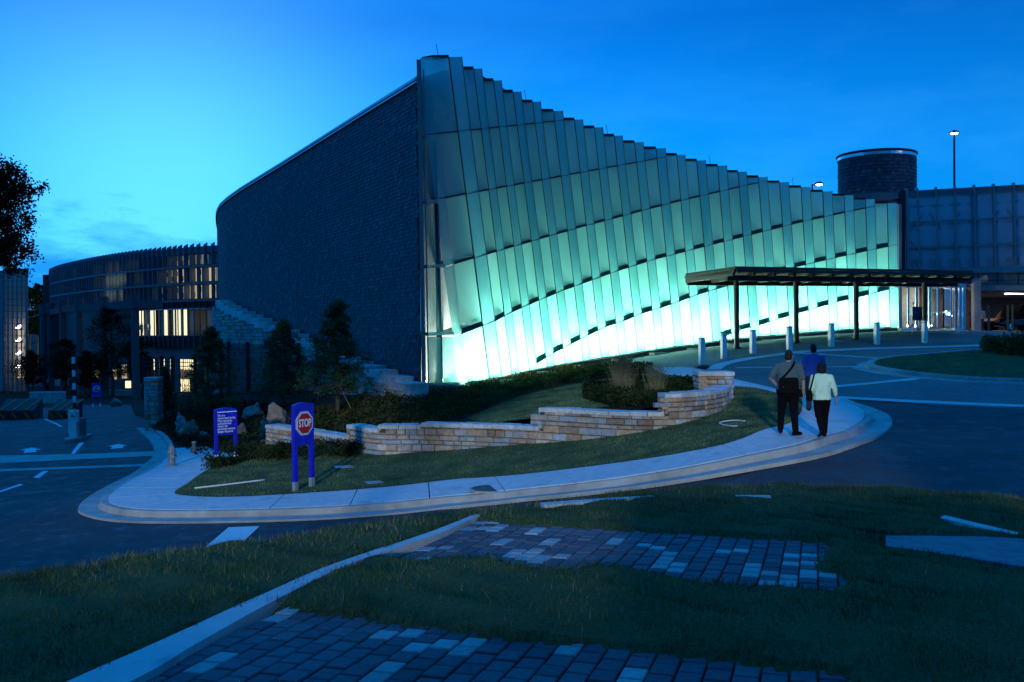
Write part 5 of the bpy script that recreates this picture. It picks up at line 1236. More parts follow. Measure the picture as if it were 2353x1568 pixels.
mb = MB(); A, B, C, D = dp(2070, 760, 5.0), dp(2228, 760, 5.0), dp(2228, 640, 5.0), dp(2070, 640, 5.0); t = Vector((0, .2, 0)); mb.hexa([A, B, B + t, A + t], [D, C, C + t, D + t]); mb.build('lobby_back_wall', 'red_wood', lob)
mb = MB(); A, B, C, D = dp(2070, 760, 4.6), dp(2112, 760, 4.6), dp(2112, 660, 4.6), dp(2070, 660, 4.6); mb.hexa([A, B, B + t, A + t], [D, C, C + t, D + t]); mb.build('lobby_panel', 'warm_wall', lob)
mb = MB(); mb.hexa([dp(2068, 763, -.1), dp(2225, 763, -.1), dp(2225, 760, 5), dp(2068, 760, 5)], [dp(2068, 763, -.1) + Vector((0, 0, .03)), dp(2225, 763, -.1) + Vector((0, 0, .03)), dp(2225, 760, 5) + Vector((0, 0, .03)), dp(2068, 760, 5) + Vector((0, 0, .03))]); mb.build('lobby_floor', 'kerb_concrete', lob)
mb = MB(); mb.hexa([dp(2068, 656, .1), dp(2225, 656, .1), dp(2225, 656, 5), dp(2068, 656, 5)], [dp(2068, 650, .1), dp(2225, 650, .1), dp(2225, 650, 5), dp(2068, 650, 5)]); mb.build('lobby_ceiling', 'building_concrete', lob)
for u, v, d, r in ((2180, 722, 1.2, .07), (2174, 716, 1.6, .05), (2186, 726, 2.2, .05), (2207, 717, .5, .06), (2088, 723, .4, .05), (2128, 722, 1.0, .05), (2217, 723, .6, .04)):
    p = dp(u, v, d); mb = MB(); mb.lathe(p - Vector((0, 0, r)), [(.005, 0), (r * .8, r * .4), (r, r), (r * .8, r * 1.6), (.005, 2 * r)], 10); mb.build('lobby_lamp', 'spark_blue', lob, smooth=True)
ld = bpy.data.lights.new('lobby_light', 'AREA'); ld.shape = 'RECTANGLE'; ld.size = 3; ld.size_y = 2; ld.energy = 75; ld.color = (.85, .9, 1.0); lo = bpy.data.objects.new('lobby_light', ld); COL.objects.link(lo); p = dp(2140, 664, 2.6); lo.location = p; lo.parent = lob; lo.matrix_parent_inverse = wmat(lob).inverted()

# ------------------------------------------------------------------ behind the camera: unseen blocks, trees and wall added to shade the view
right_blocker = thing('blocker_tower', 'unseen tall concrete block added behind the near bank to cut off the low light', 'building', (22, -20, CAMZ - 4))  # added out of view, keeps the low light off the right side
for k in range(14):
    mb = MB(); mb.box((33.5, -19, CAMZ - 2.2 + k * 3.6), (59, 24, .5)); mb.build('blocker_band', 'pale_concrete', right_blocker)
mb = MB(); mb.box((33.5, -19, CAMZ + 21.5), (58.6, 23.6, 51)); mb.build('blocker_body', 'pale_concrete', right_blocker)
blk = thing('blocker_tower', 'second unseen concrete block, with a bridge, added behind the near bank to cut off the low light', 'building', (-50, -22, CAMZ - 4))  # added out of view, keeps the low light off the left wing
for k in range(14):
    mb = MB(); mb.box((-59.5, -22, CAMZ - 2.2 + k * 3.6), (84, 16, .5)); mb.build('blocker_band', 'pale_concrete', blk)
mb = MB(); mb.box((-59.5, -22, CAMZ + 21.5), (83.6, 15.6, 51)); mb.build('blocker_body', 'pale_concrete', blk)
mb = MB(); mb.box((-6.75, -17.6, CAMZ + 27.4), (21.4, .8, 39.6)); mb.build('blocker_bridge', 'pale_concrete', blk)  # added span, stops the low light before it reaches the facade
for k, (x, y, cz, r_, lb) in enumerate(((6.4, 0.2, 5.6, 3.4, 'unseen dense tree added to darken the near bank on the slab side'), (11.5, 5.0, 6.0, 4.4, 'unseen dense tree added to darken the ground by the concrete slab'), (-6.0, -1.2, 5.4, 3.0, 'unseen dense tree added to darken the near bank on the road side'))):
    t = thing('blocker_tree', lb, 'tree', (x, y, CAMZ - 1.7)); mb = MB(); mb.tube([(x, y, CAMZ - 1.9), (x + .1, y, CAMZ + 1.5), (x, y, CAMZ + cz + 1)], [.22, .16, .05], 10); mb.build('trunk', 'bark', t)  # added out of view, the crown hides sky from the near foreground
    a_ = RNG.normal(size=(16000, 3)); a_ /= np.linalg.norm(a_, axis=1, keepdims=True); a_ *= RNG.random((16000, 1)) ** .4 * r_; leaves('crown', a_ * np.array([1, 1, .95]) + np.array([x, y, CAMZ + cz]), .17, 'dark_leaf', t, 1.6)
lw = thing('blocker_wall', 'unseen concrete wall added behind the near bank to shade the foreground', 'wall', (-9, -3.2, CAMZ - 1.7))  # added to throw shade on the near bank, tallest at the right
for k in range(5):
    hp_ = 1.7 if k < 4 else 2.5; mb = MB(); mb.box((-14.6 + k * 4.02, -3.2, CAMZ - 1.8 + hp_ / 2), (4.0, .3, hp_)); mb.build('wall_panel', 'pale_concrete', lw, bevel=.02)
mb = MB(); mb.box((-8.57, -3.2, CAMZ - .05), (16.0, .4, .1)); mb.build('wall_coping', 'concrete', lw)
# ------------------------------------------------------------------ street things
def octagon(c, nx, r, th, mb, mi=0, rot=PI / 8):
    """flat octagon plate: centre c, face normal nx (horizontal)"""
    t = Vector((-nx.y, nx.x, 0)); pf = []
    for k in range(8):
        a = rot + k * PI / 4; pf.append(c + t * (r * math.cos(a)) + Vector((0, 0, r * math.sin(a))))
    fr = [p + nx * th for p in pf]; n = 8
    mb.add(pf + fr, [tuple(range(8)), tuple(range(8, 16))[::-1]] + [(i, 8 + i, 8 + (i + 1) % n, (i + 1) % n) for i in range(n)], mi)
def text(name, body, c, nx, size, mat, parent, align='CENTER', space=1.0, ext=.002, bold=0.0, sx=1.0):
    cu = bpy.data.curves.new(name, 'FONT'); cu.body = body; cu.size = size; cu.align_x = align; cu.align_y = 'CENTER' if align == 'CENTER' else 'TOP'; cu.extrude = ext; cu.offset = bold; cu.space_line = space
    cu.materials.append(MATS[mat]); o = bpy.data.objects.new(name, cu); COL.objects.link(o)
    x = Vector((-nx.y, nx.x, 0)); R = Matrix((x * sx, Vector((0, 0, 1)), nx)).transposed().to_4x4(); R.translation = c
    bpy.context.view_layer.update(); me = bpy.data.meshes.new_from_object(o.evaluated_get(bpy.context.evaluated_depsgraph_get())); bpy.data.objects.remove(o)
    me.materials.clear(); me.materials.append(MATS[mat]); o = bpy.data.objects.new(name, me); COL.objects.link(o)
    o.matrix_basis = R; attach(o, parent); return o
def sign_board(root, base, nx, w, th, H, face_h, post_w, foot_h, feet='bollard_white'):
    """two posts carrying a slab with an arched top; base = ground point midway, nx = facing"""
    t = Vector((-nx.y, nx.x, 0)); z0 = base.z
    def pt(x, d, z): return base + t * x + nx * d + Vector((0, 0, z - 0))
    n = 12; prof = [(-w / 2, H - face_h), (w / 2, H - face_h)] + [(w / 2 * math.cos(PI * k / n * 1.0) if False else w / 2 - w * k / n, H - .06 + .06 * math.sin(PI * k / n)) for k in range(n + 1)]
    mb = MB(); m_ = len(prof); f = [pt(x, th / 2, z) for x, z in prof]; b = [pt(x, -th / 2, z) for x, z in prof]
    mb.add(f + b, [tuple(range(m_)), tuple(range(m_, 2 * m_))[::-1]] + [(i, m_ + i, m_ + (i + 1) % m_, (i + 1) % m_) for i in range(m_)]); mb.build('board', 'sign_blue', root)
    for s in (-1, 1):
        x = s * (w / 2 - post_w / 2); q = pt(x, 0, 0); zg = H0(q.x, q.y) + .14 - z0
        mb = MB(); cs = [(x - post_w / 2, -th / 2 * .98), (x + post_w / 2, -th / 2 * .98), (x + post_w / 2, th / 2 * .98), (x - post_w / 2, th / 2 * .98)]
        mb.hexa([pt(a, d, zg + foot_h) for a, d in cs], [pt(a, d, H - face_h) for a, d in cs]); mb.build('post', 'sign_blue', root)
        mb = MB(); k = 1.03; mb.hexa([pt(x + (a - x) * k, d * k, zg - .1) for a, d in cs], [pt(x + (a - x) * k, d * k, zg + foot_h) for a, d in cs]); mb.build('foot', feet, root)
    return pt
def dirn(base, deg):
    """horizontal direction from base to the eye, turned to its right by deg"""
    v = (CAMP - base); v.z = 0; v.normalize(); return Matrix.Rotation(RAD(deg), 3, 'Z') @ v
b1, b2 = G(681, 1131, .15), G(714, 1118, .15); base = (b1 + b2) / 2; nx = dirn(base, 46)
ss_ = thing('stop_sign', 'blue two legged sign board with red octagon reading STOP on the front lawn', 'sign', tuple(base))
pt = sign_board(ss_, base, nx, .66, .10, 2.08, 1.02, .105, .24, 'foot_grey')
for r, th, mt, nm in ((.305, .010, 'sign_white', 'white_rim'), (.290, .013, 'black_metal', 'black_line'), (.280, .016, 'sign_white', 'white_border'), (.256, .020, 'sign_red', 'octagon')):
    mb = MB(); octagon(pt(0, .050, 1.58), nx, r, th, mb); mb.build(nm, mt, ss_)
text('lettering', 'STOP', pt(0, .073, 1.58), nx, .255, 'sign_white', ss_, bold=.006, sx=.68)
# information sign
b1, b2 = G(500, 1063, .1), G(539, 1056, .1); base = (b1 + b2) / 2; nx = dirn(base, 22)
gs = thing('information_sign', 'blue two legged notice board with white lettering beside the boulders', 'sign', tuple(base))
hh = 123 * base.y / FPX
pt = sign_board(gs, base, nx, .72, .08, hh, .84, .10, .20, 'sign_white')
mb = MB(); q = pt(.03, .045, hh - .13); t = Vector((-nx.y, nx.x, 0)); mb.bar(q - t * .30, q + t * .31, .012, .028); mb.build('white_bar', 'sign_white', gs)
text('lettering', 'This is a\nGovernment facility.\nOnly employees\nand authorized\nvisitors are\npermitted entrance.\nBadges Required.', pt(-.27, .043, hh - .19), nx, .094, 'sign_white', gs, 'LEFT', .88, bold=.0008, sx=.76)
# far stop sign
base = G(222, 938); nx = dirn(base, 8); fs_ = thing('stop_sign', 'distant blue sign board with small red STOP octagon beyond the gate', 'sign', tuple(base))
hh = 58 * base.y / FPX; sc = hh / 2.08
pt = sign_board(fs_, base, nx, .60 * sc * 1.1, .13 * sc, hh, 1.02 * sc, .10 * sc, .24 * sc)
for r, th, mt, nm in ((.285 * sc, .01, 'sign_white', 'white_border'), (.225 * sc, .02, 'sign_red', 'octagon')):
    mb = MB(); octagon(pt(0, .065 * sc, 1.60 * sc), nx, r, th, mb); mb.build(nm, mt, fs_)
text('lettering', 'STOP', pt(0, .065 * sc + .025, 1.60 * sc), nx, .24 * sc, 'sign_white', fs_, bold=.008, sx=.7)

# bollards along the plaza
def bollard(u, v, label):
    p = G(u, v); t = thing('bollard', label, 'bollard', tuple(p), 'white bollards along the plaza edge'); a = 0.3 + .1 * random.random()
    mb = MB(); mb.box((p.x, p.y, p.z + .46), (.205, .205, .96), a); mb.build('shaft', 'bollard_white', t, bevel=.02)
    mb = MB(); mb.box((p.x, p.y, p.z + .955), (.17, .17, .03), a); mb.build('groove', 'fin', t)
    mb = MB(); mb.box((p.x, p.y, p.z + 1.0), (.215, .215, .06), a); mb.build('cap', 'bollard_white', t, bevel=.015); return t
for (u, v), lb in zip(((1613, 837), (1663, 825), (1730, 814), (1814, 806), (1910, 797), (2015, 794), (2125, 790)),
    ('end bollard of the row, by the stone pillar and curb ramp', 'second white bollard counted from the stone pillar', 'third white bollard counted from the stone pillar', 'fourth white bollard counted from the stone pillar', 'fifth white bollard counted from the stone pillar', 'white bollard next to last before the revolving door', 'white bollard standing in front of the revolving door')): bollard(u, v, lb)
# hydrant
p = G(395, 1071, .15); zb = H0(p.x, p.y) + .14; hy = thing('fire_hydrant', 'weathered pale fire hydrant on the kerb by the driveway', 'hydrant', (p.x, p.y, zb)); S = .9
mb = MB(); mb.lathe((p.x, p.y, zb), [(a * S, b * S) for a, b in ((.17, 0), (.17, .05), (.12, .06), (.115, .2), (.115, .42), (.15, .44), (.15, .48), (.125, .5), (.125, .58), (.09, .66), (.04, .70), (.035, .75), (.001, .755))], 18); mb.build('barrel', 'hydrant_paint', hy, smooth=True)
for a, l, r in ((-1.2, .2, .075), (.4, .19, .05), (2.0, .19, .05)):
    d = Vector((math.cos(a), math.sin(a), 0)); c = Vector((p.x, p.y, zb + .36 * S)); mb = MB(); mb.tube([c, c + d * (.15 * S), c + d * (.15 * S), c + d * l * S], [r * S * .8, r * S * .8, r * S * 1.15, r * S * 1.15], 10); mb.build('nozzle', 'hydrant_paint', hy)
# survey stake on the apron
p = G(446, 1042, .15); tk = thing('marker_post', 'short squared timber post on the concrete apron behind the hydrant', 'post', tuple(p)); mb = MB(); mb.box((p.x, p.y, p.z + .16), (.11, .11, .40)); mb.build('shaft', 'timber', tk, bevel=.01); mb = MB(); mb.box((p.x, p.y, p.z + .37), (.12, .12, .02)); mb.build('top', 'paint_white', tk)
# barrier gate
p = G(180, 1010); bg_ = thing('barrier_gate', 'white barrier cabinet with raised black and white striped arm', 'barrier', tuple(p)); k = p.y / FPX
mb = MB(); mb.prism([(p.x + 1.0 * k * 10 * math.cos(a) * 1.6, p.y + 1.2 * math.sin(a)) for a in [2 * PI * i / 16 for i in range(16)]], p.z - .1, p.z + .13); mb.build('island_base', 'kerb_concrete', bg_)
A = Vector((p.x - 3 * k, p.y - .2, p.z)); mb = MB(); mb.box((A.x - 1 * k, A.y, p.z + .65), (17 * k, .34, 1.3)); mb.build('cabinet', 'bollard_white', bg_, bevel=.03)
mb = MB(); mb.box((A.x + 9 * k, A.y + .3, p.z + .45), (14 * k, .4, .95)); mb.build('plinth_box', 'building_concrete', bg_, bevel=.03)
mb = MB(); mb.box((A.x - 9.5 * k, A.y - .08, p.z + .82), (3 * k, .18, 1.0)); mb.build('side_cover', 'bollard_white', bg_); mb = MB(); mb.box((A.x + 9.5 * k, A.y - .1, p.z + 1.05), (4 * k, .18, .5)); mb.build('side_cover', 'bollard_white', bg_)
mb = MB(); mb.box((A.x, A.y - .18, p.z + 1.08), (6 * k, .02, .11)); mb.build('label_plate', 'paint_orange', bg_)
a0, a1 = P(172, 955, A.y - .25), P(168, 806, A.y - .25); nst = 10
for i in range(nst):
    f0, f1 = i / nst, (i + 1) / nst; q0, q1 = a0.lerp(a1, f0), a0.lerp(a1, f1); mb = MB(); mb.bar(q0, q1, .135, .05); mb.build('arm_stripe', 'bollard_white' if i % 2 == 0 else 'black_metal', bg_)
# wedge barriers with orange chevrons
for u0, u1, v0, v1, lb in ((-6, 78, 919, 964, 'dark vehicle barrier plate with three orange chevrons across the lane'), (112, 170, 921, 963, 'dark vehicle barrier plate with orange chevrons behind the white cabinet')):
    c = G((u0 + u1) / 2, v1); kk = c.y / FPX; w = (u1 - u0) * kk; h = (v1 - v0) * kk; t = thing('wedge_barrier', lb, 'barrier', tuple(c), 'wedge barriers across the lanes')
    mb = MB(); Z = Vector((0, 0, 1)); cs = [Vector((c.x - w / 2, c.y, c.z)), Vector((c.x + w / 2, c.y, c.z)), Vector((c.x + w / 2, c.y + 1.2, c.z)), Vector((c.x - w / 2, c.y + 1.2, c.z))]
    mb.hexa([q - Z * .05 for q in cs], [cs[0] + Z * h * .45, cs[1] + Z * h * .45, cs[2] + Z * h, cs[3] + Z * h]); mb.build('plate', 'black_metal', t)
    mb = MB(); mb.box((c.x, c.y - .04, c.z + h * .2), (w * 1.0, .06, h * .36)); mb.build('front_lip', 'black_metal', t)
    for j in range(3):
        x = c.x - w * .36 + j * w * .34
        mb = MB(); s_ = Vector((0, .004, .012)); A, B = Vector((x - .18, c.y, c.z + h * .47)), Vector((x + .28, c.y + 1.15, c.z + h * .98)); d = Vector((.13, 0, 0)); mb.hexa([A, A + d, B + d, B], [A + s_, A + d + s_, B + d + s_, B + s_]); mb.build('chevron', 'paint_orange', t)
        mb = MB(); A, B = Vector((x - .18, c.y - .078, c.z + h * .38)), Vector((x + .15, c.y - .078, c.z + .06)); mb.bar(A, B, .11, .012, up=(0, 1, 0)); mb.build('chevron', 'paint_orange', t)
# low kerb walls and dark posts left of the gate
for u0, u1, v0, v1, lb in ((0, 160, 873, 886, 'pale low wall behind the dark posts beyond the barrier'), (70, 150, 902, 925, 'pale low wall between the two barrier plates'), (215, 315, 898, 908, 'pale low kerb wall behind the distant stop sign')):
    c = G((u0 + u1) / 2, v1); kk = c.y / FPX; t = thing('low_kerb_wall', lb, 'wall', tuple(c)); n = 3
    for j in range(n):
        mb = MB(); w = (u1 - u0) * kk / n; mb.box((c.x + (j - 1) * w, c.y, c.z + (v1 - v0) * kk / 2 - .1), (w - .03, .4, (v1 - v0) * kk + .2)); mb.build('wall_panel', 'kerb_concrete', t, bevel=.03)
    mb = MB(); mb.box((c.x, c.y, c.z + (v1 - v0) * kk + .02), ((u1 - u0) * kk, .5, .06)); mb.build('wall_coping', 'concrete', t)
for u, v, h, lb in ((7, 903, 18, 'dark square bollard above the three chevron barrier plate'), (62, 898, 16, 'second dark square bollard in the row beyond the barrier plates'), (108, 898, 16, 'third dark square bollard in the row beyond the barrier plates'), (150, 896, 14, 'dark square bollard just beside the striped barrier arm')):
    p = G(u, v); kk = p.y / FPX; t = thing('dark_bollard', lb, 'bollard', tuple(p), 'dark bollards beyond the barrier'); mb = MB(); mb.box((p.x, p.y, p.z + h * kk / 2), (.42, .42, h * kk)); mb.build('shaft', 'black_metal', t, bevel=.03); mb = MB(); mb.box((p.x, p.y, p.z + h * kk + .04), (.46, .46, .08)); mb.build('cap', 'black_metal', t)

# stone gate pillar
p = G1(354, 974); kk = p.y / FPX; zt = P(354, 867, p.y).z; hw = 15.5 * kk; gp_ = thing('gate_pillar', 'tall square stone pillar beside the driveway fence', 'pillar', tuple(p)); zb = H1(p.x, p.y) - .3
cs_ = [Vector((p.x - hw, p.y - hw, 0)), Vector((p.x + hw, p.y - hw, 0)), Vector((p.x + hw, p.y + hw, 0)), Vector((p.x - hw, p.y + hw, 0))]
for k in range(4): emit_stones(lay([cs_[k], cs_[(k + 1) % 4]], lambda s: zb, lambda s: zt - .1, 1.0, rs, .14, .24, .2, .45, .15), 'stone', 'garden_stone', gp_, rs)
mb = MB(); mb.box((p.x, p.y, (zb + zt) / 2 - .06), (hw * 1.8, hw * 1.8, zt - zb - .1)); mb.build('pillar_core', 'mortar', gp_); mb = MB(); mb.box((p.x, p.y, zt - .05), (hw * 2.1, hw * 2.1, .1)); mb.build('cap_stone', 'coping_stone', gp_, bevel=.02)

# fences
def fence(label, posts, vt, vb, sp=.125):
    """posts: (u, Y) along the fence; vt, vb: pixel rows of top and bottom at the first post"""
    p0 = P(posts[0][0], vb, posts[0][1]); zt = P(posts[0][0], vt, posts[0][1]).z; t = thing('metal_fence', label, 'fence', tuple(p0), 'black picket fences by the bank')
    for u, Y in posts:
        q = P(u, vb, Y); mb = MB(); mb.box((q.x, q.y, (q.z - .3 + zt + .12) / 2), (.16, .16, zt + .12 - q.z + .3)); mb.build('post', 'black_metal', t)
    for (ua, Ya), (ub, Yb) in zip(posts[:-1], posts[1:]):
        a, b = P(ua, vb, Ya), P(ub, vb, Yb); h = zt - max(a.z, b.z)
        for f in (.08, .80, .91):
            mb = MB(); zz = min(a.z, b.z) + h * f; mb.bar(Vector((a.x, a.y, zz)), Vector((b.x, b.y, zz)), .035, .045); mb.build('rail', 'black_metal', t)
        n = max(2, int((b - a).length / sp))
        for k in range(1, n):
            q = a.lerp(b, k / n); mb = MB(); mb.box((q.x, q.y, (min(a.z, b.z) + zt) / 2), (.026, .026, zt - min(a.z, b.z))); mb.build('picket', 'black_metal', t)
fence('black metal picket fence in front of the stepped stone wall', [(508, 54), (527, 52.5), (571, 49.5), (625, 46.8), (688, 44)], 789, 905, .16)
fence('black metal picket fence before the lit lobby windows', [(331, 58), (373, 57), (398, 56.5), (450, 55.5)], 822, 908, .16)
fence('low black picket fence between gate pillar and boulders', [(372, 48), (403, 47), (456, 46)], 905, 946, .13)

# boulders
def boulder(u0, u1, v0, v1, lab, mat='boulder', tip=.3, seed=1):
    um = (u0 + u1) / 2; p = G1(um, v1); kk = p.y / FPX; w = (u1 - u0) * kk; h = (v1 - v0) * kk; rs = np.random.default_rng(seed)
    bm = bmesh.new(); bmesh.ops.create_icosphere(bm, subdivisions=4, radius=1)
    ph = rs.uniform(0, 6, 6); pls = [(Vector(rs.normal(size=3)).normalized(), rs.uniform(.55, .85)) for _ in range(11)]
    for v in bm.verts:
        c = v.co.copy()
        for n_, d_ in pls:
            e = c.dot(n_) - d_
            if e > 0: c -= n_ * e
        c += v.co * .05 * math.sin(5 * v.co.x + ph[0]) * math.cos(4 * v.co.z + ph[1])
        f = 1 - tip * max(0, c.z) ; v.co = Vector((c.x * f * w * .62 + tip * .3 * c.z * w * math.sin(ph[2]), c.y * f * w * .5, (c.z * .62 + .38) * h))
    me = bpy.data.meshes.new('boulder'); bm.to_mesh(me); bm.free(); me.materials.append(MATS[mat]); me.polygons.foreach_set('use_smooth', [True] * len(me.polygons)); o = bpy.data.objects.new('boulder', me); dm = o.modifiers.new('rough', 'DISPLACE'); tx = bpy.data.textures.new('rock', 'CLOUDS'); tx.noise_scale = .22; tx.noise_depth = 5; dm.texture = tx; dm.strength = .22; dm.texture_coords = 'LOCAL'; COL.objects.link(o); o.location = (p.x, p.y, H1(p.x, p.y) - .05)
    return tag(o, lab, 'boulder', 'boulders on the planted bank')
for k, (a, b, c, d, lb, mt, tp) in enumerate(((617, 664, 914, 992, 'largest rounded brown boulder behind the stop sign', 'boulder', .25), (562, 604, 914, 968, 'pale pointed grey boulder next to the large brown one', 'boulder_grey', .55), (515, 534, 914, 950, 'small reddish boulder peeking over the information sign', 'boulder', .5), (540, 570, 966, 1004, 'low brown boulder beside the information sign leg', 'boulder', .35), (597, 617, 946, 1014, 'narrow upright brown slab of rock at the wall end', 'boulder', .3), (400, 430, 942, 998, 'leaning greenish grey rock by the low picket fence', 'boulder_grey', .55), (412, 458, 962, 1006, 'low broad pinkish rock under the leaning rock', 'boulder', .5), (455, 480, 985, 1008, 'small grey rock between broad rock and information sign', 'boulder_grey', .4))):
    boulder(a, b, c, d, lb, mt, tp, 40 + k)
p_ = G(267, 934); kk = p_.y / FPX
o = boulder(254, 282, 905, 934, 'conical boulder on the far side of the driveway', 'boulder', .5, 71); o.location = p_ - Vector((0, 0, .1))

# small things on the ground
c = G(1127, 1123, .15); mh = thing('manhole_cover', 'round iron manhole cover set in the sidewalk', 'manhole', tuple(c)); zc = H0(c.x, c.y) + .15
mb = MB(); mb.lathe((c.x, c.y, zc - .03), [(.47, 0), (.47, .036), (.43, .038)], 28); mb.build('rim', 'kerb_concrete', mh); mb = MB(); mb.lathe((c.x, c.y, zc - .03), [(.42, 0), (.42, .042), (.36, .046), (.34, .042), (.2, .046), (.18, .042), (.001, .045)], 28); mb.build('lid', 'iron_cover', mh)
for u, v, w, lb in ((860, 1111, .38, 'square utility cover in the lawn beside the stop sign'), (790, 1075, .45, 'flat utility lid in the lawn behind the stop sign')):
    c = G(u, v, .15); t = thing('utility_cover', lb, 'cover', tuple(c)); z = H0(c.x, c.y) + .16; mb = MB(); mb.box((c.x, c.y, z), (w, w * .9, .05), .4); mb.build('lid', 'kerb_concrete', t, bevel=.01); mb = MB(); mb.box((c.x, c.y, z - .01), (w + .08, w * .9 + .08, .05), .4); mb.build('frame', 'iron_cover', t)
q = [G(u, v, .2) for u, v in ((1653, 972), (1661, 976), (1680, 979), (1694, 979))]; q2 = [G(u, v, .2) for u, v in ((1653, 972), (1668, 968), (1690, 966), (1712, 968))]
mb = MB(); mb.tube([Vector((p.x, p.y, H0(p.x, p.y) + .2)) for p in smooth_line(q[::-1] + q2[1:], 5)], .014, 6); o = mb.build('white_hose', 'paint_white', smooth=True); tag(o, 'bent white hose lying on the lawn by the curved wall', 'hose')
mb = MB(); A, B = G(447, 1122, .2), G(608, 1103, .2); mb.tube([Vector((p.x, p.y, H0(p.x, p.y) + .2)) for p in [A.lerp(B, k / 8) for k in range(9)]], .022, 6); o = mb.build('white_pipe', 'paint_white', smooth=True); tag(o, 'straight pale pipe lying on the lawn corner', 'pipe')
# kerb inlet near the bollards
c = G(1612, 848); t = thing('drain_inlet', 'dark drain inlet at the curb ramp near the pillar', 'drain', tuple(c)); mb = MB(); mb.box((c.x, c.y, c.z + .06), (.5, .3, .16), .3); mb.build('hood', 'iron_cover', t, bevel=.03); mb = MB(); mb.box((c.x - .03, c.y - .17, c.z + .05), (.36, .02, .09), .3); mb.build('mouth', 'black_metal', t)
# poster on a stand by the entrance
c = G(2110, 768); kk = c.y / FPX; t = thing('poster_stand', 'framed dark blue poster on a stand at the entrance', 'sign', tuple(c)); pc = P(2107.5, 721, c.y - .3); w, h = 22 * kk, 31 * kk
mb = MB(); mb.box((pc.x, pc.y, pc.z), (w, .05, h)); mb.build('frame', 'black_metal', t); mb = MB(); mb.box((pc.x, pc.y - .028, pc.z), (w * .9, .01, h * .92)); mb.build('poster', 'sign_poster', t)
for s in (-1, 1): mb = MB(); mb.bar(Vector((pc.x + s * .1, pc.y, pc.z - h / 2)), Vector((pc.x + s * .25, pc.y + .1, H0(pc.x, pc.y))), .03, .03); mb.build('leg', 'steel', t)
# lamp posts
def lamp(u, vt, vb, Y, label, arm):
    a, b = P(u, vt, Y), P(u + 3, vb, Y); t = thing('lamp_post', label, 'street lamp', (b.x, b.y, CAMZ - 1)); zb = CAMZ - 1.2
    mb = MB(); mb.tube([(b.x, b.y, zb), (b.x, b.y, a.z)], [.11, .075], 10); mb.build('pole', 'black_metal', t)
    d = Vector((arm, 0, 0)); c = Vector((b.x, b.y, a.z)) + d
    if abs(arm) > .1: mb = MB(); mb.bar(Vector((b.x, b.y, a.z - .06)), c + Vector((0, 0, -.06)), .08, .08); mb.build('arm', 'black_metal', t)
    mb = MB(); mb.lathe(c + Vector((0, 0, -.02)), [(.38, 0), (.36, .10), (.22, .2), (.04, .25)], 18); mb.build('head', 'black_metal', t, smooth=True)
    mb = MB(); mb.lathe(c + Vector((0, 0, -.14)), [(.05, .04), (.22, .05), (.30, .12)], 18); mb.build('lens', 'lamp_glow', t, smooth=True)
lamp(2190, 306, 440, 78, 'tall lit lamp post rising behind the garage parapet', 0.0); lamp(1864, 424, 470, 80, 'lit lamp on a short arm behind the glass steps', .55)

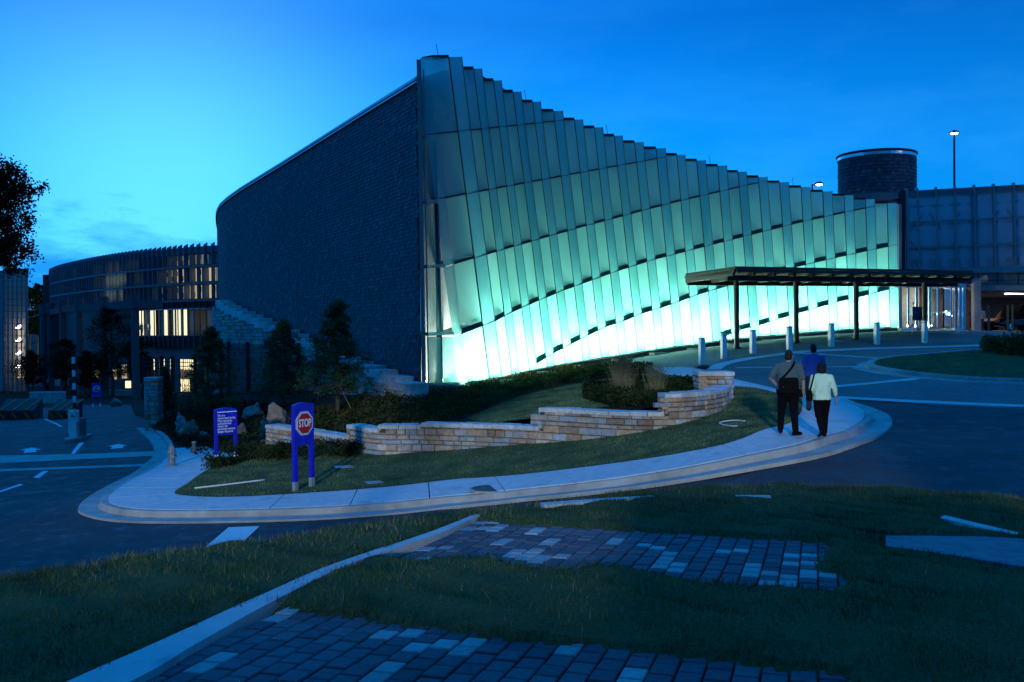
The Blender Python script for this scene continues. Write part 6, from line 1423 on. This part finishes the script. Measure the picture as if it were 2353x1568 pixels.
# vehicles in the garage bay
def car(u, v, Y, rz, label, L=4.7, W=1.9, Ht=1.8, name='parked_car'):
    p = P(u, v, Y); t = thing(name, label, 'car', tuple(p), 'cars in the garage bay'); R = Matrix.Rotation(rz, 3, 'Z')
    def X(x, y, z): return p + R @ Vector((x, y, z))
    sec = [(-.5, .42, .62, .86), (-.49, .40, .95, .9), (-.46, .38, 1.02, .95), (-.44, .36, 1.05, .96), (.0, .34, 1.02, .97), (.16, .34, 1.0, .96), (.40, .36, .92, .92), (.49, .40, .74, .84), (.5, .45, .68, .8)]
    mb = MB(); k = 10
    for x, z0, z1, wf in sec:
        hw = W / 2 * wf
        for y, z in ((-hw * .9, z0), (-hw, z0 + .12), (-hw, z1 - .15), (-hw * .93, z1 - .03), (-hw * .7, z1), (hw * .7, z1), (hw * .93, z1 - .03), (hw, z1 - .15), (hw, z0 + .12), (hw * .9, z0)): mb.v.append(tuple(X(x * L, y, z)))
    n = len(sec)
    for i in range(n - 1):
        for j in range(k): mb.f.append((i * k + j, i * k + (j + 1) % k, (i + 1) * k + (j + 1) % k, (i + 1) * k + j)); mb.mi.append(0)
    mb.f += [tuple(range(k)), tuple(range((n - 1) * k, n * k))[::-1]]; mb.mi += [0, 0]; mb.build('body', 'car_black', t, smooth=False)
    hb = [(-.46, .86), (.20, .88)]; tp = [(-.38, .70), (.04, .72)]
    b = [X(hb[0][0] * L, -W / 2 * hb[0][1], 1.0), X(hb[1][0] * L, -W / 2 * hb[1][1], .98), X(hb[1][0] * L, W / 2 * hb[1][1], .98), X(hb[0][0] * L, W / 2 * hb[0][1], 1.0)]
    tt = [X(tp[0][0] * L, -W / 2 * tp[0][1], Ht - .06), X(tp[1][0] * L, -W / 2 * tp[1][1], Ht - .06), X(tp[1][0] * L, W / 2 * tp[1][1], Ht - .06), X(tp[0][0] * L, W / 2 * tp[0][1], Ht - .06)]
    mb = MB(); mb.hexa(b, tt); mb.build('cabin_glass', 'car_black', t)
    mb = MB(); mb.hexa(tt, [q + Vector((0, 0, .07)) for q in [tt[0].lerp(tt[2], .04), tt[1].lerp(tt[3], .04), tt[2].lerp(tt[0], .04), tt[3].lerp(tt[1], .04)]]); mb.build('roof', 'car_black', t)
    for sx in (-.31, .31):
        for sy in (-1, 1):
            c = X(sx * L, sy * (W / 2 - .1), .36); ax = R @ Vector((0, sy, 0)); mb = MB(); mb.tube([c - ax * .1, c + ax * .1], .36, 18); wh = mb.build('wheel', 'tyre', t); mb = MB(); mb.tube([c + ax * .09, c + ax * .115], .22, 14); mb.build('rim', 'steel', wh)
    for sy in (-1, 1):
        mb = MB(); mb.box(X(-.5 * L, sy * W * .40, .86), (.08, .16, .34), rz); mb.build('tail_light', 'tail_red', t); mb = MB(); mb.box(X(.495 * L, sy * W * .34, .72), (.06, .3, .14), rz); mb.build('headlight', 'paint_white', t)
    return t
car(2335, 762, 66, RAD(200), 'black sport utility vehicle parked in the garage bay', 4.9, 2.0, 1.85)
car(2232, 762, 74, RAD(-70), 'dark sedan parked deep in the garage bay behind the column', 4.5, 1.8, 1.45)
for u, lb in ((2272, 'slim post beside the person in the pale shirt at the garage mouth'), (2316, 'slim post before the wheel of the black vehicle'), (2327, 'slim post close to the tail of the black vehicle')):
    p = P(u, 764, 62.5); kk = p.y / FPX; t = thing('slim_post', lb, 'post', tuple(p), 'posts at the garage mouth'); mb = MB(); mb.lathe((p.x, p.y, p.z), [(.08, 0), (.08, 1.75), (.06, 1.8), (.001, 1.81)], 10); mb.build('shaft', 'timber', t); mb = MB(); mb.lathe((p.x, p.y, p.z), [(.13, 0), (.13, .03)], 10); mb.build('flange', 'iron_cover', t)
# ------------------------------------------------------------------ planting
def tube_path(a, b, bend, n=5):
    a, b = Vector(a), Vector(b); return [a.lerp(b, k / n) + Vector(bend) * math.sin(PI * k / n) for k in range(n + 1)]
def tree(label, base, h, cr, kind, n, seed, name='pine_tree', group=None, z0=.15, mat=None, leaf=.035, long=4.5, lean=(0, 0)):
    """trunk with limbs and a crown of leaf clusters along the limbs"""
    rs = random.Random(seed); base = Vector(base); t = thing(name, label, 'tree', tuple(base), group); tr = MB(); pts = []
    top = base + Vector((lean[0], lean[1], h)); path_ = [base.lerp(top, k / 6) + Vector((rs.uniform(-.02, .02) * h, rs.uniform(-.02, .02) * h, 0)) * (k > 0) for k in range(7)]
    r0 = .018 * h + .02; tr.tube(path_, [r0 * (1 - k / 6.6) for k in range(7)], 8)
    nb = {'pine': 46, 'broad': 34, 'column': 40}[kind]
    for b in range(nb):
        f = z0 + (1 - z0) * (b + rs.random()) / nb; i = min(5, int(f * 6)); p = path_[i].lerp(path_[i + 1], f * 6 - i); a = b * 2.4 + rs.uniform(-.5, .5)
        if kind == 'pine': L = cr * (1.05 - f) ** .75 * rs.uniform(.65, 1.1); el = rs.uniform(-.05, .45)
        elif kind == 'column': L = cr * (1.0 - f * .75) * rs.uniform(.6, 1.1); el = rs.uniform(.3, .8)
        else: L = cr * math.sin(PI * min(1, .18 + .8 * (f - z0) / (1 - z0))) ** .7 * rs.uniform(.55, 1.15); el = rs.uniform(.0, .9)
        e = p + Vector((math.cos(a) * L, math.sin(a) * L, L * el * .6)); br = tube_path(p, e, (0, 0, -L * .06)); tr.tube(br, [r0 * .35 * (1 - k / 6) for k in range(6)], 5)
        m_ = int(n / nb); tt = RNG.beta(2.2, 1.3, m_)
        cl = rs.randint(4, 7); cen = [br[0].lerp(br[-1], rs.uniform(.3, 1.02)) + Vector((rs.gauss(0, .13), rs.gauss(0, .13), rs.gauss(0, .10))) * L for _ in range(cl)]
        C = np.array([tuple(c) for c in cen]); pick = RNG.integers(0, cl, m_); sp = (.10 if kind != 'broad' else .16) * max(L, cr * .35)
        pts.append(C[pick] + RNG.normal(size=(m_, 3)) * sp * np.array([1, 1, .75]))
    tr.build('trunk', 'bark', t, smooth=True)
    leaves('crown', np.concatenate(pts), leaf, mat or ('pine_needle' if kind != 'broad' else 'dark_leaf'), t, long); return t
def gb(u, v): p = G1(u, v); return (p.x, p.y, H1(p.x, p.y) - .05)
tree('young pine with open crown before the slate wall', gb(775, 957), 267 * G1(775, 957).y / FPX, 1.75, 'pine', 15000, 1, z0=.22)
tree('bushy young pine in front of the picket fence by the stepped wall', gb(652, 938), 200 * G1(652, 938).y / FPX, 1.75, 'pine', 13000, 2, z0=.12)
tree('dense young pine between picket fence and lit lobby windows', gb(482, 966), 212 * G1(482, 966).y / FPX, 1.6, 'pine', 13000, 3, z0=.12)
tree('slim dark conifer beside the stone gate pillar', gb(380, 962), 118 * G1(380, 962).y / FPX, .6, 'column', 6000, 4, z0=.15)
def g0(u, v): p = G(u, v); return (p.x, p.y, H0(p.x, p.y) - .1)
for k, (u, v, vt, cr_, lb) in enumerate(((258, 912, 692, 3.0, 'large dark leafy tree in front of the office wing columns'), (318, 905, 765, 1.9, 'dark leafy tree beside the lobby windows'), (150, 905, 770, 2.2, 'dark leafy tree below the round concrete columns'), (205, 912, 800, 1.7, 'low dark leafy tree behind the barrier arm'), (25, 900, 690, 2.6, 'dense dark tree in front of the stair tower'), (75, 905, 800, 2.2, 'broad dark bush like tree beside the stair tower foot'))):
    p = G(u, v); tree(lb, g0(u, v), (v - vt) * p.y / FPX * .92, cr_, 'broad', 7500, 20 + k, 'leafy_tree', z0=.22, leaf=.13, long=1.5, group='dark trees by the office wing')
for k, (u, lb) in enumerate(((88, 'distant tree crown beside the curved wing'), (72, 'distant tree crown next to the stair tower'))):
    p = P(u, 800, 210); tree(lb, (p.x, p.y, H0(p.x, p.y)), P(u, 655 + 8 * k, 210).z - H0(p.x, p.y), 3.2, 'broad', 5000, 50 + k, 'leafy_tree', z0=.4, leaf=.3, long=1.5, group='distant trees')
# big tree whose branches reach into view on the left edge
p = P(-75, 900, 46); bz = H0(p.x, p.y)
bt = thing('oak_tree', 'tall broadleaf tree with black leafy branches against the bright sky', 'tree', (p.x, p.y, bz)); tr = MB(); pts = []; rs = random.Random(77)
top = P(-60, 430, 46); tr.tube([Vector((p.x, p.y, bz)), p.lerp(top, .5) + Vector((.3, 0, 0)), top], [.32, .22, .08], 10)
ends = [(95, 440), (78, 470), (60, 415), (40, 395), (20, 378), (8, 400), (66, 500), (55, 525), (30, 545), (40, 450), (20, 470), (0, 500), (75, 590), (60, 560), (30, 552), (5, 560), (-20, 420), (-30, 380), (-50, 360), (-40, 500), (-80, 380), (-110, 420), (-120, 480), (-90, 520), (10, 430), (50, 440), (25, 500)]
for u, v in ends:
    e = P(u, v, 46 + rs.uniform(-2.2, 2.2)); s_ = P(-70, min(640, v + 60 + rs.uniform(0, 50)), 46); br = tube_path(s_, e, (rs.uniform(-.2, .2), 0, rs.uniform(0, .35))); tr.tube(br, [.07 * (1 - k / 6.2) for k in range(6)], 5)
    for f in (.55, .72, .86, 1.0):
        c = br[0].lerp(br[-1], f) + Vector((rs.gauss(0, .12), rs.gauss(0, .2), rs.gauss(0, .1)))
        tw = c + Vector((rs.gauss(0, .25), rs.gauss(0, .25), rs.gauss(0, .2))); tr.tube([c, tw], [.014, .006], 4)
        for q, m_ in ((c, 55), (tw, 65)): pts.append(np.array(tuple(q)) + RNG.normal(size=(m_, 3)) * .15)
for u, v in ((-10, 440), (5, 470), (15, 410), (0, 520), (10, 590), (-20, 560)):
    pts.append(np.array(tuple(P(u, v, 46))) + RNG.normal(size=(420, 3)) * np.array([.42, .6, .36]))
tr.build('trunk', 'bark', bt, smooth=True); leaves('crown', np.concatenate(pts), .11, 'dark_leaf', bt, 1.5)
# shrubs
def shrub(label, p, w, h, n, seed, mat='shrub_leaf'):
    t = thing('shrub', label, 'shrub', tuple(p), 'shrubs along the foot of the garden wall'); rs = random.Random(seed); m = MB()
    for k in range(7): a = k * .9; m.tube(tube_path(p - Vector((0, 0, .05)), p + Vector((math.cos(a) * w * .35, math.sin(a) * w * .35, h * rs.uniform(.5, .85))), (0, 0, .03)), [.012 * (1 - j / 7) for j in range(6)], 4)
    m.build('stem', 'bark', t)
    cl = 16; cen = np.array([(rs.uniform(-.45, .45) * w, rs.uniform(-.4, .4) * w, rs.uniform(.2, .85) * h) for _ in range(cl)]); pk = RNG.integers(0, cl, n)
    leaves('foliage', np.array(tuple(p)) + cen[pk] + RNG.normal(size=(n, 3)) * np.array([w, w, h]) * .12, .045, mat, t, 1.5); return t
for k, (u, v, w, h, lb) in enumerate(((575, 1056, 1.0, .5, 'dark shrub nearest the information sign'), (622, 1058, 1.1, .55, 'dark shrub between information sign and stop sign'), (660, 1054, .9, .5, 'dark shrub tucked behind the stop sign leg'), (745, 1050, 1.2, .55, 'dark shrub on the wall side of the stop sign'), (795, 1048, .8, .42, 'smallest dark shrub against the short wall step'), (520, 1072, .9, .35, 'low dark shrub at the feet of the information sign'))):
    p = G(u, v, .15); shrub(lb, Vector((p.x, p.y, H0(p.x, p.y) + .12)), w, h, 1700, 90 + k)
# ground cover beds
def cover(name, pix, n, h, label, mat='cover_leaf', size=.07):
    pl = [G1(u, v) for u, v in pix]; X, Y = scatter(pl, n); nz_ = .5 + .5 * np.sin(X * 2.1 + 1.7 * np.sin(Y * 1.3)) * np.sin(Y * 1.9 + X * .7)
    Z = H1(X, Y) + RNG.random(len(X)) ** .6 * h * (.35 + .65 * nz_); return tag(leaves(name, np.stack([X, Y, Z], 1), size, mat, None, 1.5), label, 'plants', kind='stuff')
cover('ground_cover', ((960, 912), (1080, 893), (1240, 866), (1400, 844), (1490, 846), (1500, 858), (1400, 868), (1300, 884), (1200, 908), (1130, 934), (1070, 962), (960, 985), (870, 990), (760, 1000), (700, 1003), (690, 960), (800, 930), (880, 915)), 60000, .42, 'low russet and green ground cover along the foot of the glass pavilion')
cover('bed_cover', ((1340, 905), (1400, 893), (1500, 884), (1600, 886), (1640, 895), (1560, 922), (1500, 940), (1400, 938), (1342, 920)), 22000, .45, 'dark shrubby planting behind the tall end of the curved wall', 'shrub_leaf')
cover('bank_cover', ((690, 1000), (612, 1010), (560, 1055), (485, 1076), (430, 1040), (380, 1000), (350, 970), (420, 940), (560, 925), (680, 940)), 26000, .30, 'dark ground cover among the boulders on the bank', 'shrub_leaf')
# ornamental grasses
for u, v, h, lb in ((1432, 922, 1.35, 'tall feathery grass clump in the bed behind the curved wall'), (1508, 915, .95, 'shorter feathery grass clump near the stone pillar')):
    p = G1(u, v); z = H1(p.x, p.y); t = thing('grass_clump', lb, 'ornamental grass', (p.x, p.y, z)); n = 420; X = p.x + RNG.normal(size=n) * .10; Y = p.y + RNG.normal(size=n) * .10
    blades('stalk_tuft', X, Y, np.full(n, z), h, .006, 'dry_blade', .42, t); c = np.stack([p.x + RNG.normal(size=500) * .2, p.y + RNG.normal(size=500) * .2, z + h * RNG.uniform(.55, 1.0, 500)], 1); leaves('seed_plume', c, .02, 'dry_blade', t, 4)['kind'] = 'stuff'
# guy line of the staked pine
b_ = G1(775, 957); A = Vector((b_.x, b_.y, P(783, 875, b_.y).z)); B = G1(812, 950); o = MB(); o.tube([A, Vector((B.x, B.y, H1(B.x, B.y)))], .012, 5); tag(o.build('guy_line', 'timber'), 'pale guy line staking the young pine', 'rope')

# ------------------------------------------------------------------ people
def ell(mb, c, r, n=12):
    c = Vector(c); prof = [(math.sin(PI * k / 8), -math.cos(PI * k / 8)) for k in range(9)]; o = len(mb.v)
    for i in range(n):
        a = 2 * PI * i / n
        for s, z in prof: mb.v.append((c.x + r[0] * max(s, .02) * math.cos(a), c.y + r[1] * max(s, .02) * math.sin(a), c.z + r[2] * z))
    for i in range(n):
        for j in range(8): a, b = o + i * 9 + j, o + ((i + 1) % n) * 9 + j; mb.f.append((a, b, b + 1, a + 1)); mb.mi.append(0)
    mb.f += [tuple(o + i * 9 for i in range(n))[::-1], tuple(o + i * 9 + 8 for i in range(n))]; mb.mi += [0, 0]
def rings(mb, sec, n=16):
    """stack of horizontal ellipses (x, y, z, rx, ry)"""
    o = len(mb.v)
    for x, y, z, rx, ry in sec:
        for k in range(n): a = 2 * PI * k / n; mb.v.append((x + rx * math.cos(a), y + ry * math.sin(a), z))
    m_ = len(sec)
    for i in range(m_ - 1):
        for k in range(n): mb.f.append((o + i * n + k, o + i * n + (k + 1) % n, o + (i + 1) * n + (k + 1) % n, o + (i + 1) * n + k)); mb.mi.append(0)
    mb.f += [tuple(o + k for k in range(n))[::-1], tuple(o + (m_ - 1) * n + k for k in range(n))]; mb.mi += [0, 0]
def limb(mb, pts, rad):
    """tapering limb with round joints"""
    q = []; r = []
    for i in range(len(pts) - 1):
        for k in range(4): f = k / 4; q.append(Vector(pts[i]).lerp(Vector(pts[i + 1]), f)); r.append(rad[i] + (rad[i + 1] - rad[i]) * f)
    q.append(Vector(pts[-1])); r.append(rad[-1]); mb.tube(q, r, 10)
    for p, x in zip(pts, rad): ell(mb, p, (x, x, x), 10)
def hand(mb, wr, el, s, side):
    """palm, four bent fingers of unequal length and a thumb from the side"""
    wr = Vector(wr); d = (wr - Vector(el)).normalized(); f = Vector((0, 1, 0)); f = (f - d * f.dot(d)).normalized(); x = d.cross(f) * side
    palm = [wr, wr + d * .045 * s, wr + d * .085 * s]
    for k in (-1, 0, 1): limb(mb, [wr + f * .012 * k * s, wr + d * .085 * s + f * .024 * k * s], [.016 * s, .015 * s])
    for k, L in enumerate((.062, .075, .070, .055)):
        o = wr + d * .085 * s + f * (.033 - .022 * k) * s; c1 = o + (d + x * .25).normalized() * L * .55 * s; limb(mb, [o, c1, c1 + (d * .6 + x * .8).normalized() * L * .5 * s], [.0095 * s, .009 * s, .0075 * s])
    o = wr + d * .03 * s + f * .03 * s; c1 = o + (d + f * .9).normalized() * .035 * s; limb(mb, [o, c1, c1 + (d + x * .3).normalized() * .03 * s], [.012 * s, .0105 * s, .009 * s])
def finish(mb, name, mat, parent, T, vox, sm=4):
    mb.v = [tuple(T @ Vector(v)) for v in mb.v]; o = mb.build(name, mat, parent, smooth=True)
    r = o.modifiers.new('remesh', 'REMESH'); r.mode = 'VOXEL'; r.voxel_size = vox; r.use_smooth_shade = True
    s = o.modifiers.new('smooth', 'SMOOTH'); s.iterations = sm; s.factor = .5; return o
def person(label, pos, head, h, pose, wear, girth=1.0, group='people walking to the entrance', fine=True):
    s = h / 1.75; root = thing('person', label, 'person', tuple(pos), group); T = Matrix.Translation(Vector(pos)) @ Matrix.Rotation(head, 4, 'Z') @ Matrix.Scale(s, 4)
    g = girth; L, R = pose['L'], pose['R']; la, ra = pose['LA'], pose['RA']; hipL, hipR = (-.095, 0, .90), (.095, 0, .90); shL, shR = (-.185 * (g * .35 + .65), -.01, 1.41), (.185 * (g * .35 + .65), -.01, 1.41); ln = pose.get('lean', 0.0)
    torso = [(0, 0, .84, .155 * g, .115 * g), (0, 0, .93, .17 * g, .13 * g), (0, .01 * g, 1.05, .158 * g, .128 * g), (0, .005 + ln * .3, 1.2, .172 * g ** .7, .125 * g), (0, ln * .6, 1.33, .185 * g ** .5, .115 * g ** .6), (0, ln * .8, 1.42, .165, .095), (0, ln, 1.475, .085, .07)]
    hz = pose.get('turn', 0.0); hc = Vector((pose.get('hx', 0.0), ln * 1.2 + .02, 1.625))
    vx = (.0095 if fine else .016) * s
    # body, one surface
    mb = MB(); rings(mb, [(x, y, z, rx * .92, ry * .92) for x, y, z, rx, ry in torso])
    limb(mb, [(0, ln, 1.44), (hc.x * .6, hc.y - .02, 1.56)], [.06, .055]); ell(mb, hc, (.075, .095, .118)); ell(mb, hc + Vector((0, .03, -.06)), (.058, .07, .06))
    f = Matrix.Rotation(hz, 3, 'Z')
    def hp(x, y, z): return hc + f @ Vector((x, y, z))
    limb(mb, [hp(0, .09, .0), hp(0, .112, -.035)], [.012, .017])
    for sx in (-1, 1): ell(mb, hp(sx * .078, -.005, -.01), (.014, .024, .032)); ell(mb, hp(sx * .03, .085, .005), (.014, .01, .01))
    ell(mb, hp(0, .092, -.065), (.026, .012, .012))
    for sh, a in ((shL, la), (shR, ra)): limb(mb, [sh, a[0], a[1]], [.052, .040, .028])
    hand(mb, la[1], la[0], 1.0, 1); hand(mb, ra[1], ra[0], 1.0, -1)
    for hip, l in ((hipL, L), (hipR, R)): limb(mb, [hip, l[0], l[1]], [.08, .052, .036])
    finish(mb, 'body', 'skin', root, T, vx * 1.05, 2)
    # shirt
    mb = MB(); lo_ = wear.get('hem', .92); rings(mb, [(x, y, z, rx + .016, ry + .016) for x, y, z, rx, ry in [(0, 0, lo_, .172 * g, .135 * g)] + [q for q in torso if q[2] > lo_ + .02]])
    for sh, a in ((shL, la), (shR, ra)):
        sl_ = wear.get('sleeve', .72); e = Vector(sh).lerp(Vector(a[0]), min(1, sl_)); pts_ = [sh, e] if sl_ <= 1 else [sh, a[0], Vector(a[0]).lerp(Vector(a[1]), sl_ - 1)]
        limb(mb, pts_, [.074, .068] if sl_ <= 1 else [.074, .06, .05])
    limb(mb, [shL, (0, ln * .9, 1.45), shR], [.066, .075, .066])
    finish(mb, 'shirt', wear['shirt'], root, T, .014 * s)
    # trousers
    mb = MB(); rings(mb, [(0, 0, .80, .16 * g, .125 * g), (0, -.005, .90, .178 * g, .142 * g), (0, 0, 1.0, .165 * g, .132 * g)])
    for hip, l in ((hipL, L), (hipR, R)): limb(mb, [hip, l[0], Vector(l[1]) + Vector((0, 0, .02))], [.108 * (.5 + .5 * g), .082, .066])
    finish(mb, 'trousers', wear['trousers'], root, T, .014 * s)
    for l, fd in ((L, pose.get('toeL', (0, 1, 0))), (R, pose.get('toeR', (0, 1, 0)))):
        a = Vector(l[1]); d = Vector(fd).normalized(); mb = MB(); b = a + Vector((0, 0, -.035)); limb(mb, [b - d * .05, b + d * .06, b + d * .15 + Vector((0, 0, -.012))], [.046, .046, .036]); finish(mb, 'shoe', 'leather_black', root, T, .012 * s, 2)
    # hair
    mb = MB()
    if wear.get('bob'):
        ell(mb, hc + Vector((0, -.02, .03)), (.108, .115, .125)); ell(mb, hc + Vector((0, -.045, -.05)), (.112, .085, .095)); ell(mb, hc + Vector((.06, -.02, -.05)), (.055, .07, .085)); ell(mb, hc + Vector((-.06, -.02, -.05)), (.055, .07, .085))
    else:
        ell(mb, hp(0, -.018, .028), (.083, .098, .107)); ell(mb, hp(0, -.045, -.025), (.078, .062, .08))
    finish(mb, 'hair', wear['hair'], root, T, .012 * s, 2); return root, T
ST = dict(L=((-.11, .02, .49), (-.12, -.10, .09)), R=((.11, .06, .49), (.12, .06, .075)), LA=((-.25, -.02, 1.13), (-.25, .08, .88)), RA=((.25, -.02, 1.13), (.27, .06, .87)))
# heavy man in a grey shirt with a messenger bag
p1 = G(1812, 999, .15); p1.z = H0(p1.x, p1.y) + .15; h1 = 195 * p1.y / FPX
pose = dict(L=((-.12, .16, .50), (-.13, .24, .085)), R=((.11, .0, .49), (.12, -.14, .075)), LA=((-.37, -.10, 1.18), (-.21, .02, .99)), RA=((.29, -.02, 1.14), (.31, .05, .86)), toeR=(.75, .6, 0), toeL=(0, 1, 0), turn=-.35, hx=.02, lean=.02)
pr1, T1 = person('heavyset person in grey polo shirt walking with a black messenger bag', p1, RAD(-8), h1, pose, dict(shirt='shirt_grey', trousers='cloth_black', hair='hair_brown', sleeve=.86, hem=.94), 1.42)
def sub_bag(name, label, cat, T, c, size, strap, sw=.035, mat='leather_black', rz=0, flap=True):
    t = thing(name, label, cat, tuple(T @ Vector(c))); mb = MB(); R = Matrix.Rotation(rz, 3, 'Z'); n = 20; o = []
    prof = [(-.5, .86), (-.46, .97), (-.2, 1.0), (.25, .97), (.44, .9), (.5, .78)]
    for zf, k in prof:
        for i in range(n):
            a = 2 * PI * i / n; ca, sa_ = math.cos(a), math.sin(a); x = math.copysign(abs(ca) ** .45, ca) * size[0] / 2 * k; y = math.copysign(abs(sa_) ** .45, sa_) * size[1] / 2 * k; v = Vector(c) + R @ Vector((x, y, zf * size[2])); mb.v.append(tuple(T @ v))
    for i in range(len(prof) - 1):
        for k in range(n): mb.f.append((i * n + k, i * n + (k + 1) % n, (i + 1) * n + (k + 1) % n, (i + 1) * n + k)); mb.mi.append(0)
    mb.f += [tuple(range(n))[::-1], tuple(range((len(prof) - 1) * n, len(prof) * n))]; mb.mi += [0, 0]; mb.build('bag_body', mat, t, smooth=False)
    if flap:
        mb = MB(); q = Vector(c) + R @ Vector((0, -size[1] / 2 - .004, size[2] * .12)); mb.hexa([T @ (q + R @ Vector((x, y, z))) for x, y, z in ((-size[0] * .44, -.008, -size[2] * .28), (size[0] * .44, -.008, -size[2] * .28), (size[0] * .44, .01, -size[2] * .28), (-size[0] * .44, .01, -size[2] * .28))], [T @ (q + R @ Vector((x, y, z))) for x, y, z in ((-size[0] * .42, 0, size[2] * .3), (size[0] * .42, 0, size[2] * .3), (size[0] * .42, .02, size[2] * .3), (-size[0] * .42, .02, size[2] * .3))]); mb.build('flap', mat, t)
        mb = MB(); mb.bar(T @ (q + R @ Vector((-size[0] * .3, -.014, -size[2] * .16))), T @ (q + R @ Vector((-size[0] * .3, -.014, -size[2] * .24))), .02, .008); mb.build('buckle', 'steel', t)
    sp = [T @ Vector(v) for v in strap]; mb = MB()
    sm_ = smooth_line(sp, 5)
    for a, b in zip(sm_[:-1], sm_[1:]): mb.bar(a, b, sw, .01, up=tuple((T.to_3x3() @ Vector((0, -1, .2))).normalized()))
    mb.build('strap', mat, t); return t
sub_bag('messenger_bag', 'black messenger bag slung across the back of the grey shirt', 'bag', T1, (-.02, -.235, 1.03), (.40, .13, .32), [(-.17, -.22, 1.16), (-.06, -.215, 1.27), (.05, -.19, 1.40), (.11, -.10, 1.495), (.12, .02, 1.50)], .045)
# woman in a mint blouse with a shoulder bag
p2 = G(1889, 1004, .15); p2.z = H0(p2.x, p2.y) + .15; h2 = 170 * p2.y / FPX
pose = dict(L=((-.08, .00, .50), (-.06, -.27, .17)), R=((.10, .13, .50), (.09, .15, .08)), LA=((-.25, .0, 1.15), (-.20, .12, .98)), RA=((.30, .02, 1.14), (.35, .12, .88)), toeL=(-.2, .8, -.5), toeR=(.1, 1, 0), lean=.03)
pr2, T2 = person('person with black bob hair in a mint green blouse and black trousers', p2, RAD(-6), h2, pose, dict(shirt='shirt_mint', trousers='cloth_black', hair='hair_black', sleeve=1.55, hem=.88, bob=True), 1.2)
sub_bag('shoulder_bag', 'black shoulder bag hanging beside the mint green blouse', 'bag', T2, (-.30, -.02, .98), (.12, .30, .24), [(-.29, -.09, 1.08), (-.255, -.12, 1.25), (-.20, -.08, 1.45), (-.175, .0, 1.49), (-.21, .08, 1.42), (-.29, .10, 1.08)], .03, flap=False)
# man in a blue shirt carrying a bag
p3 = G(1870, 948, .12); p3.z = H0(p3.x, p3.y) + .1; h3 = 159 * p3.y / FPX
pose = dict(L=((-.10, .12, .50), (-.11, .18, .09)), R=((.10, -.02, .49), (.10, -.15, .10)), LA=((-.27, -.02, 1.14), (-.28, .03, .87)), RA=((.26, .02, 1.14), (.24, .14, .92)), lean=.03)
pr3, T3 = person('person in a royal blue shirt carrying a dark bag towards the entrance', p3, RAD(-14), h3, pose, dict(shirt='shirt_blue', trousers='cloth_dark', hair='hair_black', sleeve=.9, hem=.94), 1.2)
sub_bag('travel_bag', 'dark soft travel bag held low by the person in blue', 'bag', T3, (-.29, .0, .56), (.16, .34, .30), [(-.29, -.10, .70), (-.285, -.02, .80), (-.285, .06, .80), (-.29, .12, .70)], .03)
# man in a white shirt at the garage mouth
p4 = gp(2254, 762, 1.5); p4 = Vector((p4.x, p4.y, gp(2254, 763, 1.0).z)); pose = dict(L=((-.10, .10, .50), (-.11, .2, .10)), R=((.10, .0, .49), (.1, -.12, .10)), LA=((-.26, -.02, 1.14), (-.27, .10, .88)), RA=((.26, -.02, 1.14), (.26, .08, .88)))
person('person in a pale shirt and jeans walking out of the garage bay', p4, RAD(150), 57 * p4.y / FPX, pose, dict(shirt='shirt_white', trousers='jeans', hair='hair_black', sleeve=.9, hem=.9), 1.1, 'people by the garage', False)
p5 = dp(2100, 762, 2.2); person('person in dark trousers walking inside the lobby glass', Vector((p5.x, p5.y, dp(2100, 762, .5).z + .03)), RAD(-80), 1.75, dict(L=((-.10, .22, .52), (-.11, .34, .10)), R=((.10, -.05, .49), (.1, -.32, .14)), LA=((-.25, -.05, 1.14), (-.26, .02, .88)), RA=((.25, .05, 1.14), (.25, .16, .9))), dict(shirt='shirt_grey', trousers='jeans', hair='hair_black', sleeve=1.8), 1.05, 'people in the lobby', False)
# people standing in the lit room of the office wing
for u, mt, lb, hd in ((326.5, 'shirt_white', 'person in pale top standing behind the first lit window of the wing', 10), (347, 'cloth_dark', 'person in dark coat standing before the widest lit window', 170), (409.5, 'cloth_dark', 'person with long hair standing in a narrow lit window', 100)):
    q = P(u, 771, float(np.interp(u, [320, 430], [118.6, 113.0]))); q.z = CAMZ - .74; person(lb, q, RAD(hd), 1.66, ST, dict(shirt=mt, trousers='cloth_black', hair='hair_black', sleeve=1.7), 1.1, 'people in the wing windows', False)
